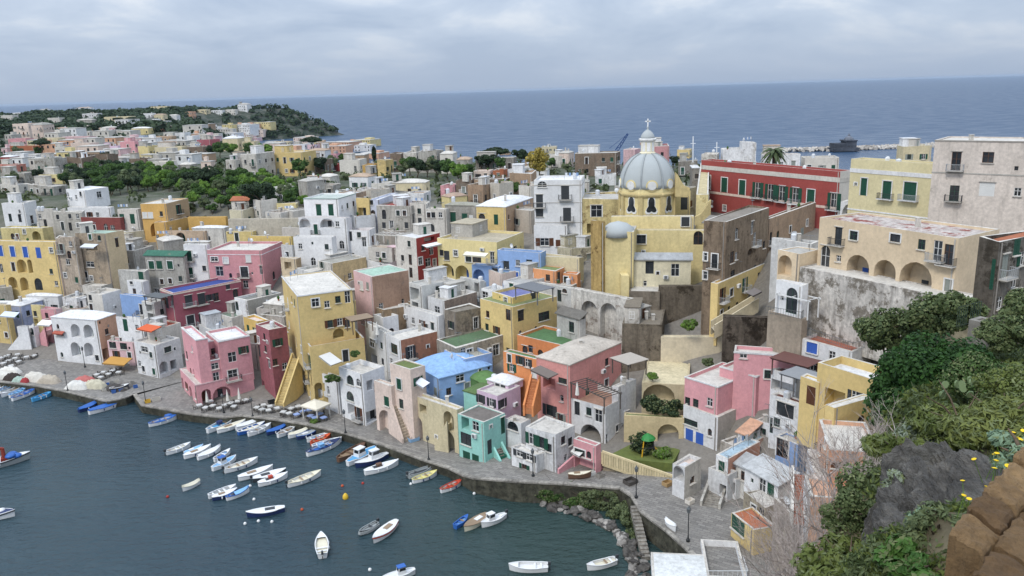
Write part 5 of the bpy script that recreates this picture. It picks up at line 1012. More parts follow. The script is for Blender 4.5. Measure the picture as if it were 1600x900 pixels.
for r_ in sorted(rows_, key=lambda q: float(q[0]) + float(q[1])):
    x0, x1, y0_, y1_ = map(float, r_[:4]); cl = r_[4]; cn = CN.get(cl, 'dull rose')
    zone = 'far hilltop' if y1_ < 200 else ('harbour side' if x0 > 815 else ('far plateau' if y1_ < 232 else 'upper town'))
    k = cnt.get((cn, zone), 0); cnt[cn, zone] = k + 1
    rng = random.Random(int(x0 * 7 + y0_)); far = y1_ < 232
    B = on_ground((x0 + x1) / 2, y1_, .05, 170)
    if B[1] > 1290: B = Pz((x0 + x1) / 2, y1_, 28)
    if x0 > 1075: B = Py((x0 + x1) / 2, y1_, 206)
    a_ = rng.choice([8, 12, 16, 22]); xm = x1 - (x1 - x0) * rng.choice([.08, .12, .3])
    hh = (y1_ - y0_) * B[1] / 1230
    H(f'{cn} house on the {zone}, {ORD[k]} {cn} one from the left', xm, y0_, x0, x1, Y=B[1], a=a_, dr=min(12, max(5, hh * 1.1)), col=cl, auto='L' + ('R' if not far else ''), roof=rng.choice(['flat', 'flat', 'flat', 'vault']), rc=rng.choice(['W', 'OW', 'OW', 'G', '#a9a79f', '#b8a089']), n=(1 if far else 2), wear=rng.choice([.2, .4, .6]) if cl not in ('BR', 'DG', 'G') else .8, group='houses of the ' + zone, low=9, zb=gz(B[0], B[1] + 4) - 3 if x0 < 1075 else 20)

# the smallest distant houses, beyond counting, as one mass with real walls, roofs and boxes coloured dark for the shade in window openings
TM = ['W', 'OW', 'CR', 'PS', 'G', 'PE', 'PP', 'LY', 'TA']; mats_ = [plaster(C[k], .4) for k in TM] + [flat('opening_shade', '#2b2d30', .6), plaster('#c9c6c0', .5)]; mb = MB(); rt = random.Random(4)
for x0, x1, y0_, y1_, cl in TINY:
    B = on_ground((x0 + x1) / 2, y1_, .05, 190); k_ = B[1] / 1230; w_, h_ = (x1 - x0) * k_, (y1_ - y0_) * k_ + 1.0; d_ = w_ * rt.uniform(.6, 1); a_ = R_(-rt.choice([5, 12, 20, 28])); X = np.array([math.cos(a_), math.sin(a_), 0]); Y = np.array([-X[1], X[0], 0]); Z = np.array([0, 0, 1.]); c_ = B + Y * d_ / 2 - Z * .6; i_ = TM.index(cl)
    mb.box(c_ + Z * h_ / 2, (w_, d_, h_), (X, Y, Z), i_); mb.box(c_ + Z * (h_ + .12), (w_ + .3, d_ + .3, .3), (X, Y, Z), 10)
    if rt.random() < .6: mb.box(c_ + X * rt.uniform(-.25, .25) * w_ + Z * (h_ + 1.0), (w_ * .35, d_ * .4, 2.0), (X, Y, Z), i_)
    for f_ in range(max(1, int(h_ / 3.2))):
        for q_ in range(max(1, int(w_ / 3))):
            if rt.random() < .8: mb.box(c_ + X * ((q_ + .5) * w_ / max(1, int(w_ / 3)) - w_ / 2) - Y * (d_ / 2) + Z * (h_ - 1.6 - f_ * 3.0), (1.0, .12, 1.5), (X, Y, Z), 9)
tag(mb.build('distant_houses', mats_), 'scattered tiny pale houses crowding the far plateau', 'houses', None, 'stuff')
# ================================================================ low houses wedged into the gaps of the slope
RECT = []
for r_ in HOUSES + [o for o in []]:
    if r_.name in INFO: RECT.append((INFO[r_.name][0], INFO[r_.name][1], INFO[r_.name][2], INFO[r_.name][3], INFO[r_.name][4], r_))
for p0_, dl_, dr_, l0, l1 in WINGS: RECT.append((p0_, dl_, dr_, l0, l1, None))
def free(p, r):
    for P0, dl_, dr_, l0, l1, _ in RECT:
        d = np.array([p[0] - P0[0], p[1] - P0[1], 0]); u, v = d.dot(dl_), d.dot(dr_)
        if -r < u < l0 + r and -r < v < l1 + r: return False
    return True
STOP = {'with', 'beside', 'above', 'below', 'behind', 'left', 'right', 'in', 'on', 'between', 'over', 'under', 'at', 'facing', 'and', 'set', 'cut', 'of', 'the'}
used_l = {o['label'] for o in HOUSES}
fr_ = random.Random(77); cand = []
for gx in np.arange(-125, 62, 3.6):
    for gy in np.arange(104, 262, 3.6): cand.append((gx + fr_.uniform(-1.2, 1.2), gy + fr_.uniform(-1.2, 1.2)))
fr_.shuffle(cand); nf_ = 0
def seen(p):
    d = p - CC
    for u in np.arange(.55, .985, .012):
        q = CC + d * u
        for P0, dl_, dr_, l0, l1, _ in RECT:
            if q[2] > P0[2]: continue
            e = q - P0; a = e.dot(dl_); b = e.dot(dr_)
            if 0 < a < l0 and 0 < b < l1: return False
    return True
for x, y in cand:
    z_, s_ = ground(x, y); z_, s_ = float(z_[0]), float(s_[0])
    if s_ < 7 or z_ < 2 or nf_ > 62: continue
    px_, py_ = to_px((x, y, z_ + 4))
    if not (-20 < px_ < 1620): continue
    if y > 205 and px_ < 480: continue
    if px_ > 1230 and y < 112 or px_ > 1085 and y > 104: continue
    if 930 < px_ < 1115 and 104 < y < 135: continue
    if not free((x, y), 2.1) or not seen(np.array([x, y, z_ + 4.0])): continue
    w_ = fr_.uniform(3.4, 6); near = sorted((r_ for r_ in RECT if r_[5] is not None), key=lambda r_: math.hypot(r_[0][0] - x, r_[0][1] - y))[:4]
    cl = fr_.choice(['W', 'OW', 'OW', 'G', '#c9c2b4', 'PS', '#cfc6a8', 'TA', '#b9aea0', 'W', 'LY', '#c4beb8']); cn_ = CN.get(cl, 'greyish beige')
    lab = None
    for r_ in near:
        full = r_[5]['label'].split()
        if 'one' in full or 'wedged' in full: continue
        rx, ry = to_px(r_[0]); rel = 'behind' if y > r_[0][1] + 4 else ('left of' if px_ < rx else 'right of')
        k_ = 3
        while k_ < len(full) and k_ < 10 and full[k_] in STOP or full[k_ - 1] in STOP | {'a', 'an', 'two', 'three', 'its'}: k_ += 1
        for kk in (min(10, len(full)), ):
            c_ = f'low {cn_} house wedged in {rel} the ' + ' '.join(full[:kk])
            ws = c_.split()[:16]
            while ws[-1] in STOP | {'a', 'an', 'two', 'three', 'one', 'its'}: ws.pop()
            c_ = ' '.join(ws)
            if c_ not in used_l: lab = c_; break
        if lab: break
    if not lab: continue
    used_l.add(lab); a_ = fr_.choice([18, 25, 40, 50]) if x < -40 else fr_.choice([30, 45, 52, 57]); h_ = fr_.uniform(3.4, 6.4)
    P = np.array([x, y, z_ + h_]); cx_, cy_ = to_px(P)
    o = H(lab, cx_, cy_, 0, 0, Y=y, a=a_, dl=w_, dr=fr_.uniform(4, 6), col=cl, auto='LR', roof=fr_.choice(['flat', 'flat', 'flat', 'vault']), rc=fr_.choice(['W', 'OW', 'G', '#a9a79f', '#9aa38c', '#b59a86']), n=3, wear=fr_.choice([.3, .5, .7]), group='low houses wedged into gaps')
    RECT.append((INFO[o.name][0], INFO[o.name][1], INFO[o.name][2], o['_l'][0], o['_l'][1], o)); nf_ += 1
# ================================================================ vegetation
from mathutils import noise as mnoise
NR = np.random.RandomState(11)
def foliage(name, c0, c1, c2, sc=.8):
    if name in MATS: return MATS[name]
    m, t, b = new_mat(name); pos = node(t, 'ShaderNodeNewGeometry').outputs['Position']
    n = noise(t, sc, 3, .6, pos); n2 = noise(t, sc * 7, 2, .6, pos)
    col = mixc(t, ramp(t, n, [(.32, g3(0)), (.68, g3(1))]), mixc(t, n2, lin(c0), lin(c1)), mixc(t, n2, lin(c1), lin(c2)))
    t.links.new(col, b.inputs['Base Color']); b.inputs['Roughness'].default_value = .65; b.inputs['Specular IOR Level'].default_value = .25
    tr = node(t, 'ShaderNodeBsdfTranslucent'); t.links.new(col, tr.inputs[0]); mxs = node(t, 'ShaderNodeMixShader'); mxs.inputs[0].default_value = .25
    out = [q for q in t.nodes if q.type == 'OUTPUT_MATERIAL'][0]
    t.links.new(b.outputs[0], mxs.inputs[1]); t.links.new(tr.outputs[0], mxs.inputs[2]); t.links.new(mxs.outputs[0], out.inputs[0])
    MATS[name] = m; return m
def quads_mesh(name, P, size, mat, up=.35, asp=1.5, nrm=None, fold=False):
    """one leaf-sized rhombus at every point"""
    n = len(P); v = NR.normal(size=(n, 3)); v[:, 2] = np.abs(v[:, 2]) * .6 + up
    if nrm is not None: v = v * .7 + nrm * 1.1
    v /= np.linalg.norm(v, axis=1)[:, None]
    r = NR.normal(size=(n, 3)); a = np.cross(v, r); a /= np.linalg.norm(a, axis=1)[:, None]; b = np.cross(v, a)
    s = (np.asarray(size) * NR.uniform(.6, 1.35, n))[:, None] if np.ndim(size) == 0 else np.asarray(size)[:, None]
    V = np.stack([P - a * s * .5 * asp, P - b * s * .5 + v * s * .1, P + a * s * .5 * asp, P + b * s * .5 + v * s * .1], 1).reshape(-1, 3)
    me = bpy.data.meshes.new(name); me.vertices.add(4 * n); me.vertices.foreach_set('co', V.ravel()); me.loops.add(4 * n); me.loops.foreach_set('vertex_index', np.arange(4 * n))
    me.polygons.add(n); me.polygons.foreach_set('loop_start', np.arange(n) * 4); me.polygons.foreach_set('loop_total', np.full(n, 4)); me.materials.append(mat); me.update(calc_edges=True); return me
def lump_points(n, R, lobes, rng, flat_=1.0, shell=.75):
    """points on the shells of many lobes inside an ellipsoid of radii R, centre at origin"""
    C_ = []; 
    while len(C_) < lobes:
        p = rng.uniform(-1, 1, 3)
        if np.linalg.norm(p) < 1: C_.append(p * .78)
    C_ = np.array(C_); k = rng.randint(0, lobes, n); lr = rng.uniform(.22, .42, lobes)
    d = rng.normal(size=(n, 3)); d /= np.linalg.norm(d, axis=1)[:, None]; rr = rng.uniform(shell, 1.05, n) ** .7
    P = C_[k] + d * (lr[k] * rr)[:, None]
    P[:, 2] = np.where(P[:, 2] < 0, P[:, 2] * flat_, P[:, 2])
    return P * np.array(R), d
BARK = stone('bark', '#3f352b', '#6d5f50', 5, .5, .05)
def trunk_mesh(h, r, rng, limbs=4, spread=1.5):
    mb = MB(); seg = 4; pts = [np.array([0, 0, 0.])]
    for i in range(seg): pts.append(pts[-1] + np.array([rng.uniform(-.1, .1) * h, rng.uniform(-.1, .1) * h, h / seg]))
    def tube(p, q, r0, r1):
        d = q - p; l = np.linalg.norm(d); d = d / l; x = np.cross(d, [.3, .9, .1]); x /= np.linalg.norm(x); y = np.cross(d, x); i = len(mb.v)
        for c, r_ in ((p, r0), (q, r1)):
            for j in range(6): t = j * math.pi / 3; mb.v.append(tuple(c + (x * math.cos(t) + y * math.sin(t)) * r_))
        for j in range(6): mb.f.append((i + j, i + (j + 1) % 6, i + 6 + (j + 1) % 6, i + 6 + j)); mb.m.append(0)
    for i in range(seg): tube(pts[i], pts[i + 1], r * (1 - .12 * i), r * (1 - .12 * (i + 1)))
    for k in range(limbs):
        t = k * 6.28 / limbs + rng.uniform(-.4, .4); p = pts[rng.randint(2, seg + 1)]; q = p + np.array([math.cos(t) * spread, math.sin(t) * spread, spread * rng.uniform(.6, 1.1)]); m_ = (p + q) / 2 + np.array([0, 0, .15 * spread])
        tube(p, m_, r * .5, r * .35); tube(m_, q, r * .35, r * .15)
    return mb.mesh('trunk', [BARK], True)
FG = [foliage('leaf_garden', '#1c3016', '#3c5a2a', '#6b8a42'), foliage('leaf_dark', '#151f14', '#2b3d27', '#465a3a'), foliage('leaf_olive', '#3a4530', '#5c6a48', '#838f66'), foliage('leaf_bright', '#2c4718', '#5a7f30', '#8fae4c')]
CROWN = []; TRK = []
for i in range(8):
    rng_ = np.random.RandomState(40 + i); P, d = lump_points(2600, (2.6, 2.6, 2.2), 16, rng_, .7); CROWN.append([quads_mesh('crown', P + (0, 0, 3.6), .34, m_, .2, 1.4, d) for m_ in (FG[i % 4],)][0]); TRK.append(trunk_mesh(2.6, .17, rng_))
def tree(label, P, s, v, group=None, name='garden_tree', sz=1.0, rz=None):
    t_ = thing(name, label, 'tree', P, random.Random(int(P[0] * 31 + P[1])).uniform(0, 6.28) if rz is None else rz, group); t_.scale = (s, s, s * sz)
    put('trunk', TRK[v], t_); put('crown', CROWN[v], t_); return t_
rg = random.Random(3)
# the walled grove behind the mustard house
def in_poly(x, y, P):
    c = False
    for (a, b), (d, e) in zip(P, P[1:] + P[:1]):
        if (b > y) != (e > y) and x < (d - a) * (y - b) / (e - b) + a: c = not c
    return c
GROVE = [(98, 285), (120, 268), (200, 268), (235, 276), (300, 276), (345, 285), (410, 288), (425, 300), (480, 312), (478, 338), (300, 336), (292, 304), (215, 300), (170, 308), (100, 294)]
FOOT = [(o.location.x, o.location.y) for o in HOUSES]
tries = 0; got = []
while len(got) < 170 and tries < 6000:
    tries += 1; x, y = rg.uniform(95, 485), rg.uniform(262, 340)
    if not in_poly(x, y, GROVE): continue
    P = on_ground(x, y, .05, 190)
    if any(math.hypot(P[0] - q[0], P[1] - q[1]) < 2.3 for q in got): continue
    if any(math.hypot(P[0] - q[0], P[1] - q[1]) < 4.5 for q in FOOT): continue
    got.append(P); dark = x < 230 or (270 < x < 320 and y < 300)
    tree('leafy green tree in the walled grove behind the garden wall', (P[0], P[1], P[2] - .3), rg.uniform(.7, 1.1) * (1.0 if y < 310 else .85), rg.choice([1, 5, 2, 0] if dark else [0, 3, 4, 7, 0, 3, 6]), 'trees of the walled grove')
for lb, x, y, s, v in (('large dark round tree beside the red roofed garden house', 408, 340, 1.75, 1), ('very dark tree in front of the white arched house', 325, 300, 1.5, 5), ('bushy tree at the left end of the grove above the white cube', 200, 300, 1.3, 2)):
    P = on_ground(x, y, .05, 190); tree(lb, P, s, v)
H('small garden house with a red tiled roof among the grove trees', 388, 314, 361, 392, Y=210, a=10, col='OW', wins='Lw 370 320', roof='shed', rc='TC', n=0, wear=.3)
H('pale yellow flat roofed shed right of the dark round tree', 462, 318, 432, 466, Y=205, a=10, col='LY', roof='flat', n=0, rc='CR', wear=.3)
# single trees among the far houses
k = 0
for x, y, s, v in [(120, 262, 1.3, 2), (168, 258, 1.2, 1), (70, 232, 1.2, 1), (62, 246, 1.0, 0), (30, 245, 1.1, 2), (150, 212, 1.6, 1), (118, 206, 1.6, 1), (185, 200, 1.8, 1), (207, 199, 1.8, 1), (345, 248, 1.4, 0), (362, 246, 1.3, 3), (390, 247, 1.3, 0), (414, 250, 1.4, 3), (334, 247, 1.2, 1), (455, 270, 1.4, 1), (470, 278, 1.2, 0), (500, 272, 1.2, 1), (522, 268, 1.2, 2), (538, 262, 1.0, 0),
                   (640, 275, 1.2, 0), (652, 278, 1.2, 1), (668, 277, 1.3, 2), (684, 279, 1.2, 1), (700, 281, 1.2, 0), (716, 286, 1.2, 3), (630, 276, 1.0, 2), (752, 268, 1.1, 1), (764, 268, 1.2, 1), (782, 270, 1.0, 0), (812, 259, 1.2, 1), (730, 283, 1.0, 0), (1052, 262, .8, 1), (1100, 255, .8, 1), (1120, 256, .8, 2), (862, 266, .8, 0), (555, 258, 1.0, 1), (566, 252, .9, 1), (790, 308, .9, 3), (802, 309, .8, 0), (20, 290, 1.0, 2), (60, 286, 1.0, 1)]:
    P = on_ground(x, y, .05, 170); tree('dark bushy tree standing between houses of the upper town', (P[0], P[1], P[2] - .2), s, v, 'trees among the upper houses'); k += 1
# named trees
P = Py(843, 264, 235); mb = MB()
yt_ = thing('mimosa_tree', 'round yellow flowering tree on the skyline left of the brown block', 'tree', (P[0], P[1], gz(P[0], P[1])))
hh_ = P[2] + 1 - yt_.location.z; put('trunk', trunk_mesh(max(2, hh_), .25, np.random.RandomState(2)), yt_); Pp, dd = lump_points(3000, (4.2, 4, 3.6), 18, np.random.RandomState(9)); put('crown', quads_mesh('crown', Pp + (0, 0, hh_ + 2), .42, foliage('leaf_mimosa', '#5d5a2a', '#9a8a3c', '#c9b45a'), .2, 1.3, dd), yt_)
P = Py(585, 249, 300); ct = thing('cypress_tree', 'slim dark cypress on the skyline above the yellow house', 'tree', (P[0], P[1], P[2] - 2)); Pp = np.random.RandomState(4).normal(size=(1500, 3)); Pp /= np.linalg.norm(Pp, axis=1)[:, None]; put('crown', quads_mesh('crown', Pp * np.array([.75, .75, 2.6]) * NR.uniform(.75, 1.05, (1500, 1)) + (0, 0, 4.2), .4, FG[1], .1, 1.5, Pp), ct); put('trunk', trunk_mesh(2.5, .2, np.random.RandomState(5), 0), ct)
for lb, x, y, Y_, R_c, hq in (('umbrella pine with a broad flat dark crown on the skyline right of centre', 775, 241, 300, (6.2, 5, 1.9), 3), ('umbrella pine above the bay left of the pink house', 487, 222, 420, (6.5, 5, 2.2), 6), ('umbrella pine among pink houses at far left', 64, 226, 420, (5.5, 5, 2), 4)):
    P = Py(x, y, Y_); pt_ = thing('umbrella_pine', lb, 'tree', (P[0], P[1], P[2] - hq)); put('trunk', trunk_mesh(hq, .3, np.random.RandomState(6), 6, 2.2), pt_)
    Pp, dd = lump_points(2600, R_c, 22, np.random.RandomState(8), .35); put('crown', quads_mesh('crown', Pp + (0, 0, hq + .8), .55, FG[1], .3, 1.3, dd), pt_)
# palm
P = Py(1209, 246, 172); pm = thing('palm_tree', 'tall palm tree behind the red palace roof', 'tree', (P[0], P[1], P[2] - 6)); mb = MB(); mb.lathe([(.42, 0), (.32, 3), (.3, 6), (.42, 7.4), (.2, 7.8)], 10); mb.build('trunk', BARK, pm)
PG = foliage('leaf_palm', '#2b3822', '#47563a', '#6f7b50')
for i in range(26):
    t = i * 2.4; el = .9 - 1.5 * (i / 26); L_ = 3.1; mb = MB(); d = np.array([math.cos(t), math.sin(t), 0]); s_ = np.array([-d[1], d[0], 0]); pr = None
    for j in range(9):
        u = j / 8; c_ = np.array([0, 0, 7.5]) + d * L_ * u * math.cos(el * (1 - u * .5)) + np.array([0, 0, L_ * (math.sin(el) * u - .75 * u * u)]); w_ = .42 * math.sin(math.pi * (u * .85 + .12))
        row = (c_ - s_ * w_ - (0, 0, w_ * .5), c_, c_ + s_ * w_ - (0, 0, w_ * .5))
        if pr: mb.poly([pr[0], row[0], row[1], pr[1]]); mb.poly([pr[1], row[1], row[2], pr[2]])
        pr = row
    mb.build('frond', PG, pm)
# far woods: uncountable masses on the hill and headland
def wood(label, n, xr, yr, keep, size, mat, hgt=3.0, q=26, name='far_wood'):
    X = NR.uniform(*xr, n); Y = NR.uniform(*yr, n); Z = far_z(X, Y) if yr[1] > 340 else ground(X, Y)[0]; ok = (Z > 2.5) & keep(X, Y, Z); X, Y, Z = X[ok], Y[ok], Z[ok]; n = len(X); s = NR.uniform(.6, 1.4, n)
    d = NR.normal(size=(n, q, 3)); d /= np.linalg.norm(d, axis=2)[:, :, None]
    P = np.stack([X, Y, Z], 1)[:, None] + d * (s * size)[:, None, None] * np.array([1, 1, .75]) + np.array([0, 0, 1.0]) * (s * hgt * .6)[:, None, None]
    me = quads_mesh(name, P.reshape(-1, 3), size * .75, mat, .3, 1.2, d.reshape(-1, 3)); o = put(name, me); tag(o, label, 'woodland', None, 'stuff'); return o
FW = foliage('leaf_far', '#1f2e22', '#34452f', '#4d5e3e', .03)
fh = np.array([(o.location.x, o.location.y) for o in HOUSES if o.location.y > 330])
def clear(X, Y, Z):
    if not len(fh): return np.ones(len(X), bool)
    ang = np.arctan2(X, Y); rr_ = np.hypot(X, Y); ok = np.ones(len(X), bool)
    for hx, hy in fh:
        ha, hr = math.atan2(hx, hy), math.hypot(hx, hy); ok &= ~((np.abs(ang - ha) < 7.0 / hr) & (rr_ < hr + 8) & (rr_ > hr - 75))
    return ok
wood('dark green woods and scrub covering the far headland and hill', 5200, (-900, -215), (600, 1180), lambda X, Y, Z: clear(X, Y, Z), 4.6, FW, 3.0, 24)
wood('green gardens and scrub between the houses of the plateau', 260, (-420, -20), (330, 620), lambda X, Y, Z: clear(X, Y, Z), 3.2, FW, 2.5, 24, 'plateau_scrub')
wood('dry bushes and weeds between the upper houses', 800, (-170, 70), (205, 335), lambda X, Y, Z: NR.rand(len(X)) < .5, 1.4, foliage('leaf_scrub', '#2d3a24', '#4a5836', '#6d7450', .1), 1.2, 22, 'upper_scrub')
# ================================================================ the steep hillside at the right, under the viewpoint
CP = np.array([(9, 16, 46.2), (14.4, 24, 43.2), (19.1, 36, 37.4), (23.3, 46, 35.5), (21.7, 44, 34.5), (28.1, 45, 38.5), (24, 36, 41), (23, 40, 38.5), (40.4, 62, 33), (34, 60, 32), (45, 62, 35), (9.5, 14, 47.6), (5.9, 9, 49.6), (7.6, 15, 45.5), (10.3, 22, 42.3), (9.6, 22, 40.4), (6.3, 13, 45.6), (10.8, 26, 36.5), (6.6, 11, 47.3), (15.7, 40, 29), (22.7, 50, 30), (35, 70, 32), (11.8, 18, 45.8),
               (-2, 4, 46), (0, 8, 42), (1, 12, 38), (3, 16, 34), (5, 22, 28), (7, 30, 20), (10, 40, 14), (0, 0, 52.3), (3.2, 5, 50.5), (2, 4.2, 50.2), (14, 52, 10), (20, 62, 8), (28, 70, 12), (33, 76, 17), (45, 78, 31), (55, 70, 35), (50, 45, 41), (30, 20, 49), (15, 5, 53), (6, 0, 53), (-6, 0, 44), (-6, 14, 30), (-4, 30, 8), (4, 45, 4), (10, 60, 2), (20, 72, 2), (30, 82, 6), (40, 86, 22), (60, 90, 32)], float)
def hill(x, y):
    x = np.asarray(x, float); y = np.asarray(y, float); z = np.zeros(x.shape); w = np.zeros(x.shape)
    for a, b, c in CP: d = 1 / (((x - a) ** 2 + (y - b) ** 2) + .15) ** 1.7; z += d * c; w += d
    xb = np.interp(y, [-3, 0, 5, 9, 13, 22, 26, 40, 50, 66, 74, 90], [1.2, 1.4, 2.2, 3.9, 5.7, 9.7, 11.5, 19.0, 24.6, 34.5, 40, 50])
    return z / w - 7 * np.maximum(0, xb - x)
HS = stone('hill_earth', '#4a4436', '#7d755f', 1.0, .6, .2)
def hz_n(x, y): z = hill(x, y); return z + .25 * np.sin(x * 1.7 + y * .9) * np.sin(y * 1.3) + .12 * np.sin(x * 4.1) * np.sin(y * 3.7)
struct(grid_mesh(-14, 62, -3, 88, .8, 'hillside', HS, hz_n))
def hill_at(x, y, y0=3, y1=85):
    Y = np.arange(y0, y1, .25); d = ray(x, y); P = CC[None] + (Y / d[1])[:, None] * d[None]; ok = P[:, 2] < hill(P[:, 0], P[:, 1]); 
    return P[int(np.argmax(ok))] if ok.any() else None
# grey rock outcrop
m, t, b = new_mat('tuff_rock'); pos = node(t, 'ShaderNodeNewGeometry').outputs['Position']
n1 = noise(t, 1.3, 10, .7, pos, (1, 1, 3.6)); n2 = noise(t, 7, 8, .7, pos); n3 = noise(t, .5, 3, .5, pos)
col = ramp(t, n1, [(.3, lin('#3a3835')), (.52, lin('#65625d')), (.72, lin('#948f86'))]); col = mixc(t, .35, col, mixc(t, n2, g3(.2), g3(.9)), 'OVERLAY')
col = mixc(t, ramp(t, n3, [(.55, g3(0)), (.75, g3(.5))]), col, lin('#5a5a48'))
t.links.new(col, b.inputs['Base Color']); b.inputs['Roughness'].default_value = .95; bump(t, b, mixc(t, .4, n1, n2), 1.0, .5); ROCK = m
def rockpatch(label, TL, TR, BR, BL, nx, nz, amp, mat, name='rock_outcrop'):
    c = [Py(*q) for q in (TL, TR, BR, BL)]; rng = np.random.RandomState(5); mb = MB(); idx = {}
    nn_ = np.cross(c[1] - c[0], c[3] - c[0]); nn_ /= np.linalg.norm(nn_)
    if nn_.dot(CC - c[0]) < 0: nn_ = -nn_
    ph = rng.uniform(0, 6, 12)
    for j in range(nz + 1):
        for i in range(nx + 1):
            u, v = i / nx, j / nz; p = (c[0] * (1 - u) + c[1] * u) * (1 - v) + (c[3] * (1 - u) + c[2] * u) * v
            nv = Vector(p * 1.1); zl_ = p[2] * 2.6 + .25 * (p[0] + p[1]) + .9 * mnoise.noise(nv * .8); e = amp * (.75 * mnoise.fractal(nv, .75, 2.1, 7) + .4 * mnoise.noise(nv * .6)) + amp * .55 * ((zl_ % 1.0) - .5) + .1 * amp * (.8 * math.sin(v * 9 + 2 * u + ph[0]) * .4 + .5 * math.sin(v * 23 + u * 4 + ph[1]) * .35 + .4 * math.sin(u * 13 + v * 5 + ph[2]) * .5 + .25 * math.sin(u * 31 + v * 17 + ph[3]) + .2 * math.sin(v * 47 + u * 9 + ph[4]) + rng.uniform(-.12, .12)) - amp * 2.2 * (abs(2 * u - 1) ** 6 + abs(2 * v - 1) ** 6)
            idx[i, j] = len(mb.v); mb.v.append(tuple(p + nn_ * e))
    for j in range(nz):
        for i in range(nx): mb.f.append((idx[i, j], idx[i, j + 1], idx[i + 1, j + 1], idx[i + 1, j])); mb.m.append(0)
    # closed back
    bk = [mb.v[idx[i, j]] for i, j in ((0, 0), (nx, 0), (nx, nz), (0, nz))]; bk2 = [tuple(np.array(p) - nn_ * 1.5) for p in bk]
    mb.poly(bk2)
    for i in range(4): k2 = (i + 1) % 4; mb.poly([bk[i], bk[k2], bk2[k2], bk2[i]])
    o = mb.build(name, mat, sm=False); return tag(o, label, 'rock')
rockpatch('grey layered tuff rock face below the hillside plants', (1380, 688, 17.2), (1562, 668, 14.0), (1512, 885, 9.2), (1305, 885, 12.0), 120, 110, .42, ROCK)
# shrubs on the hillside
def shrub(label, x, y, Y_, R, n, ls, mat, lobes=20, name='shrub', stems=True, seed=1, cat='bush', asp=1.5, group=None, up=.2):
    P = Py(x, y, Y_); rs_ = np.random.RandomState(seed); Pp, dd = lump_points(n, R, lobes, rs_, .9, .7)
    t_ = thing(name, label, cat, (P[0], P[1], P[2] - R[2]), 0, group); k2 = int(len(Pp) * .72); put('foliage', quads_mesh('foliage', Pp[:k2] + (0, 0, R[2]), ls, mat, up, asp, dd[:k2]), t_); put('young_foliage', quads_mesh('young_foliage', Pp[k2:] * 1.04 + (0, 0, R[2]), ls * .75, foliage('leaf_mix', '#3c4a2a', '#66724a', '#949a6c', 3), up, asp * 1.2, dd[k2:]), t_)
    if stems: put('stem', trunk_mesh(R[2] * .9, .05 + .02 * R[2], rs_, 7, R[0] * .6), t_)
    return t_
LFD = foliage('leaf_fig', '#12240f', '#25431c', '#48702f', 1.6); LGR = foliage('leaf_grey', '#5f6b58', '#87937f', '#b3bca6', 2); LYG = foliage('leaf_yellowgreen', '#3a4722', '#5c6a33', '#868f4c', 1.5); LOL = FG[2]; LMA = foliage('leaf_maquis', '#2a3820', '#475832', '#768356', 1.0)
bb = Py(1462, 605, 43); rs_ = np.random.RandomState(21)
t_ = thing('fig_bush', 'huge dense dark green bush on the slope beside the bright yellow house', 'bush', (bb[0], bb[1], bb[2] - 3.2))
Pp, dd = lump_points(42000, (3.9, 3.0, 3.3), 70, rs_, 1, .6); put('foliage', quads_mesh('foliage', Pp + (0, 0, 3.2), .17, LFD, .3, 1.4, dd), t_); put('stem', trunk_mesh(3, .16, rs_, 8, 2), t_)
shrub('broad dark lower skirt of bush spilling over the yellow house terrace', 1440, 652, 41, (2.2, 2.2, 1.7), 12000, .16, LFD, 40, seed=22)
shrub('olive green tree-like bush left above the big dark bush', 1385, 518, 72, (3.0, 2.4, 2.3), 8000, .24, LMA, 34, seed=23)
shrub('olive green bush below the mottled wall', 1455, 498, 70, (3.1, 2.4, 2.3), 8000, .24, LMA, 34, seed=24)
shrub('round dark bush left of the green railings', 1500, 487, 66, (2.2, 2, 1.8), 5000, .24, LMA, 26, seed=25)
shrub('bright green bush on top of the slope right of the big bush', 1530, 590, 36, (2.0, 1.8, 1.2), 9000, .11, foliage('leaf_lush', '#1e3018', '#3a5527', '#62793f', 1.6), 30, seed=26)
shrub('light green weedy bush at the right frame edge', 1590, 620, 26, (1.6, 1.6, 1.1), 8000, .09, LYG, 30, seed=27)
shrub('yellow green grassy tuft bush above the rock face', 1500, 665, 19, (1.5, 1.2, .55), 7000, .06, LYG, 26, seed=28, asp=4)
shrub('olive brown grassy bush above the rock at right', 1570, 668, 15.5, (1.3, 1.1, .6), 7000, .05, foliage('leaf_drygrass', '#47502a', '#69723a', '#939a56', 2), 26, seed=29, asp=4)
shrub('silver grey bush left above the rock face', 1435, 680, 20, (.75, .7, .5), 3500, .06, LGR, 18, seed=30, asp=3)
shrub('small silver grey bush growing on the rock face', 1407, 758, 13.6, (.32, .3, .26), 1500, .045, LGR, 12, seed=31, asp=3)
shrub('silver green spurge bush at the foot of the rock', 1450, 835, 9.5, (.42, .4, .32), 2600, .04, foliage('leaf_spurge', '#4f6a52', '#7a957a', '#a9bd9f', 2), 16, seed=32, asp=3)
shrub('leafy green plant in the bottom corner beside the stone wall', 1440, 885, 8.5, (.5, .45, .34), 2200, .07, foliage('leaf_caper', '#23401f', '#44692f', '#6f9445', 2), 14, seed=33)
shrub('silver grey sprig above the stone wall at the right edge', 1592, 706, 8.0, (.35, .4, .22), 1800, .04, foliage('leaf_spurge', '', '', ''), 12, seed=34, asp=3)
shrub('dark hanging shrub left of the rock face', 1340, 790, 17, (.7, .8, 1.1), 4500, .07, LMA, 20, seed=35)
shrub('mossy green shrub at the lower left foot of the rock', 1322, 892, 13, (.9, .9, .55), 5000, .06, LYG, 20, seed=36, asp=2.5)
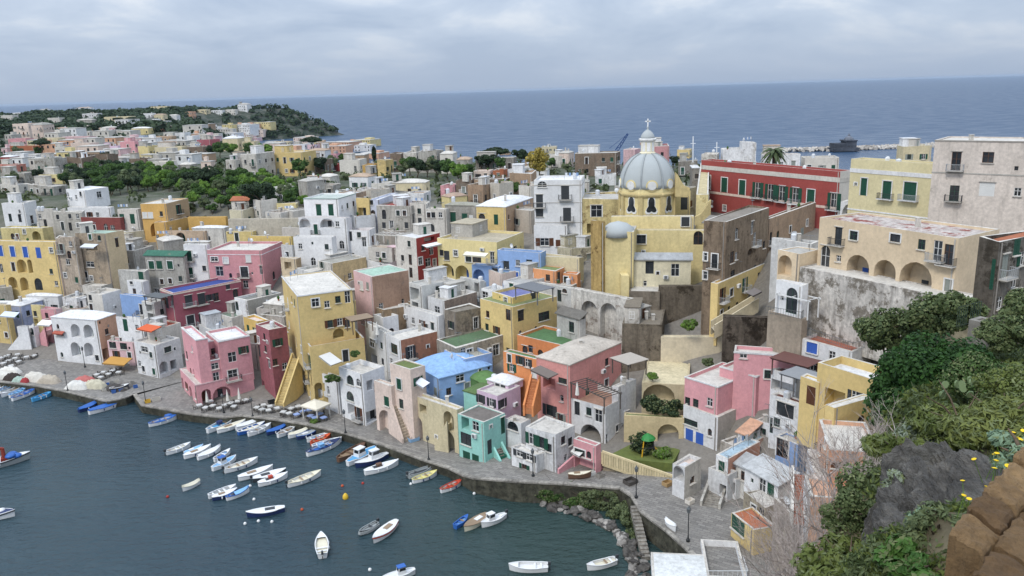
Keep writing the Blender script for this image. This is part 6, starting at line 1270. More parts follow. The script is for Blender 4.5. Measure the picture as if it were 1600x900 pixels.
shrub('grassy green fringe hanging over the upper left of the rock', 1395, 705, 18, (.8, .6, .4), 3500, .06, LYG, 18, seed=37, asp=4)
shrub('brown green scrub under the long bare branches', 1308, 905, 18, (.9, .9, .5), 5000, .07, LMA, 24, seed=38)
shrub('low dry shrub left of the rock face', 1330, 802, 15.5, (.75, .6, .55), 3800, .055, LMA, 20, seed=39)
shrub('tuft of grey herbs under the right end of the rock', 1466, 828, float(hill_at(1466, 830)[1]) - .1, (.42, .34, .3), 2200, .04, LOL, 14, seed=40, asp=2.5)
shrub('weedy green bush below the ruined dark house', 1572, 522, 44, (1.9, 1.5, 1.1), 6000, .15, LMA, 24, seed=41)
shrub('low olive scrub at the right edge under the pale palace', 1600, 480, 58, (2.4, 2, 1.3), 6000, .2, LMA, 24, seed=42)
# grass and weeds all over the open slope
pts = []; cols = []
while len(pts) < 2600:
    x, y = rg.uniform(1270, 1610), rg.uniform(480, 905)
    if in_poly(x, y, [(1412, 742), (1520, 715), (1528, 760), (1480, 805), (1462, 832), (1368, 832), (1378, 790)]): continue
    if x < 1300 + (900 - y) * .37: continue
    P = hill_at(x, y)
    if P is None or P[1] > 62: continue
    pts.append(P)
pts = np.array(pts); nb = 22; far_s = np.clip(pts[:, 1] / 24, .32, 2.4)
off = NR.normal(size=(len(pts), nb, 3)) * (far_s * .17)[:, None, None]; off[:, :, 2] = np.abs(off[:, :, 2]) * .8
sel = NR.randint(0, 3, len(pts))
for k_, mt_ in enumerate((LYG, LMA, LOL)):
    q_ = (pts[:, None] + off)[sel == k_]; sz_ = np.repeat(far_s[sel == k_] * .085, nb) * NR.uniform(.6, 1.4, (sel == k_).sum() * nb)
    o = put('hillside_scrub', quads_mesh('hillside_scrub', q_.reshape(-1, 3), sz_, mt_, .1, 2.8)); tag(o, ['yellow green grass', 'dark green weeds', 'grey green herbs'][k_] + ' covering the steep slope at right', 'scrub', None, 'stuff')
# prickly pear pads
pp_ = Py(1500, 612, 31); t_ = thing('prickly_pear', 'prickly pear cactus with pale green pads in the dark bush', 'cactus', pp_ - (0, 0, 1)); PPM = flat('cactus', '#6d7f58', .6, .9)
pad = MB(); nP = 10; ii = [(.13 * math.cos(q), 0, .17 * math.sin(q)) for q in np.linspace(0, 2 * math.pi, nP + 1)[:-1]]
pad.poly([(x, -.035, z) for x, y, z in ii]); pad.poly([(x, .035, z) for x, y, z in ii][::-1])
for i in range(nP): j = (i + 1) % nP; pad.poly([(ii[i][0], -.035, ii[i][2]), (ii[i][0], .035, ii[i][2]), (ii[j][0], .035, ii[j][2]), (ii[j][0], -.035, ii[j][2])])
pdm = pad.mesh('pad', [PPM])
for i in range(16): o = put('pad', pdm, t_, (rg.uniform(-.9, .9), rg.uniform(-.5, .3), rg.uniform(.2, 1.5)), (rg.uniform(-.6, .6), rg.uniform(-.7, .7), rg.uniform(-1, 1)))
# yellow flowers by the wall
fl = MB(); fl.lathe([(.018, .0), (.028, .008), (.01, .014)], 9, (0, 0, .3)); st_ = MB(); st_.bar((0, 0, 0), (0, 0, .3), .005)
flm = fl.mesh('flower_head', [flat('petal', '#e3c11c', .6)]); stm = st_.mesh('stem', [FG[3]])
for i, (x, y, Y_) in enumerate([(1595, 665, 9.5), (1580, 677, 9), (1594, 683, 8.6), (1588, 687, 8.6), (1577, 686, 8.8), (1571, 691, 8.8), (1568, 700, 8.2), (1552, 706, 8.4), (1560, 709, 8), (1565, 712, 8), (1540, 716, 8.2), (1545, 712, 8.4), (1553, 722, 7.8), (1554, 736, 7.2), (1511, 755, 8.5), (1528, 761, 7.8), (1500, 772, 8.2), (1514, 777, 7.6), (1574, 720, 7.2), (1583, 700, 8)]):
    P = Py(x, y, Y_); f_ = thing('yellow_flower', 'tiny yellow daisy flower on the slope above the stone wall', 'flower', P - (0, 0, .3), i, 'yellow flowers by the stone wall'); f_.rotation_euler = (rg.uniform(-.2, .5), rg.uniform(-.3, .3), i); put('flower_head', flm, f_); put('stem', stm, f_)
# tuff block wall at the viewpoint, bottom right: every block a piece
m, t, b = new_mat('tuff_block'); pos = node(t, 'ShaderNodeNewGeometry').outputs['Position']; oi = node(t, 'ShaderNodeObjectInfo')
n1 = noise(t, 9, 12, .8, pos); n2 = noise(t, 45, 8, .8, pos)
col = mixc(t, oi.outputs['Random'], lin('#6f5537'), lin('#a0825a')); col = mixc(t, .65, col, ramp(t, n1, [(.3, g3(.2)), (.7, g3(.75))]), 'OVERLAY'); col = mixc(t, ramp(t, n2, [(.56, g3(0)), (.66, g3(.8))]), col, lin('#3b2a1a'))
t.links.new(col, b.inputs['Base Color']); b.inputs['Roughness'].default_value = .95; bump(t, b, mixc(t, .45, n1, n2), 1.0, .07); TUFF = m
wb0 = np.array([2.62, 4.36, 52.33]); e_ = np.array([.722, .692, 0]); nn_ = np.array([.692, -.722, 0]); bs = random.Random(8)
t_ = thing('stone_wall', 'rough brown tuff block wall close by in the bottom right corner', 'wall', wb0 - (0, 0, 1))
core = MB(); row = 0; w_ = 0.0
while w_ < 2.8:
    wd = bs.uniform(.2, .26); u = -1.6 - bs.uniform(0, .3)
    while u < 3.0:
        l_ = bs.uniform(.30, .46); c_ = wb0 + e_ * (u + l_ / 2) + nn_ * (w_ + wd / 2) - np.array([0, 0, .42 * w_ + bs.uniform(0, .05)])
        if to_px(c_ - e_ * l_ * .35)[0] > 1500 - (to_px(c_)[1] - 800) * .12:
            mb = MB(); nx_, nz_ = 11, 8; rs = np.random.RandomState(int((u + 5) * 100 + w_ * 1000) % 9999); lx, lw = l_ - .014, wd - .012
            def pt(i, j):
                a, b = 2 * i / nx_ - 1, 2 * j / nz_ - 1; edge = max(abs(a), abs(b)) > .99
                return e_ * a * lx / 2 + nn_ * b * lw / 2 + np.array([0, 0, -.022 * (abs(a) ** 9 + abs(b) ** 9) + rs.uniform(-.007, .007) + .012 * math.sin(a * 5 + u * 9) * math.sin(b * 4 + w_ * 7) - .42 * b * wd * .5]) + (e_ * rs.uniform(-.012, .012) + nn_ * rs.uniform(-.012, .012)) * edge
            G = [[pt(i, j) for j in range(nz_ + 1)] for i in range(nx_ + 1)]
            for i in range(nx_):
                for j in range(nz_): mb.poly([G[i][j], G[i][j + 1], G[i + 1][j + 1], G[i + 1][j]])
            rim = [G[i][0] for i in range(nx_ + 1)] + [G[nx_][j] for j in range(1, nz_ + 1)] + [G[i][nz_] for i in range(nx_ - 1, -1, -1)] + [G[0][j] for j in range(nz_ - 1, 0, -1)]
            lo = [p * [1, 1, 0] + (0, 0, -.32) for p in rim]
            for k in range(len(rim)): k2 = (k + 1) % len(rim); mb.poly([rim[k], rim[k2], lo[k2], lo[k]])
            mb.poly(lo[::-1]); mb.build('stone_block', TUFF, t_, c_ - np.array(t_.location))
            core.box(c_ - np.array(t_.location) - (0, 0, .62), (l_ * .92, wd * .92, .78), (e_, nn_, (0, 0, 1)))
        u += l_
    w_ += wd
core.build('mortar_core', stone('mortar', '#4a3a28', '#6e5a42', 12, .5, .02), t_)
# bare twiggy shrubs in front of the lower right houses
TW = stone('twig', '#857a74', '#b9aea8', 8, .2, .01)
def bare(label, x, y, Y_, hgt, n, seed, lean=(0, 0)):
    P = Py(x, y, Y_); rs = random.Random(seed); t_ = thing('bare_shrub', label, 'bush', P); mb = MB()
    def tw(p, d, l, r, k):
        q = p + d * l; x_ = np.cross(d, [.2, .1, 1]); x_ /= np.linalg.norm(x_) + 1e-9; y_ = np.cross(d, x_); i = len(mb.v)
        for c_, rr_ in ((p, r), (q, r * .6)):
            for j in range(3): t = j * 2.094; mb.v.append(tuple(c_ + (x_ * math.cos(t) + y_ * math.sin(t)) * rr_))
        for j in range(3): mb.f.append((i + j, i + (j + 1) % 3, i + 3 + (j + 1) % 3, i + 3 + j)); mb.m.append(0)
        if k > 0:
            for _ in range(rs.choice([2, 2, 3, 3])):
                e = d + np.array([rs.gauss(0, .42), rs.gauss(0, .42), rs.gauss(.12, .3)]); e /= np.linalg.norm(e); tw(q - d * l * rs.uniform(0, .3), e, l * rs.uniform(.6, .92), r * .62, k - 1)
    for _ in range(n):
        d = np.array([rs.gauss(lean[0], .38), rs.gauss(lean[1], .38), 1.0]); d /= np.linalg.norm(d); tw(np.array([rs.gauss(0, hgt * .12), rs.gauss(0, hgt * .12), 0]), d, hgt * rs.uniform(.22, .34), .036, 4)
    mb.build('twigs', TW, t_); return t_
for i, (lb, x, y, Y_, hg, n) in enumerate([('tall bare grey shrub in front of the peach house', 1300, 865, 27, 5.2, 7), ('bare grey shrub rising before the white terrace', 1345, 805, 25, 4.6, 7), ('wide bare shrub right of the terracotta steps', 1260, 905, 34, 5.5, 7), ('bare shrub leaning over the yellow hut', 1215, 900, 50, 6.0, 6), ('thin bare shrub nearest the rock face', 1375, 770, 23, 3.2, 6), ('low bare shrub at the bottom edge of the slope', 1240, 935, 30, 4.0, 6), ('bare reddish shrub below the terracotta steps', 1285, 930, 24, 3.8, 7), ('bare shrub between the white wall and the rock', 1330, 860, 20, 3.0, 7), ('tall bare shrub behind the yellow hut', 1235, 880, 58, 7.0, 7), ('bare shrub at the right of the yellow hut', 1205, 915, 62, 6.0, 7), ('dense bare shrub left of the terracotta steps', 1232, 850, 64, 6.0, 6)]):
    bare(lb, x, y, Y_, hg, n + 3, 50 + i, (-.1, 0))
# garden planting by the playground and ledges
GB = [(1000, 694, 104, (1.9, 1.4, 1.7), 'dark round bush in the playground garden', 1), (1036, 712, 102.5, (1.6, 1.3, 1.2), 'yellow green round bush behind the slatted fence', 3), (1020, 632, 108.5, (1.7, 1.2, 1.5), 'dark bush under the left flat arch', 1), (1049, 638, 108, (1.9, 1.2, 1.6), 'dark bush under the right flat arch', 1), (939, 725, 103, (.9, .8, 2.0), 'slim dark evergreen beside the tiny pink kiosk', 1), (1078, 508, 118.5, (1.3, .8, 1.0), 'green plant trailing over the cream retaining wall', 3), (1020, 588, 112, (.9, .8, .7), 'yellow flowering bush on the cream terrace', 3), (1106, 566, 114, (1.0, .8, .6), 'small spiky plant on the ramp landing', 2), (518, 592, 127, (1.5, .8, .7), 'potted hedge on the blue terrace', 0), (555, 553, 128, (.9, .7, .6), 'potted palm plants on the yellow terrace corner', 0), (491, 658, 126, (.9, .7, .5), 'flowering planter at the quay restaurant', 3), (880, 768, 99.3, (4.5, .9, 1.5), 'green creeper bush hanging over the quay wall right of centre', 0), (800, 757, 102, (3.2, .8, 1.0), 'bright green creeper over the quay wall left end', 3), (945, 782, 97.2, (3.6, .9, 1.8), 'green creeper covering the curved quay wall', 2), (980, 810, 93, (1.0, 1.8, 1.4), 'mossy creeper on the quay wall near the water steps', 2), (1020, 812, 93.5, (.9, 1.2, .8), 'weeds beside the quay ramp', 0), (838, 772, 100.0, (3.4, .7, .9), 'low dark creeper under the quay wall between the green creepers', 2), (912, 784, 97.6, (3.2, .8, 1.4), 'dark green creeper at the foot of the curved quay wall', 0), (965, 796, 95.3, (1.8, 1.2, 1.6), 'olive creeper at the bend of the quay wall', 2), (985, 838, 90.6, (.8, 1.6, 1.3), 'dark moss and creeper beside the water steps', 2)]
for i, (x, y, Y_, R, lb, v) in enumerate(GB): shrub(lb, x, y, Y_, R, int(1200 + 900 * R[0]), .24 if R[0] > 1 else .18, FG[v], 18, 'garden_bush', seed=70 + i)

# lawn of the playground garden
m, t, b = new_mat('lawn_grass'); n_ = noise(t, 1.5, 6, .7); t.links.new(mixc(t, n_, lin('#3d4a24'), lin('#76803f')), b.inputs['Base Color']); b.inputs['Roughness'].default_value = .95; bump(t, b, n_, .6, .1)
L4 = [Py(946, 713, 103.2), Py(1050, 748, 100.6), Py(1064, 712, 105.2), Py(985, 694, 107)]; zl = max(p[2] for p in L4); mb = MB(); L4 = [np.array([p[0], p[1], zl - .1]) for p in L4]; mb.poly(L4); LB_ = [p - (0, 0, 2.5) for p in L4]
for i in range(4): mb.poly([LB_[i], LB_[(i + 1) % 4], L4[(i + 1) % 4], L4[i]])
struct(mb.build('lawn', m))
# ================================================================ boats
PAINT = dict(W='#dfe0e0', C='#d9d3bd', B='#2f62ad', N='#27355e', L='#7fb0dc', T='#4f9fd0', R='#b8452f', O='#cf5a35', Y='#d8cf8a', G='#9ba0a0', K='#3a3e42', M='#6a5040', D='#8f7a62')
def bm(k): return flat('boat_' + k, PAINT[k], .45, .95, spec=.4, var=.1, sc=3)
def hull_mesh(L, Bm, hgt, square, nst=12):
    """returns station half-breadths and heights along the boat: x from stern (0) to bow (L)"""
    S = []
    for i in range(nst + 1):
        u = i / nst; hb = Bm / 2 * ((.72 if square else .35) + (1 - (.72 if square else .35)) * math.sin(min(1, u / .45) * math.pi / 2)) if u < .45 else Bm / 2 * (1 - ((u - .45) / .55) ** 2.3)
        S.append((u * L, max(hb, .015), hgt * (1 + .45 * max(0, u - .45) ** 1.5 * 2.2 + (.08 if u < .2 else 0))))
    return S
def boat(label, bx, by, sx, sy, kind='open', hull='W', inn='C', rim='W', extra='', group=None, name='moored_boat', z=.25, beam=.33):
    bow, stern = Pz(bx, by, z), Pz(sx, sy, z); d = (bow - stern) * [1, 1, 0]; L = np.linalg.norm(d); e = d / L; rz = math.atan2(e[1], e[0])
    rng = random.Random(int(bx * 13 + by * 7)); Bm = L * beam if L < 5 else L * beam * .92; hgt = .42 + .05 * L
    t_ = thing(name, label, 'boat', (*stern[:2], 0), rz, group)
    t_.rotation_euler = (rng.uniform(-.03, .03), rng.uniform(-.015, .015), rz)
    S = hull_mesh(L, Bm, hgt, kind in ('motor', 'punt', 'dinghy') or 'q' in extra); mb = MB(); secs = []
    for x, hb, h in S:
        rake = .12 * L * (x / L) ** 6
        secs.append([(x - rake * .6, 0, -.22), (x - rake * .4, hb * .55, -.16), (x - rake * .15, hb * .88, .08), (x, hb, h)])
    for a, b in zip(secs[:-1], secs[1:]):
        for sg in (1, -1):
            A = [(p[0], p[1] * sg, p[2]) for p in a]; B = [(p[0], p[1] * sg, p[2]) for p in b]
            for k in range(3): mb.poly([A[k], B[k], B[k + 1], A[k + 1]] if sg > 0 else [A[k], A[k + 1], B[k + 1], B[k]], 0)
    tr = secs[0]; mb.poly([(p[0], p[1], p[2]) for p in tr] + [(p[0], -p[1], p[2]) for p in reversed(tr)])
    mb.build('hull', bm(hull), t_, sm=True)
    rm = MB()
    for a, b in zip(secs[:-1], secs[1:]):
        for sg in (1, -1): rm.bar((a[3][0], a[3][1] * sg, a[3][2]), (b[3][0], b[3][1] * sg, b[3][2]), .10, .07)
    rm.bar((secs[0][3][0], -secs[0][3][1], secs[0][3][2]), (secs[0][3][0], secs[0][3][1], secs[0][3][2]), .1, .08)
    rm.build('gunwale', bm(rim), t_)
    dk = MB(); dep = .30 if kind in ('open', 'motor', 'punt') else .02
    def plate(mb_, u0, u1, dz, shrink=.93, m=0, camber=0.0):
        ss = [s for s in secs if u0 - 1e-6 <= s[3][0] / L <= u1 + 1e-6]
        for a, b in zip(ss[:-1], ss[1:]):
            za, zb_ = a[3][2] + dz, b[3][2] + dz
            for sg in (1, -1): mb_.poly([(a[3][0], 0, za + camber), (b[3][0], 0, zb_ + camber), (b[3][0], sg * b[3][1] * shrink, zb_), (a[3][0], sg * a[3][1] * shrink, za)], m)
    if kind in ('open', 'motor', 'punt'):
        plate(dk, 0, 1, -dep, .9); dk.build('floor', bm(inn), t_)
        fd = MB(); plate(fd, .74, 1, -.02, .97, 0, .05); fd.build('foredeck', bm(rim if kind != 'motor' else 'W'), t_)
        for u in ((.2, .42, .62) if kind != 'motor' else (.15, .35)):
            s = min(secs, key=lambda q: abs(q[3][0] / L - u)); th = MB(); th.box((s[3][0], 0, s[3][2] - .12), (.24, s[3][1] * 1.85, .05)); th.build('thwart', bm('D' if rng.random() < .4 else rim), t_)
    elif kind in ('deck', 'cover'):
        plate(dk, 0, 1, .03, .98, 0, .10 if kind == 'deck' else .28); dk.build('deck' if kind == 'deck' else 'cover', bm(inn), t_, sm=True)
        if kind == 'deck':
            hb = MB(); hb.box((L * .38, 0, S[5][2] + .12), (L * .26, Bm * .42, .1)); hb.build('hatch', bm(rng.choice('DWK')), t_)
    elif kind == 'cabin':
        plate(dk, 0, 1, -.03, .96, 0, .06); dk.build('deck', bm(inn), t_)
        cx = L * (.42 if 'f' not in extra else .62); w_ = Bm * .62; ch_ = min(1.25, .22 * L); cl_ = L * .26; cb_ = MB(); zt = S[6][2]
        q = [(cx - cl_ / 2, -w_ / 2), (cx + cl_ / 2, -w_ / 2), (cx + cl_ / 2, w_ / 2), (cx - cl_ / 2, w_ / 2)]; lo = [(x, y, zt) for x, y in q]; hi = [(cx + (x - cx) * .8 - .05 * cl_, y * .86, zt + ch_) for x, y in q]
        cb_.poly(hi)
        for i in range(4): j = (i + 1) % 4; cb_.poly([lo[i], lo[j], hi[j], hi[i]])
        co_ = cb_.build('cabin', bm('W'), t_)
        for i in range(4):
            j = (i + 1) % 4; a, b, c_, d_ = map(np.array, (lo[i], lo[j], hi[j], hi[i])); n_ = np.cross(b - a, d_ - a); n_ /= np.linalg.norm(n_); wn = MB()
            wn.poly([a + (b - a) * .12 + (d_ - a) * .5 + n_ * .012, a + (b - a) * .88 + (d_ - a) * .5 + n_ * .012, a + (b - a) * .84 + (d_ - a) * .9 + n_ * .012, a + (b - a) * .16 + (d_ - a) * .9 + n_ * .012]); wn.build('window', glass(), co_)
        rf = MB(); rf.box((cx - .05 * cl_, 0, zt + ch_ + .03), (cl_ * .98, w_ * 1.0, .06)); rf.build('cabin_roof', bm(extra[extra.index('^') + 1] if '^' in extra else 'W'), co_)
        wl_ = MB(); plate(wl_, 0, .25, .0, .75); wl_.build('cockpit', bm('G'), t_)
    elif kind == 'dinghy':
        tb_ = MB()
        for a, b in zip(secs[:-1], secs[1:]):
            for sg in (1, -1): tb_.bar((a[3][0], a[3][1] * sg * .95, .3), (b[3][0], b[3][1] * sg * .95, .3 + (.1 if b[3][0] > .8 * L else 0)), .36, .36)
        tb_.build('tube', bm(rim), t_); plate(dk, 0, .9, -.3, .8); dk.build('floor', bm(inn), t_)
        th = MB(); th.box((L * .35, 0, .45), (.3, Bm * .8, .08)); th.build('thwart', bm('K'), t_)
    if 'm' in extra or kind in ('motor', 'dinghy'):
        om = MB(); om.box((-.18, 0, S[0][2] + .22), (.34, .26, .4)); om.box((-.22, 0, .1), (.12, .1, .8)); om.box((-.05, 0, S[0][2] - .02), (.2, .2, .12)); om.build('outboard_motor', bm('K'), t_)
    if 'x' in extra:
        c_ = extra[extra.index('x') + 1]; bx_ = MB(); bx_.box((L * .42, 0, S[5][2] + .22), (L * .13, Bm * .36, .5)); bx_.box((L * .42, 0, S[5][2] + .49), (L * .15, Bm * .42, .05)); bx_.build('engine_box', bm(c_), t_)
    if 't' in extra:
        c_ = extra[extra.index('t') + 1]; cv = MB(); plate(cv, .3 if 'h' in extra else 0, 1, .05, 1.0, 0, .22); cv.build('tarpaulin', bm(c_), t_, sm=True)
    if 's' in extra:
        sm__ = MB()
        for a, b in zip(secs[:-1], secs[1:]):
            for sg in (1, -1):
                A, B = np.array(a[3]) * (1, sg, 1), np.array(b[3]) * (1, sg, 1); sm__.bar(A - (0, -.02 * sg, .16), B - (0, -.02 * sg, .16), .05, .14)
        sm__.build('stripe', bm(extra[extra.index('s') + 1]), t_)
    if L > 3.5 and kind != 'dinghy':
        fm = MB(); 
        for u in (.3, .6): s = min(secs, key=lambda q: abs(q[3][0] / L - u)); fm.lathe([(.06, -.2), (.09, -.1), (.09, .1), (.05, .2)], 7, (s[3][0], -s[3][1] - .1, s[3][2] - .28))
        for i_ in range(2):
            u = (.3, .6)[i_]; fm = MB(); s = min(secs, key=lambda q: abs(q[3][0] / L - u)); fm.lathe([(.06, -.2), (.09, -.1), (.09, .1), (.05, .2)], 7, (s[3][0], -s[3][1] - .1, s[3][2] - .28)); fm.build('fender', bm(rng.choice('WWN')), t_)
    return t_
BT = [('deep blue covered boat moored at the corner of the quay', 298, 644, 258, 654, 'cover', 'W', 'B', 'B', ''), ('blue and white rowing boat in front of the deep blue covered one', 278, 652, 233, 665, 'open', 'W', 'B', 'B', ''),
 ('turquoise boat with white hull nearest the pink house', 370, 655, 324, 675, 'open', 'W', 'T', 'W', 'x' + 'N'), ('long white boat right of the turquoise one', 384, 661, 340, 675, 'deck', 'W', 'C', 'W', ''), ('wide plain white boat with its bow at the quay', 411, 656, 369, 671, 'cover', 'W', 'W', 'W', ''),
 ('half blue half white boat in the quay row', 414, 664, 372, 678, 'open', 'B', 'C', 'W', 'sB'), ('white boat with grey seats in the quay row', 424, 666, 388, 680, 'open', 'W', 'G', 'W', ''), ('flat royal blue boat in the quay row', 449, 667, 417, 678, 'cover', 'N', 'B', 'B', ''),
 ('small white rowing boat right of the royal blue one', 463, 668, 434, 682, 'open', 'W', 'D', 'W', ''), ('cream white covered boat in the quay row', 484, 672, 451, 683, 'cover', 'W', 'C', 'W', ''), ('navy blue boat with a grey deck in the quay row', 498, 674, 464, 685, 'deck', 'N', 'G', 'B', ''),
 ('light blue slim boat left of the orange boat', 515, 680, 480, 689, 'open', 'W', 'T', 'W', ''), ('orange red rowing boat', 517, 682, 486, 694, 'open', 'O', 'O', 'O', ''), ('white boat just behind the big blue and white boat', 534, 688, 488, 700, 'open', 'W', 'L', 'W', ''), ('large blue and white boat at the right end of the quay row', 532, 690, 480, 711, 'open', 'W', 'B', 'N', 'xL'),
 ('plain white open rowing boat, leftmost on open water', 298, 696, 260, 709, 'open', 'W', 'C', 'W', 'm'), ('pale blue boat half hidden behind the brown seated one', 318, 699, 288, 710, 'deck', 'L', 'L', 'W', ''), ('white boat with a brown cockpit', 330, 700, 288, 715, 'deck', 'W', 'W', 'W', ''), ('clean white covered boat beside the brown cockpit boat', 345, 701, 309, 717, 'cover', 'W', 'W', 'W', ''),
 ('small white boat behind the light blue cuddy boat', 360, 706, 335, 720, 'open', 'W', 'L', 'W', ''), ('light blue boat with a white hull and dark blue cabin', 369, 716, 332, 734, 'cabin', 'W', 'L', 'W', '^B'), ('long white boat with folded canopy in the middle row', 403, 720, 351, 737, 'open', 'W', 'C', 'W', 'm'),
 ('long white decked boat left of the red box boat', 427, 733, 373, 749, 'deck', 'W', 'W', 'W', ''), ('dark bottomed white boat behind the red box boat', 447, 737, 395, 751, 'deck', 'K', 'W', 'W', 'm'), ('white boat with a red engine box', 450, 744, 404, 758, 'deck', 'W', 'W', 'W', 'xR'), ('large cream open boat right of the red box boat', 502, 741, 450, 759, 'open', 'W', 'C', 'C', 'm'),
 ('tiny cream boat alone left of the group', 285, 766, 312, 753, 'cover', 'W', 'C', 'C', ''), ('white open boat in the trio left of the yellow buoy', 369, 762, 326, 777, 'open', 'W', 'G', 'W', ''), ('white boat with a dark hull in the middle of the trio', 371, 768, 332, 780, 'deck', 'N', 'W', 'W', ''), ('blue rowing boat in the trio', 390, 766, 354, 780, 'open', 'W', 'N', 'B', 'tLh'),
 ('white boat with a navy hull alone in open water', 385, 806, 445, 796, 'deck', 'N', 'W', 'W', ''), ('brown wooden boat by the quay under the red flag', 572, 697, 528, 720, 'open', 'M', 'D', 'M', ''), ('light blue boat with a white wheelhouse', 589, 702, 543, 726, 'cabin', 'W', 'T', 'W', ''), ('white cabin cruiser with a navy bottom', 555, 730, 606, 712, 'cabin', 'N', 'W', 'W', ''), ('white launch with an orange brown engine box', 623, 724, 570, 740, 'deck', 'W', 'W', 'W', 'xM'),
 ('grey inflatable dinghy at the foot of the quay', 676, 732, 638, 745, 'dinghy', 'G', 'K', 'G', ''), ('pale yellow rowing boat beside the grey dinghy', 683, 740, 645, 753, 'open', 'W', 'Y', 'Y', ''), ('red and white small boat off the quay wall', 722, 754, 689, 768, 'open', 'W', 'R', 'R', ''),
 ('square blue punt left of the brown wooden boat', 731, 809, 711, 824, 'punt', 'B', 'L', 'B', 'q'), ('weathered brown boat between the blue punt and the white cuddy', 725, 829, 761, 806, 'deck', 'C', 'D', 'D', ''), ('small white cuddy boat right of the weathered brown boat', 752, 823, 790, 806, 'cabin', 'W', 'W', 'W', 'mf'),
 ('white pointed speedboat near the bottom edge', 795, 888, 856, 888, 'motor', 'W', 'W', 'W', ''), ('white speedboat near the rocks at bottom right of the water', 917, 889, 962, 877, 'motor', 'W', 'C', 'W', ''), ('white motorboat seen from its stern with a black outboard', 502, 838, 504, 870, 'motor', 'W', 'C', 'W', ''), ('small grey inflatable beside the red striped boat', 562, 835, 589, 819, 'dinghy', 'K', 'G', 'G', ''), ('white boat with red striped deck', 583, 848, 620, 817, 'deck', 'W', 'W', 'W', 'sR'), ('white boat with a bright blue canopy cut by the bottom edge', 598, 908, 648, 893, 'cabin', 'W', 'W', 'W', '^B'),
 ('pale blue boat at the far left quay edge', 24, 602, 0, 613, 'open', 'W', 'L', 'L', ''), ('white speedboat at the far left quay edge', 2, 620, 31, 607, 'motor', 'W', 'G', 'W', ''), ('light blue boat between white and dark blue at far left', 42, 608, 15, 620, 'open', 'W', 'T', 'L', ''), ('blue rimmed white boat at far left quay', 57, 610, 19, 625, 'open', 'W', 'B', 'B', ''), ('turquoise slim boat right of the far left boats', 83, 615, 50, 626, 'open', 'T', 'L', 'T', ''),
 ('dark blue boat left of the big blue boat by the slipway', 156, 629, 123, 643, 'cover', 'N', 'B', 'B', ''), ('big blue topped white boat by the slipway', 196, 627, 139, 646, 'cover', 'W', 'B', 'B', ''), ('small grey boat behind the far left boats', 10, 603, -14, 613, 'open', 'G', 'G', 'W', '')]
for q in BT: boat(*q)
# fishing boats at the left edge, larger
fb_ = boat('fishing boat with red crane and blue gear at the left edge', 48, 712, -70, 738, 'open', 'G', 'N', 'W', 'sK', name='fishing_boat', beam=.3, z=.5)
mb = MB(); mb.lathe([(.35, 0), (.28, 1.3), (.25, 2.0)], 10, (6.5, 0, .8)); mb.bar((6.5, 0, 2.7), (4.2, 0, 3.3), .35); mb.bar((4.2, 0, 3.3), (2.8, .2, 2.2), .25); mb.box((6.5, 0, .95), (.9, .9, .4)); mb.build('crane', flat('crane_red', '#8a3a2c', .6), fb_)
for i, (x, y, z_) in enumerate([(7.6, .5, 1.5), (8.2, -.3, 1.4), (7.4, -.6, 1.7)]): mb = MB(); Pp, dd = lump_points(1, (1, 1, 1), 3, np.random.RandomState(i)); mb.lathe([(.7, 0), (.8, .2), (.55, .45), (.1, .55)], 9, (x, y, z_ - .4)); mb.build('gear_heap', bm('B'), fb_, sm=True)
fb2 = boat('white and blue fishing boat with black stripes at the lower left edge', 24, 802, -60, 808, 'deck', 'W', 'N', 'W', 'sK', name='fishing_boat', beam=.34, z=.5)
mb = MB(); mb.lathe([(.5, 0), (.45, .25), (.1, .4)], 10, (5.2, .2, .9)); mb.build('buoy_heap', bm('W'), fb2, sm=True)
# buoys
def buoy(label, x, y, col, r=.28, egg=1.0, nm='mooring_buoy'):
    P = Pz(x, y, 0); mb = MB(); mb.lathe([(.02, -r), (r * .7, -r * .7), (r, 0), (r * .85, r * .6 * egg), (r * .4, r * egg), (.04, r * 1.15 * egg)], 12); o = mb.build(nm, flat('buoy_' + col, col, .5), None, (P[0], P[1], r * .3), True); tag(o, label, 'buoy')
buoy('yellow egg shaped buoy in open water', 540, 779, '#d7b23a', .42, 1.5)
for lb, x, y, c_ in (('small red buoy left of the trio of boats', 262, 777, '#a4342c'), ('orange buoy above the yellow egg buoy', 535, 760, '#b5502f'), ('faint orange buoy left of the yellow buoy', 472, 797, '#b5502f'), ('white float left of the navy hulled boat', 383, 819, '#dcdcda'), ('white float under the navy hulled boat', 404, 815, '#dcdcda'), ('white float right below the navy hulled boat', 425, 816, '#dcdcda'), ('white float under the white decked boat', 391, 760, '#dcdcda'), ('small white float right of the trio', 397, 781, '#dcdcda'), ('white float in front of the pale yellow boat', 642, 757, '#dcdcda'), ('white float right of the red boat', 741, 772, '#dcdcda'), ('white gull shaped float left of the blue canopy boat', 578, 891, '#e4e4e2'), ('small red buoy behind the white launch', 567, 756, '#a4342c')): buoy(lb, x, y, c_, .22)
# ================================================================ sea air
m = bpy.data.materials.new('haze_air'); m.use_nodes = True; t = m.node_tree; t.nodes.clear()
out = t.nodes.new('ShaderNodeOutputMaterial'); pv = t.nodes.new('ShaderNodeVolumePrincipled'); pv.inputs['Color'].default_value = (.55, .68, .85, 1); pv.inputs['Density'].default_value = 3e-5; pv.inputs['Anisotropy'].default_value = .1
t.links.new(pv.outputs[0], out.inputs['Volume'])
mb = MB(); mb.box((0, 15000, 29.5), (64000, 31000, 65)); o = mb.build('haze', m); o['kind'] = 'stuff'; o['label'] = 'thin pale sea haze over town and water'
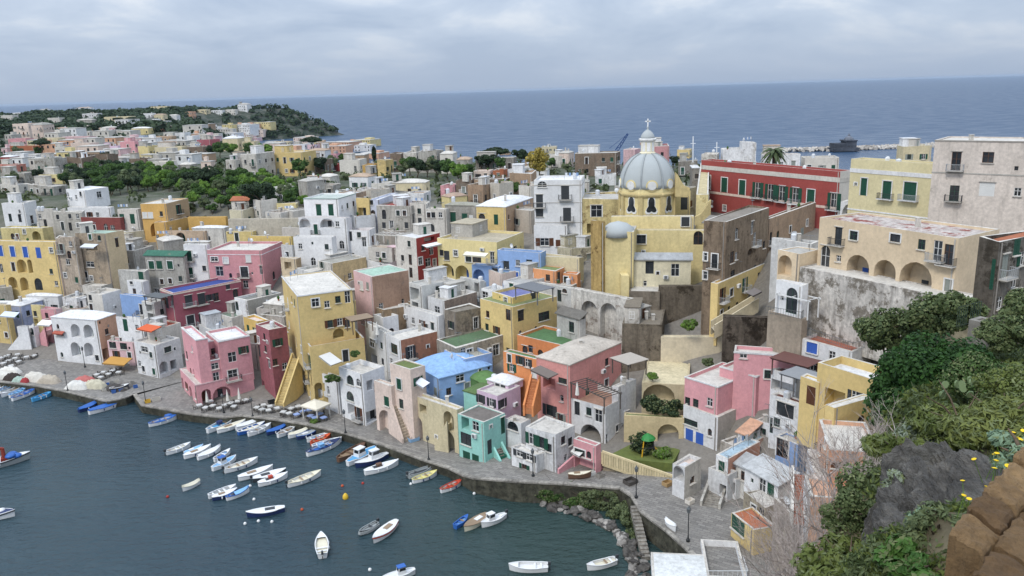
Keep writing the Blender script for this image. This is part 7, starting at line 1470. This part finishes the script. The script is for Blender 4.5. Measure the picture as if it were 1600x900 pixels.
# ================================================================ quay furniture
IRON = flat('lamp_iron', '#2f3234', .5, metal=.4)
lampm = {}
def lamp(label, x, y, z, h=4.2):
    P = Pz(x, y, z); t_ = thing('street_lamp', label, 'lamp', P, 0, 'iron street lamps along the quay')
    if not lampm:
        mb = MB(); mb.lathe([(.22, 0), (.22, .25), (.1, .4), (.06, .9), (.05, 3.4), (.08, 3.45)], 8); lampm['p'] = mb.mesh('post', [IRON])
        mb = MB(); mb.lathe([(.1, 3.45), (.2, 3.5), (.26, 4.0), (.18, 4.06), (.05, 4.3)], 6); lampm['h'] = mb.mesh('lantern', [flat('lantern', '#5c6062', .4)])
    t_.scale = (1, 1, h / 4.3); put('post', lampm['p'], t_); put('lantern', lampm['h'], t_)
for q in (('street lamp in front of the cream stair gable house', 670, 719, 1.4, 4.0), ('street lamp at the white loggia house', 540, 677, 1.4, 4.2), ('street lamp by the tarp covered boats', 106, 611, 1.4, 4.2), ('street lamp in front of the white arcaded house', 133, 574, 1.4, 4.6), ('street lamp beside the slipway', 228, 630, 1.4, 4.4), ('street lamp among the restaurant tables at the yellow tower', 395, 651, 1.4, 3.6), ('street lamp before the peeling white house', 833, 744, 3, 4.2), ('street lamp at the bend of the quay wall', 994, 778, 3, 4.6), ('street lamp on the wide paving at the quay end', 1075, 846, 3, 4.6), ('street lamp between the pink house tables and the water', 350, 645, 1.4, 3.6)): lamp(*q)
# tables
TBL = {}
def table(label, x, y, z, col='W', s=1.0, group='restaurant tables'):
    if 'leg' not in TBL:
        mb = MB(); mb.box((0, 0, 0), (.05, .05, .72)); TBL['leg'] = mb.mesh('leg', [IRON])
        for k, c_ in (('W', '#c2c2bf'), ('B', '#8fa2cc'), ('R', '#8a4a44')): mb = MB(); mb.box((0, 0, .74), (1.0, 1.0, .05)); mb.box((0, 0, .66), (1.04, 1.04, .12)); TBL[k] = mb.mesh('table_top', [flat('cloth_' + k, c_, .8)])
        mb = MB(); mb.box((0, 0, .44), (.4, .4, .05)); mb.box((0, .2, .68), (.4, .04, .46))
        for i in (-1, 1):
            for j in (-1, 1): mb.box((i * .17, j * .17, .21), (.04, .04, .42))
        TBL['ch'] = mb.mesh('chair', [flat('chair_dark', '#4a4642', .6)])
    P = Pz(x, y, z); rz = rg.uniform(0, 1.5); t_ = thing('restaurant_table', label, 'table', P, rz, group); t_.scale = (s, s, 1)
    put('table_top', TBL[col], t_)
    for i in (-1, 1):
        for j in (-1, 1): put('leg', TBL['leg'], t_, (i * .42, j * .42, .36))
    for k in range(2):
        c_ = put('chair', TBL['ch'], None, (P[0] + math.cos(rz + k * 3.14) * .85, P[1] + math.sin(rz + k * 3.14) * .85, P[2]), (0, 0, rz + k * 3.14 - 1.57)); tag(c_, 'dark chair drawn up to a ' + label.split(' ', 1)[1], 'chair', 'chairs at ' + group)
for lb, gp, z, pts, cl in (('white table in front of the pink quay house', 'tables at the pink house', 1.4, [(312, 638), (322, 642), (333, 639), (343, 643), (352, 638), (361, 635), (372, 632), (384, 630), (329, 632), (366, 640)], 'W'), ('white table set out below the yellow tower', 'tables below the yellow tower', 1.4, [(402, 642), (412, 638), (422, 640), (410, 645), (420, 646), (433, 643), (443, 649), (452, 651), (456, 643), (466, 640)], 'W'), ('blue clothed table at the gazebo', 'tables at the gazebo', 1.4, [(464, 653), (474, 648), (486, 655), (492, 658), (500, 652), (506, 658), (484, 646)], 'B'), ('white table at the far left of the quay', 'tables at the left end', 1.4, [(4, 563), (14, 568), (24, 564), (6, 572), (18, 576), (30, 569), (42, 562), (28, 558), (54, 560), (12, 560)], 'W'), ('white table under the ochre awning side', 'tables by the ochre awning', 1.4, [(152, 590), (162, 586), (170, 589), (176, 584), (186, 586), (158, 594), (182, 580)], 'W')):
    for x, y in pts: table(lb, x, y, z, cl, .9, gp)
# folded parasols
for lb, x, y in (('left folded white parasol before the pink house arches', 325, 635), ('middle folded white parasol before the pink house', 357, 633), ('right folded white parasol before the pink house', 375, 630)):
    P = Pz(x, y, 1.4); t_ = thing('parasol', lb, 'parasol', P); mb = MB(); mb.lathe([(.04, 0), (.04, 2.9)], 6); mb.build('pole', IRON, t_); mb = MB(); mb.lathe([(.32, .9), (.26, 1.4), (.16, 2.2), (.05, 2.9), (.02, 3.0)], 8); mb.build('folded_canopy', flat('canvas', '#d6d3cb', .9), t_)
P = Py(590, 527, 131); t_ = thing('parasol', 'folded white parasol on the yellow tower terrace', 'parasol', P); mb = MB(); mb.lathe([(.35, .5), (.26, 1.2), (.14, 2.2), (.03, 2.9)], 8); mb.build('folded_canopy', flat('canvas', '', .9), t_); mb = MB(); mb.lathe([(.04, 0), (.04, 2.9)], 6); mb.build('pole', IRON, t_)
for lb, x, y, Y_ in (('folded white parasol on the pink roof terrace, left', 1218, 568, 108), ('folded white parasol on the pink roof terrace, right', 1237, 566, 108), ('folded parasol on the white pergola terrace', 902, 622, 107.5)):
    P = Py(x, y, Y_); t_ = thing('parasol', lb, 'parasol', P); mb = MB(); mb.lathe([(.3, .5), (.24, 1.2), (.12, 2.0), (.03, 2.5)], 8); mb.build('folded_canopy', MATS['canvas'], t_); mb = MB(); mb.lathe([(.04, 0), (.04, 2.5)], 6); mb.build('pole', IRON, t_)
# gazebo
P = Pz(495, 652, 1.4); t_ = thing('gazebo', 'cream canvas gazebo over the tables beside the white quay house', 'gazebo', P, R_(-33))
for i in (-1, 1):
    for j in (-1, 1): mb = MB(); mb.bar((i * 1.7, j * 1.4, 0), (i * 1.7, j * 1.4, 2.4), .16); mb.build('post', plaster('#d8d6d0', .1), t_)
mb = MB(); b4 = [(-2, -1.7, 2.4), (2, -1.7, 2.4), (2, 1.7, 2.4), (-2, 1.7, 2.4)]
for i in range(4): mb.poly([b4[i], b4[(i + 1) % 4], (0, 0, 3.1)]); mb.poly([b4[i], b4[(i + 1) % 4], tuple(np.array(b4[(i + 1) % 4]) - (0, 0, .25)), tuple(np.array(b4[i]) - (0, 0, .25))])
mb.build('canopy', flat('canvas_cream', '#d9d2c0', .9), t_)
# awnings
def awning(label, x, y, Y_, a, w, d, col, drop=.7):
    P = Py(x, y, Y_); A = R_(a); dl = np.array([math.cos(A), -math.sin(A), 0]); n_ = np.array([-math.sin(A), -math.cos(A), 0]); t_ = thing('awning', label, 'awning', P); mb = MB()
    a0, a1 = -dl * w / 2, dl * w / 2; b0, b1 = a0 + n_ * d - (0, 0, drop), a1 + n_ * d - (0, 0, drop)
    mb.poly([a0, a1, b1, b0]); mb.poly([b0, b1, b1 - (0, 0, .25), b0 - (0, 0, .25)]); th = np.array([0, 0, .05])
    mb.poly([b0 - th, b1 - th, a1 - th, a0 - th]); mb.build('canvas', flat('awn_' + col, col, .85), t_)
    fr = MB(); fr.bar(a0 - th * 2, b0 - th * 2, .05); fr.bar(a1 - th * 2, b1 - th * 2, .05); fr.bar(b0 - th * 2, b1 - th * 2, .05); fr.build('frame', IRON, t_)
awning('ochre awning over the restaurant front', 190, 558, 157, 18, 5.5, 2.4, '#b98d4a')
awning('white awning on the small pink house', 76, 500, 170, 18, 3.6, 1.6, '#d9d9d6'); awning('white awning above the lilac house loggia', 19, 487, 172.5, 18, 4.4, 1.4, '#c9d3e2')
awning('grey white awning on the yellow tower terrace', 525, 557, 128, 58, 6, 2.0, '#c9c8c4', .3); awning('orange tent roof on the white house left of the maroon house', 241, 508, 154.5, 30, 4.6, 2.4, '#c9603a', .4)
awning('white awning of the tiny pink kiosk', 906, 701, 103.6, 57, 2.0, .9, '#dcdcd8', .5); awning('white awning over the red house balcony', 672, 380, 160, -48, 4.6, 1.4, '#d9d9d6', .3); awning('pale awning over the yellow long house window', 746, 394, 153, 28, 5, 1.4, '#dcd6c0', .4); awning('white awning of the patchy stone house', 143, 381, 183, 20, 4.2, 1.5, '#c9ccd0', .5); awning('small slate awning over the dark door of the yellow rock house', 1172, 453, 118.5, -50, 3.4, 1.2, '#77706c', .4); awning('red tile awning over the small window of the arcaded white house', 93, 517, 162.5, 18, 2.8, .7, '#a55a4a', .4); awning('brown reed awning on the salmon house terrace', 858, 577, 111.8, 57, 4.6, 1.8, '#6f655e', .3); awning('white striped awning of the blue house', 662, 592, 118, 57, 4.2, 1.2, '#d2d6dc', .5); awning('terracotta porch roof at the right end of the long sand house', 1556, 372, 88, -40, 4, 2.2, '#b0705a', .3)
# pergola frames
def pergola(label, x, y, Y_, a, w, d, h, col='#6b6560', n=7, roofc=None):
    P = Py(x, y, Y_); t_ = thing('pergola', label, 'pergola', P, -R_(a)); m_ = flat('perg_' + col, col, .7)
    for i in (0, w):
        for j in (0, d): mb = MB(); mb.bar((i, j, 0), (i, j, h), .14); mb.build('post', m_, t_)
    for j in (0, d): mb = MB(); mb.bar((-.3, j, h), (w + .3, j, h), .14); mb.build('beam', m_, t_)
    for k in range(n): mb = MB(); mb.bar((w * k / (n - 1), -.3, h + .12), (w * k / (n - 1), d + .3, h + .12), .09); mb.build('slat', m_, t_)
    if roofc: mb = MB(); mb.box((w / 2, d / 2, h + .2), (w + .6, d + .6, .08)); mb.build('mat_roof', flat('mat_' + roofc, roofc, .8), t_)
pergola('dark weathered pergola on the white terrace beside the salmon house', 893, 622, 112.3, 57, 7.6, 3.0, 2.4, '#5a544f', 12)
pergola('brown pergola with a mat roof behind the white pergola terrace', 957, 583, 113, 57, 3.5, 3.5, 2.2, '#5a544f', 8, '#a9a196')
pergola('dark maroon pergola on the pink roof terrace', 1206, 585, 101.5, 50, 5, 3, 2.2, '#5f4642', 8, '#6a4a44'); pergola('white pergola frame on the railed balcony over the rock', 1213, 488, 105.5, 57, 5, 2.2, 2.6, '#d6d6d4', 3)
pergola('white steel pergola on the pink terrace behind the parasols', 1218, 556, 112, 50, 4.2, 3, 2.0, '#c9cbcc', 4); pergola('grey louvred pergola above the stacked balconies', 1220, 608, 96, 54, 5, 3.2, 2.0, '#77787a', 10, '#8a8c8e')
pergola('slate roofed pergola over the yellow oriel house terrace', 806, 468, 132, 50, 5.5, 3.5, 2.2, '#6a6a6a', 7, '#6d6f72'); pergola('white pergola frame of the cream roof terrace', 588, 384, 168, 25, 5, 3, 2.4, '#d3d0c8', 6)
pergola('reed covered pergola on the yellow tower terrace', 552, 523, 131, -32, 3.6, 2.6, 2.3, '#6d5a48', 7, '#8c7a66'); pergola('dark roof pergola on the terrace left of the maroon house', 228, 478, 161, 28, 5, 2.6, 2.0, '#4f5254', 6, '#5c5f60')
# railed balcony and railings
def rail(label, pts, col='#8f9295', h=1.0, step=.35):
    a0 = np.array(pts[0]); t_ = thing('railing', label, 'railing', a0); mb = MB()
    for p, q in zip(pts[:-1], pts[1:]): railing(mb, np.array(p) - a0, np.array(q) - a0, h, step, .03)
    mb.build('bars', flat('rail_' + col, col, .5), t_)
rail('thin metal railing round the railed balcony on the rock', [Py(1196, 489, 106), Py(1252, 499, 102.2), Py(1258, 492, 104)], '#5c5f60')
rail('metal railing along the white terrace with the maroon awning', [Py(1254, 521, 104), Py(1331, 547, 96.6), Py(1372, 540, 100)], '#6a6d6f')
rail('green metal railing above the dark bush at right', [Py(1494, 512, 58), Py(1512, 508, 56), Py(1530, 505, 54)], '#35463c', 1.6)
rail('railing on the stacked balconies of the white house', [Py(1196, 660, 97), Py(1235, 668, 93)], '#9a9d9f')
# playground frame
P = Py(1012, 712, 103.5); t_ = thing('play_frame', 'yellow and black climbing frame with green top in the garden', 'playground', P)
for i in (-.8, .8):
    for j in (-.6, .6): mb = MB(); mb.bar((i * 1.2, j * 1.2, 0), (i * .8, j * .8, 2.6), .14); mb.build('post', flat('play_yellow', '#d0a42c', .5) if i < 0 else flat('play_black', '#2c2c2e', .5), t_)
mb = MB(); mb.lathe([(1.1, 2.6), (.9, 2.9), (.1, 3.4)], 8); mb.build('roof', flat('play_green', '#2f7d3c', .5), t_); mb = MB(); mb.poly([(.8, -.4, 1.4), (.8, .4, 1.4), (2.2, .4, .1), (2.2, -.4, .1)]); mb.poly([(.8, .4, 1.36), (.8, -.4, 1.36), (2.2, -.4, .06), (2.2, .4, .06)]); mb.build('slide', MATS['play_yellow'], t_); mb = MB(); mb.box((0, 0, 1.4), (1.8, 1.4, .1)); mb.build('platform', MATS['play_black'], t_)
# tarp covered boats and heaps on the quay
def heap(label, x, y, L_, w_, h_, col, seed, rz=.5, name='covered_boat', cat='boat'):
    P = Pz(x, y, 1.4); rs = np.random.RandomState(seed); mb = MB(); nx, ny = 16, 12; idx = {}
    for i in range(nx + 1):
        for j in range(ny + 1):
            u, v = i / nx * 2 - 1, j / ny * 2 - 1; s = max(0, 1 - abs(u) ** 2.6) ** .6 * max(0, 1 - abs(v) ** 2.4) ** .5; wv = 1 - .35 * max(0, u) ** 3
            z = h_ * s * (1 + .14 * math.sin(u * 9 + seed) * math.sin(v * 7 + seed * 2) + rs.uniform(-.1, .1)); idx[i, j] = len(mb.v); mb.v.append((u * L_ / 2, v * w_ / 2 * wv * (1 + .06 * math.sin(u * 11 + seed)), max(.0, z)))
    for i in range(nx):
        for j in range(ny): mb.f.append((idx[i, j], idx[i + 1, j], idx[i + 1, j + 1], idx[i, j + 1])); mb.m.append(0)
    t_ = thing(name, label, cat, P, rz); mb.build('tarpaulin', plaster(col, .25, '#9a9488'), t_, sm=True)
    kb = MB(); kb.box((0, 0, .06), (L_ * .8, w_ * .5, .12)); kb.build('cradle', plaster('#5a5046', .4), t_)
for i, q in enumerate([('white tarped boat at the far left of the quay', 6, 590, 5, 2.2, 1.3, '#d3d0c8'), ('second white tarped boat at the left', 16, 582, 5, 2, 1.2, '#d9d6ce'), ('dark brown tarped boat at the left', 21, 593, 3.6, 2.2, 1.3, '#453c38'), ('pale green tarped dinghy', 31, 596, 2.6, 1.8, 1.0, '#a5bdb0'), ('small red tarped bundle', 40, 597, 1.6, 1.3, .9, '#9e3438'), ('long cream tarped boat', 57, 594, 5.5, 2.4, 1.6, '#d6d1c6'), ('beige tarped boat end right of the long cream one', 78, 597, 4.6, 2.2, 1.4, '#bdb2a0'), ('white tarped boat right of the lamp', 122, 606, 4.6, 2.4, 1.4, '#dcdad4'), ('red tarped boat behind the white tarped one', 134, 597, 4.6, 2.0, 1.2, '#c06b66'), ('beige yellow tarped boat near the slipway', 150, 605, 4.4, 2.2, 1.5, '#c5bfa6'), ('dark heap of nets and crates by the slipway', 182, 608, 5, 2.6, .9, '#4e4a48'), ('grey heap of nets next to the slipway', 192, 604, 4, 2.2, .8, '#77736e')]): heap(*q, seed=i + 1, rz=-.25)
boat('old upturned wooden boat lying beside the tiny pink kiosk', 924, 746, 888, 748, 'deck', 'M', 'C', 'D', '', name='beached_boat', z=3.0).location.z = 3.15
boat('dark dinghy lying among the nets on the quay', 202, 606, 172, 612, 'open', 'K', 'G', 'W', '', name='beached_boat', z=1.5).location.z = 1.6
boat('white dinghy drawn up on the paving at the quay end', 1056, 832, 1040, 818, 'cover', 'W', 'W', 'W', '', name='beached_boat', z=3.0).location.z = 3.1
# small quay objects
def crate(label, x, y, z, s, col, nm='crate', cat='crate'):
    P = Pz(x, y, z); t_ = thing(nm, label, cat, P, .6); m_ = flat('crate_' + col, col, .7)
    mb = MB(); mb.box((0, 0, .04), (s, s * .8, .06)); mb.build('base', m_, t_)
    for k, (c_, sz) in enumerate((((0, -s * .4, .3), (s, .04, .5)), ((0, s * .4, .3), (s, .04, .5)), ((-s * .5, 0, .3), (.04, s * .8, .5)), ((s * .5, 0, .3), (.04, s * .8, .5)))): mb = MB(); mb.box(c_, sz); mb.build('side', m_, t_)
for q in (('yellow plastic crate beside the slipway lamp', 231, 629, 1.4, .9, '#c9a23a'), ('dark bin at the foot of the yellow tower', 425, 630, 1.4, 1.2, '#2e3032'), ('green wheeled bin beside the turquoise stair', 785, 716, 2.4, 1.0, '#2a6b57'), ('blue crate by the white loggia house', 646, 688, 1.4, 1.6, '#7fa3c4'), ('white barrel beside the old wooden boat', 925, 742, 3, .8, '#d6d6d2'), ('pile of grey pots right of the old boat', 938, 745, 3, .9, '#8c8780'), ('stack of dark trestles below the slatted fence', 985, 755, 3, 1.6, '#4f4b47'), ('tipped brown panel leaning by the white tower house', 1043, 758, 3, 1.2, '#a58a62'), ('white planter box at the foot of the stone steps', 1078, 786, 3, 1.0, '#cfc9bf'), ('white pile of nets on the quay right of the slipway', 244, 626, 1.4, 1.4, '#b9b5ab')): crate(*q)
for i_, (x_, y_) in enumerate([(168, 603), (175, 600), (183, 598), (189, 611), (196, 609), (201, 603), (178, 614), (207, 600), (163, 611), (212, 606)]): crate('plastic fish crate in the gear pile beside the slipway', x_, y_, 1.4, .7, ['#3d62a0', '#8c8a84', '#b5b1a6'][i_ % 3])
for o in SC.objects:
    if o.get('label', '').startswith('plastic fish crate'): o['group'] = 'fish crates by the slipway'
# water steps down from the quay wall bend
stair('stone water steps running down beside the quay wall', Pz(1010, 872, .3), Pz(991, 790, 3), 1.0, 14, ST)
# rocks at the foot of the quay wall
RS = [stone('shore_rock', '#2b2a29', '#6b6762', 1.8, .7, .12), stone('pale_rock', '#5e5b57', '#a29d96', 1.8, .5, .1)]
def rock_mesh(seed, m_):
    rs = np.random.RandomState(seed); mb = MB(); n1_, n2_ = 7, 5; idx = {}
    for i in range(n2_ + 1):
        for j in range(n1_):
            th, ph = math.pi * i / n2_, 2 * math.pi * j / n1_; r_ = rs.uniform(.75, 1.15); idx[i, j] = len(mb.v); mb.v.append((r_ * math.sin(th) * math.cos(ph), r_ * math.sin(th) * math.sin(ph), .7 * r_ * math.cos(th)))
    for i in range(n2_):
        for j in range(n1_): mb.f.append((idx[i, j], idx[i + 1, j], idx[i + 1, (j + 1) % n1_], idx[i, (j + 1) % n1_])); mb.m.append(0)
    return mb.mesh('shore_rock', [m_])
RM = [rock_mesh(i, RS[0] if i < 5 else RS[1]) for i in range(7)]
sh = [(770, 766), (800, 770), (830, 778), (860, 786), (890, 794), (920, 806), (945, 818), (965, 832), (980, 848), (990, 866), (998, 890), (1003, 920)]
sp_ = resample(np.array([Pz(x, y, 0)[:2] for x, y in sh]), 130); rk = random.Random(12)
for i, p in enumerate(sp_):
    for k in range(2 if i > 12 else 1):
        off = rk.uniform(-2.6, 2.2) * (1.0 if i > 25 else .5); s = rk.choice([.25, .3, .35, .45, .6, .8]) * (1 if i > 10 else .7); v = rk.choice([0, 1, 2, 3, 4, 0, 1, 2, 5, 6])
        o = put('shore_rock', RM[v], None, (p[0] - off * .5, p[1] + off, rk.uniform(-.1, .35) * s + .05), (rk.uniform(-.5, .5), rk.uniform(-.5, .5), rk.uniform(0, 6))); o.scale = (s * rk.uniform(.8, 1.4), s, s * rk.uniform(.6, 1)); tag(o, ('pale' if v > 4 else 'dark') + ' boulder among the shore rocks below the quay wall', 'rock', ('pale' if v > 4 else 'dark') + ' shore boulders')
# ================================================================ white terrace building at the bottom edge
wt = H('white flat canopy building cut by the bottom edge of the quay', 1112, 960, 1016, 1160, Y=74, a=8, col='W', roof='flat', rc='W', par=.1, n=0, wear=.1, zb=1, name='boat_house')
H(None, 1112, 918, 1020, 1118, Y=73.6, a=8, col='#e6e8ea', parent=wt, roof='flat', rc='#e2e6ea', par=.03, n=0, wear=.05, zb=4.0, dr=6.2)
H(None, 1168, 905, 1105, 1178, Y=75, a=8, col='W', parent=wt, roof='flat', rc='W', par=1.0, n=0, wear=.1, zb=1, dr=7.5)
rail('white railing of the terrace at the bottom edge', [Py(1106, 905, 74.5), Py(1168, 905, 74.5), Py(1160, 880, 80)], '#dcdedf', 1.0, .5)
# ================================================================ harbour behind: breakwater, sea fort, ship gear
BW = stone('breakwater_stone', '#8f8a84', '#cfc9c0', .5, .5, .3)
bwt = resample(np.array([Pz(1195, 238, 0)[:2], Pz(1300, 236, 0)[:2], Pz(1400, 232, 0)[:2], Pz(1480, 229, 0)[:2], Pz(1700, 222, 0)[:2]]), 260); mb = MB(); rs = np.random.RandomState(3)
for p in bwt:
    for k in range(4):
        c_ = np.array([p[0] + rs.uniform(-.6, .6), p[1] + rs.uniform(-4, 4), 0]); s = rs.uniform(1.2, 2.6); c_[2] = max(.2, 2.6 - abs(c_[1] - p[1]) * .5); ax = [rs.normal(size=3) for _ in range(1)][0]; ax /= np.linalg.norm(ax); b_ = np.cross(ax, [.1, .3, 1]); b_ /= np.linalg.norm(b_); mb.box(c_, (s, s * .8, s * .9), (ax, b_, np.cross(ax, b_)))
tag(mb.build('breakwater', BW), 'long pale rock breakwater across the far harbour', 'breakwater', None, 'stuff')
P = Pz(1320, 237, 0); t_ = thing('sea_fort', 'dark stone fort with a small lantern dome on the breakwater', 'fort', P); FD = stone('fort_stone', '#2e3138', '#555a62', .4, .4, .2); k_ = 650 / 1250
def fp(px, py): return (px - 1320) * k_, (237 - py) * k_
for nm, x0, x1, y0_, y1_, dp_ in (('base', 1300, 1339, 236, 231, 16), ('low_block', 1303, 1320, 231.5, 224.5, 11), ('main_block', 1320, 1336, 231.5, 221, 11), ('parapet', 1318.5, 1337, 221.5, 220, 12)):
    (a0, b0), (a1, b1) = fp(x0, y0_), fp(x1, y1_); mb = MB(); mb.box(((a0 + a1) / 2, 4, (b0 + b1) / 2), (a1 - a0, dp_, b1 - b0)); mb.build(nm, FD, t_)
mb = MB(); cx, cz = fp(1328, 220); mb.lathe([(3.6, 0), (3.3, 1.2), (2.0, 2.4), (.8, 3), (.8, 4.2), (.2, 5)], 12, (cx, 4, cz)); mb.build('lantern_dome', stone('fort_dome', '#50545c', '#767b84', .5, .2, .1), t_)
for lb, x, y0_, y1_, Y_ in (('tall white ship mast with crosstrees behind the red palace', 1083, 250, 213, 240), ('slim white mast right of the ship mast', 1120, 250, 222, 240)):
    a_, b_ = Py(x, y0_, Y_), Py(x, y1_, Y_); t_ = thing('ship_mast', lb, 'mast', a_); mm = flat('mast_white', '#e2e4e6', .4); mb = MB(); mb.bar((0, 0, -4), b_ - a_, .26); mb.build('mast', mm, t_)
    for f_, w_ in ((.7, 1.5),): mb = MB(); mb.bar((b_ - a_) * f_ - (w_ / 2, 0, 0), (b_ - a_) * f_ + (w_ / 2, 0, 0), .18); mb.build('crosstree', mm, t_)
a_, b_ = Py(963, 236, 300), Py(981, 209, 300); t_ = thing('harbour_crane', 'dark blue lattice crane jib rising behind the brown block', 'crane', a_ - (0, 0, 8)); CB = flat('crane_blue', '#2f4a78', .5); o_ = np.array(t_.location); d_ = b_ - a_; s_ = np.array([d_[2], 0, -d_[0]]); s_ /= np.linalg.norm(s_)
mb = MB(); mb.box((0, 0, 4), (2.4, 2.4, 8)); mb.build('tower', CB, t_)
for k in (-.55, .55): mb = MB(); mb.bar(a_ - o_ + s_ * k, b_ - o_ + s_ * k * .4, .28); mb.build('chord', CB, t_)
for i in range(7): mb = MB(); mb.bar(a_ - o_ + d_ * i / 7 + s_ * .55 * (1 - .6 * i / 7) * (-1) ** i, a_ - o_ + d_ * (i + 1) / 7 - s_ * .55 * (1 - .6 * (i + 1) / 7) * (-1) ** i, .2); mb.build('brace', CB, t_)
mb = MB(); mb.bar(b_ - o_, Py(952, 232, 300) - o_, .12); mb.build('cable', CB, t_)
for o in HOUSES:
    for k in ('_o', '_p', '_l'):
        if k in o: del o[k]
import os
if os.environ.get('DBG'):
    open('/tmp/dbg.txt', 'w').write('\n'.join(map(str, DBG)))
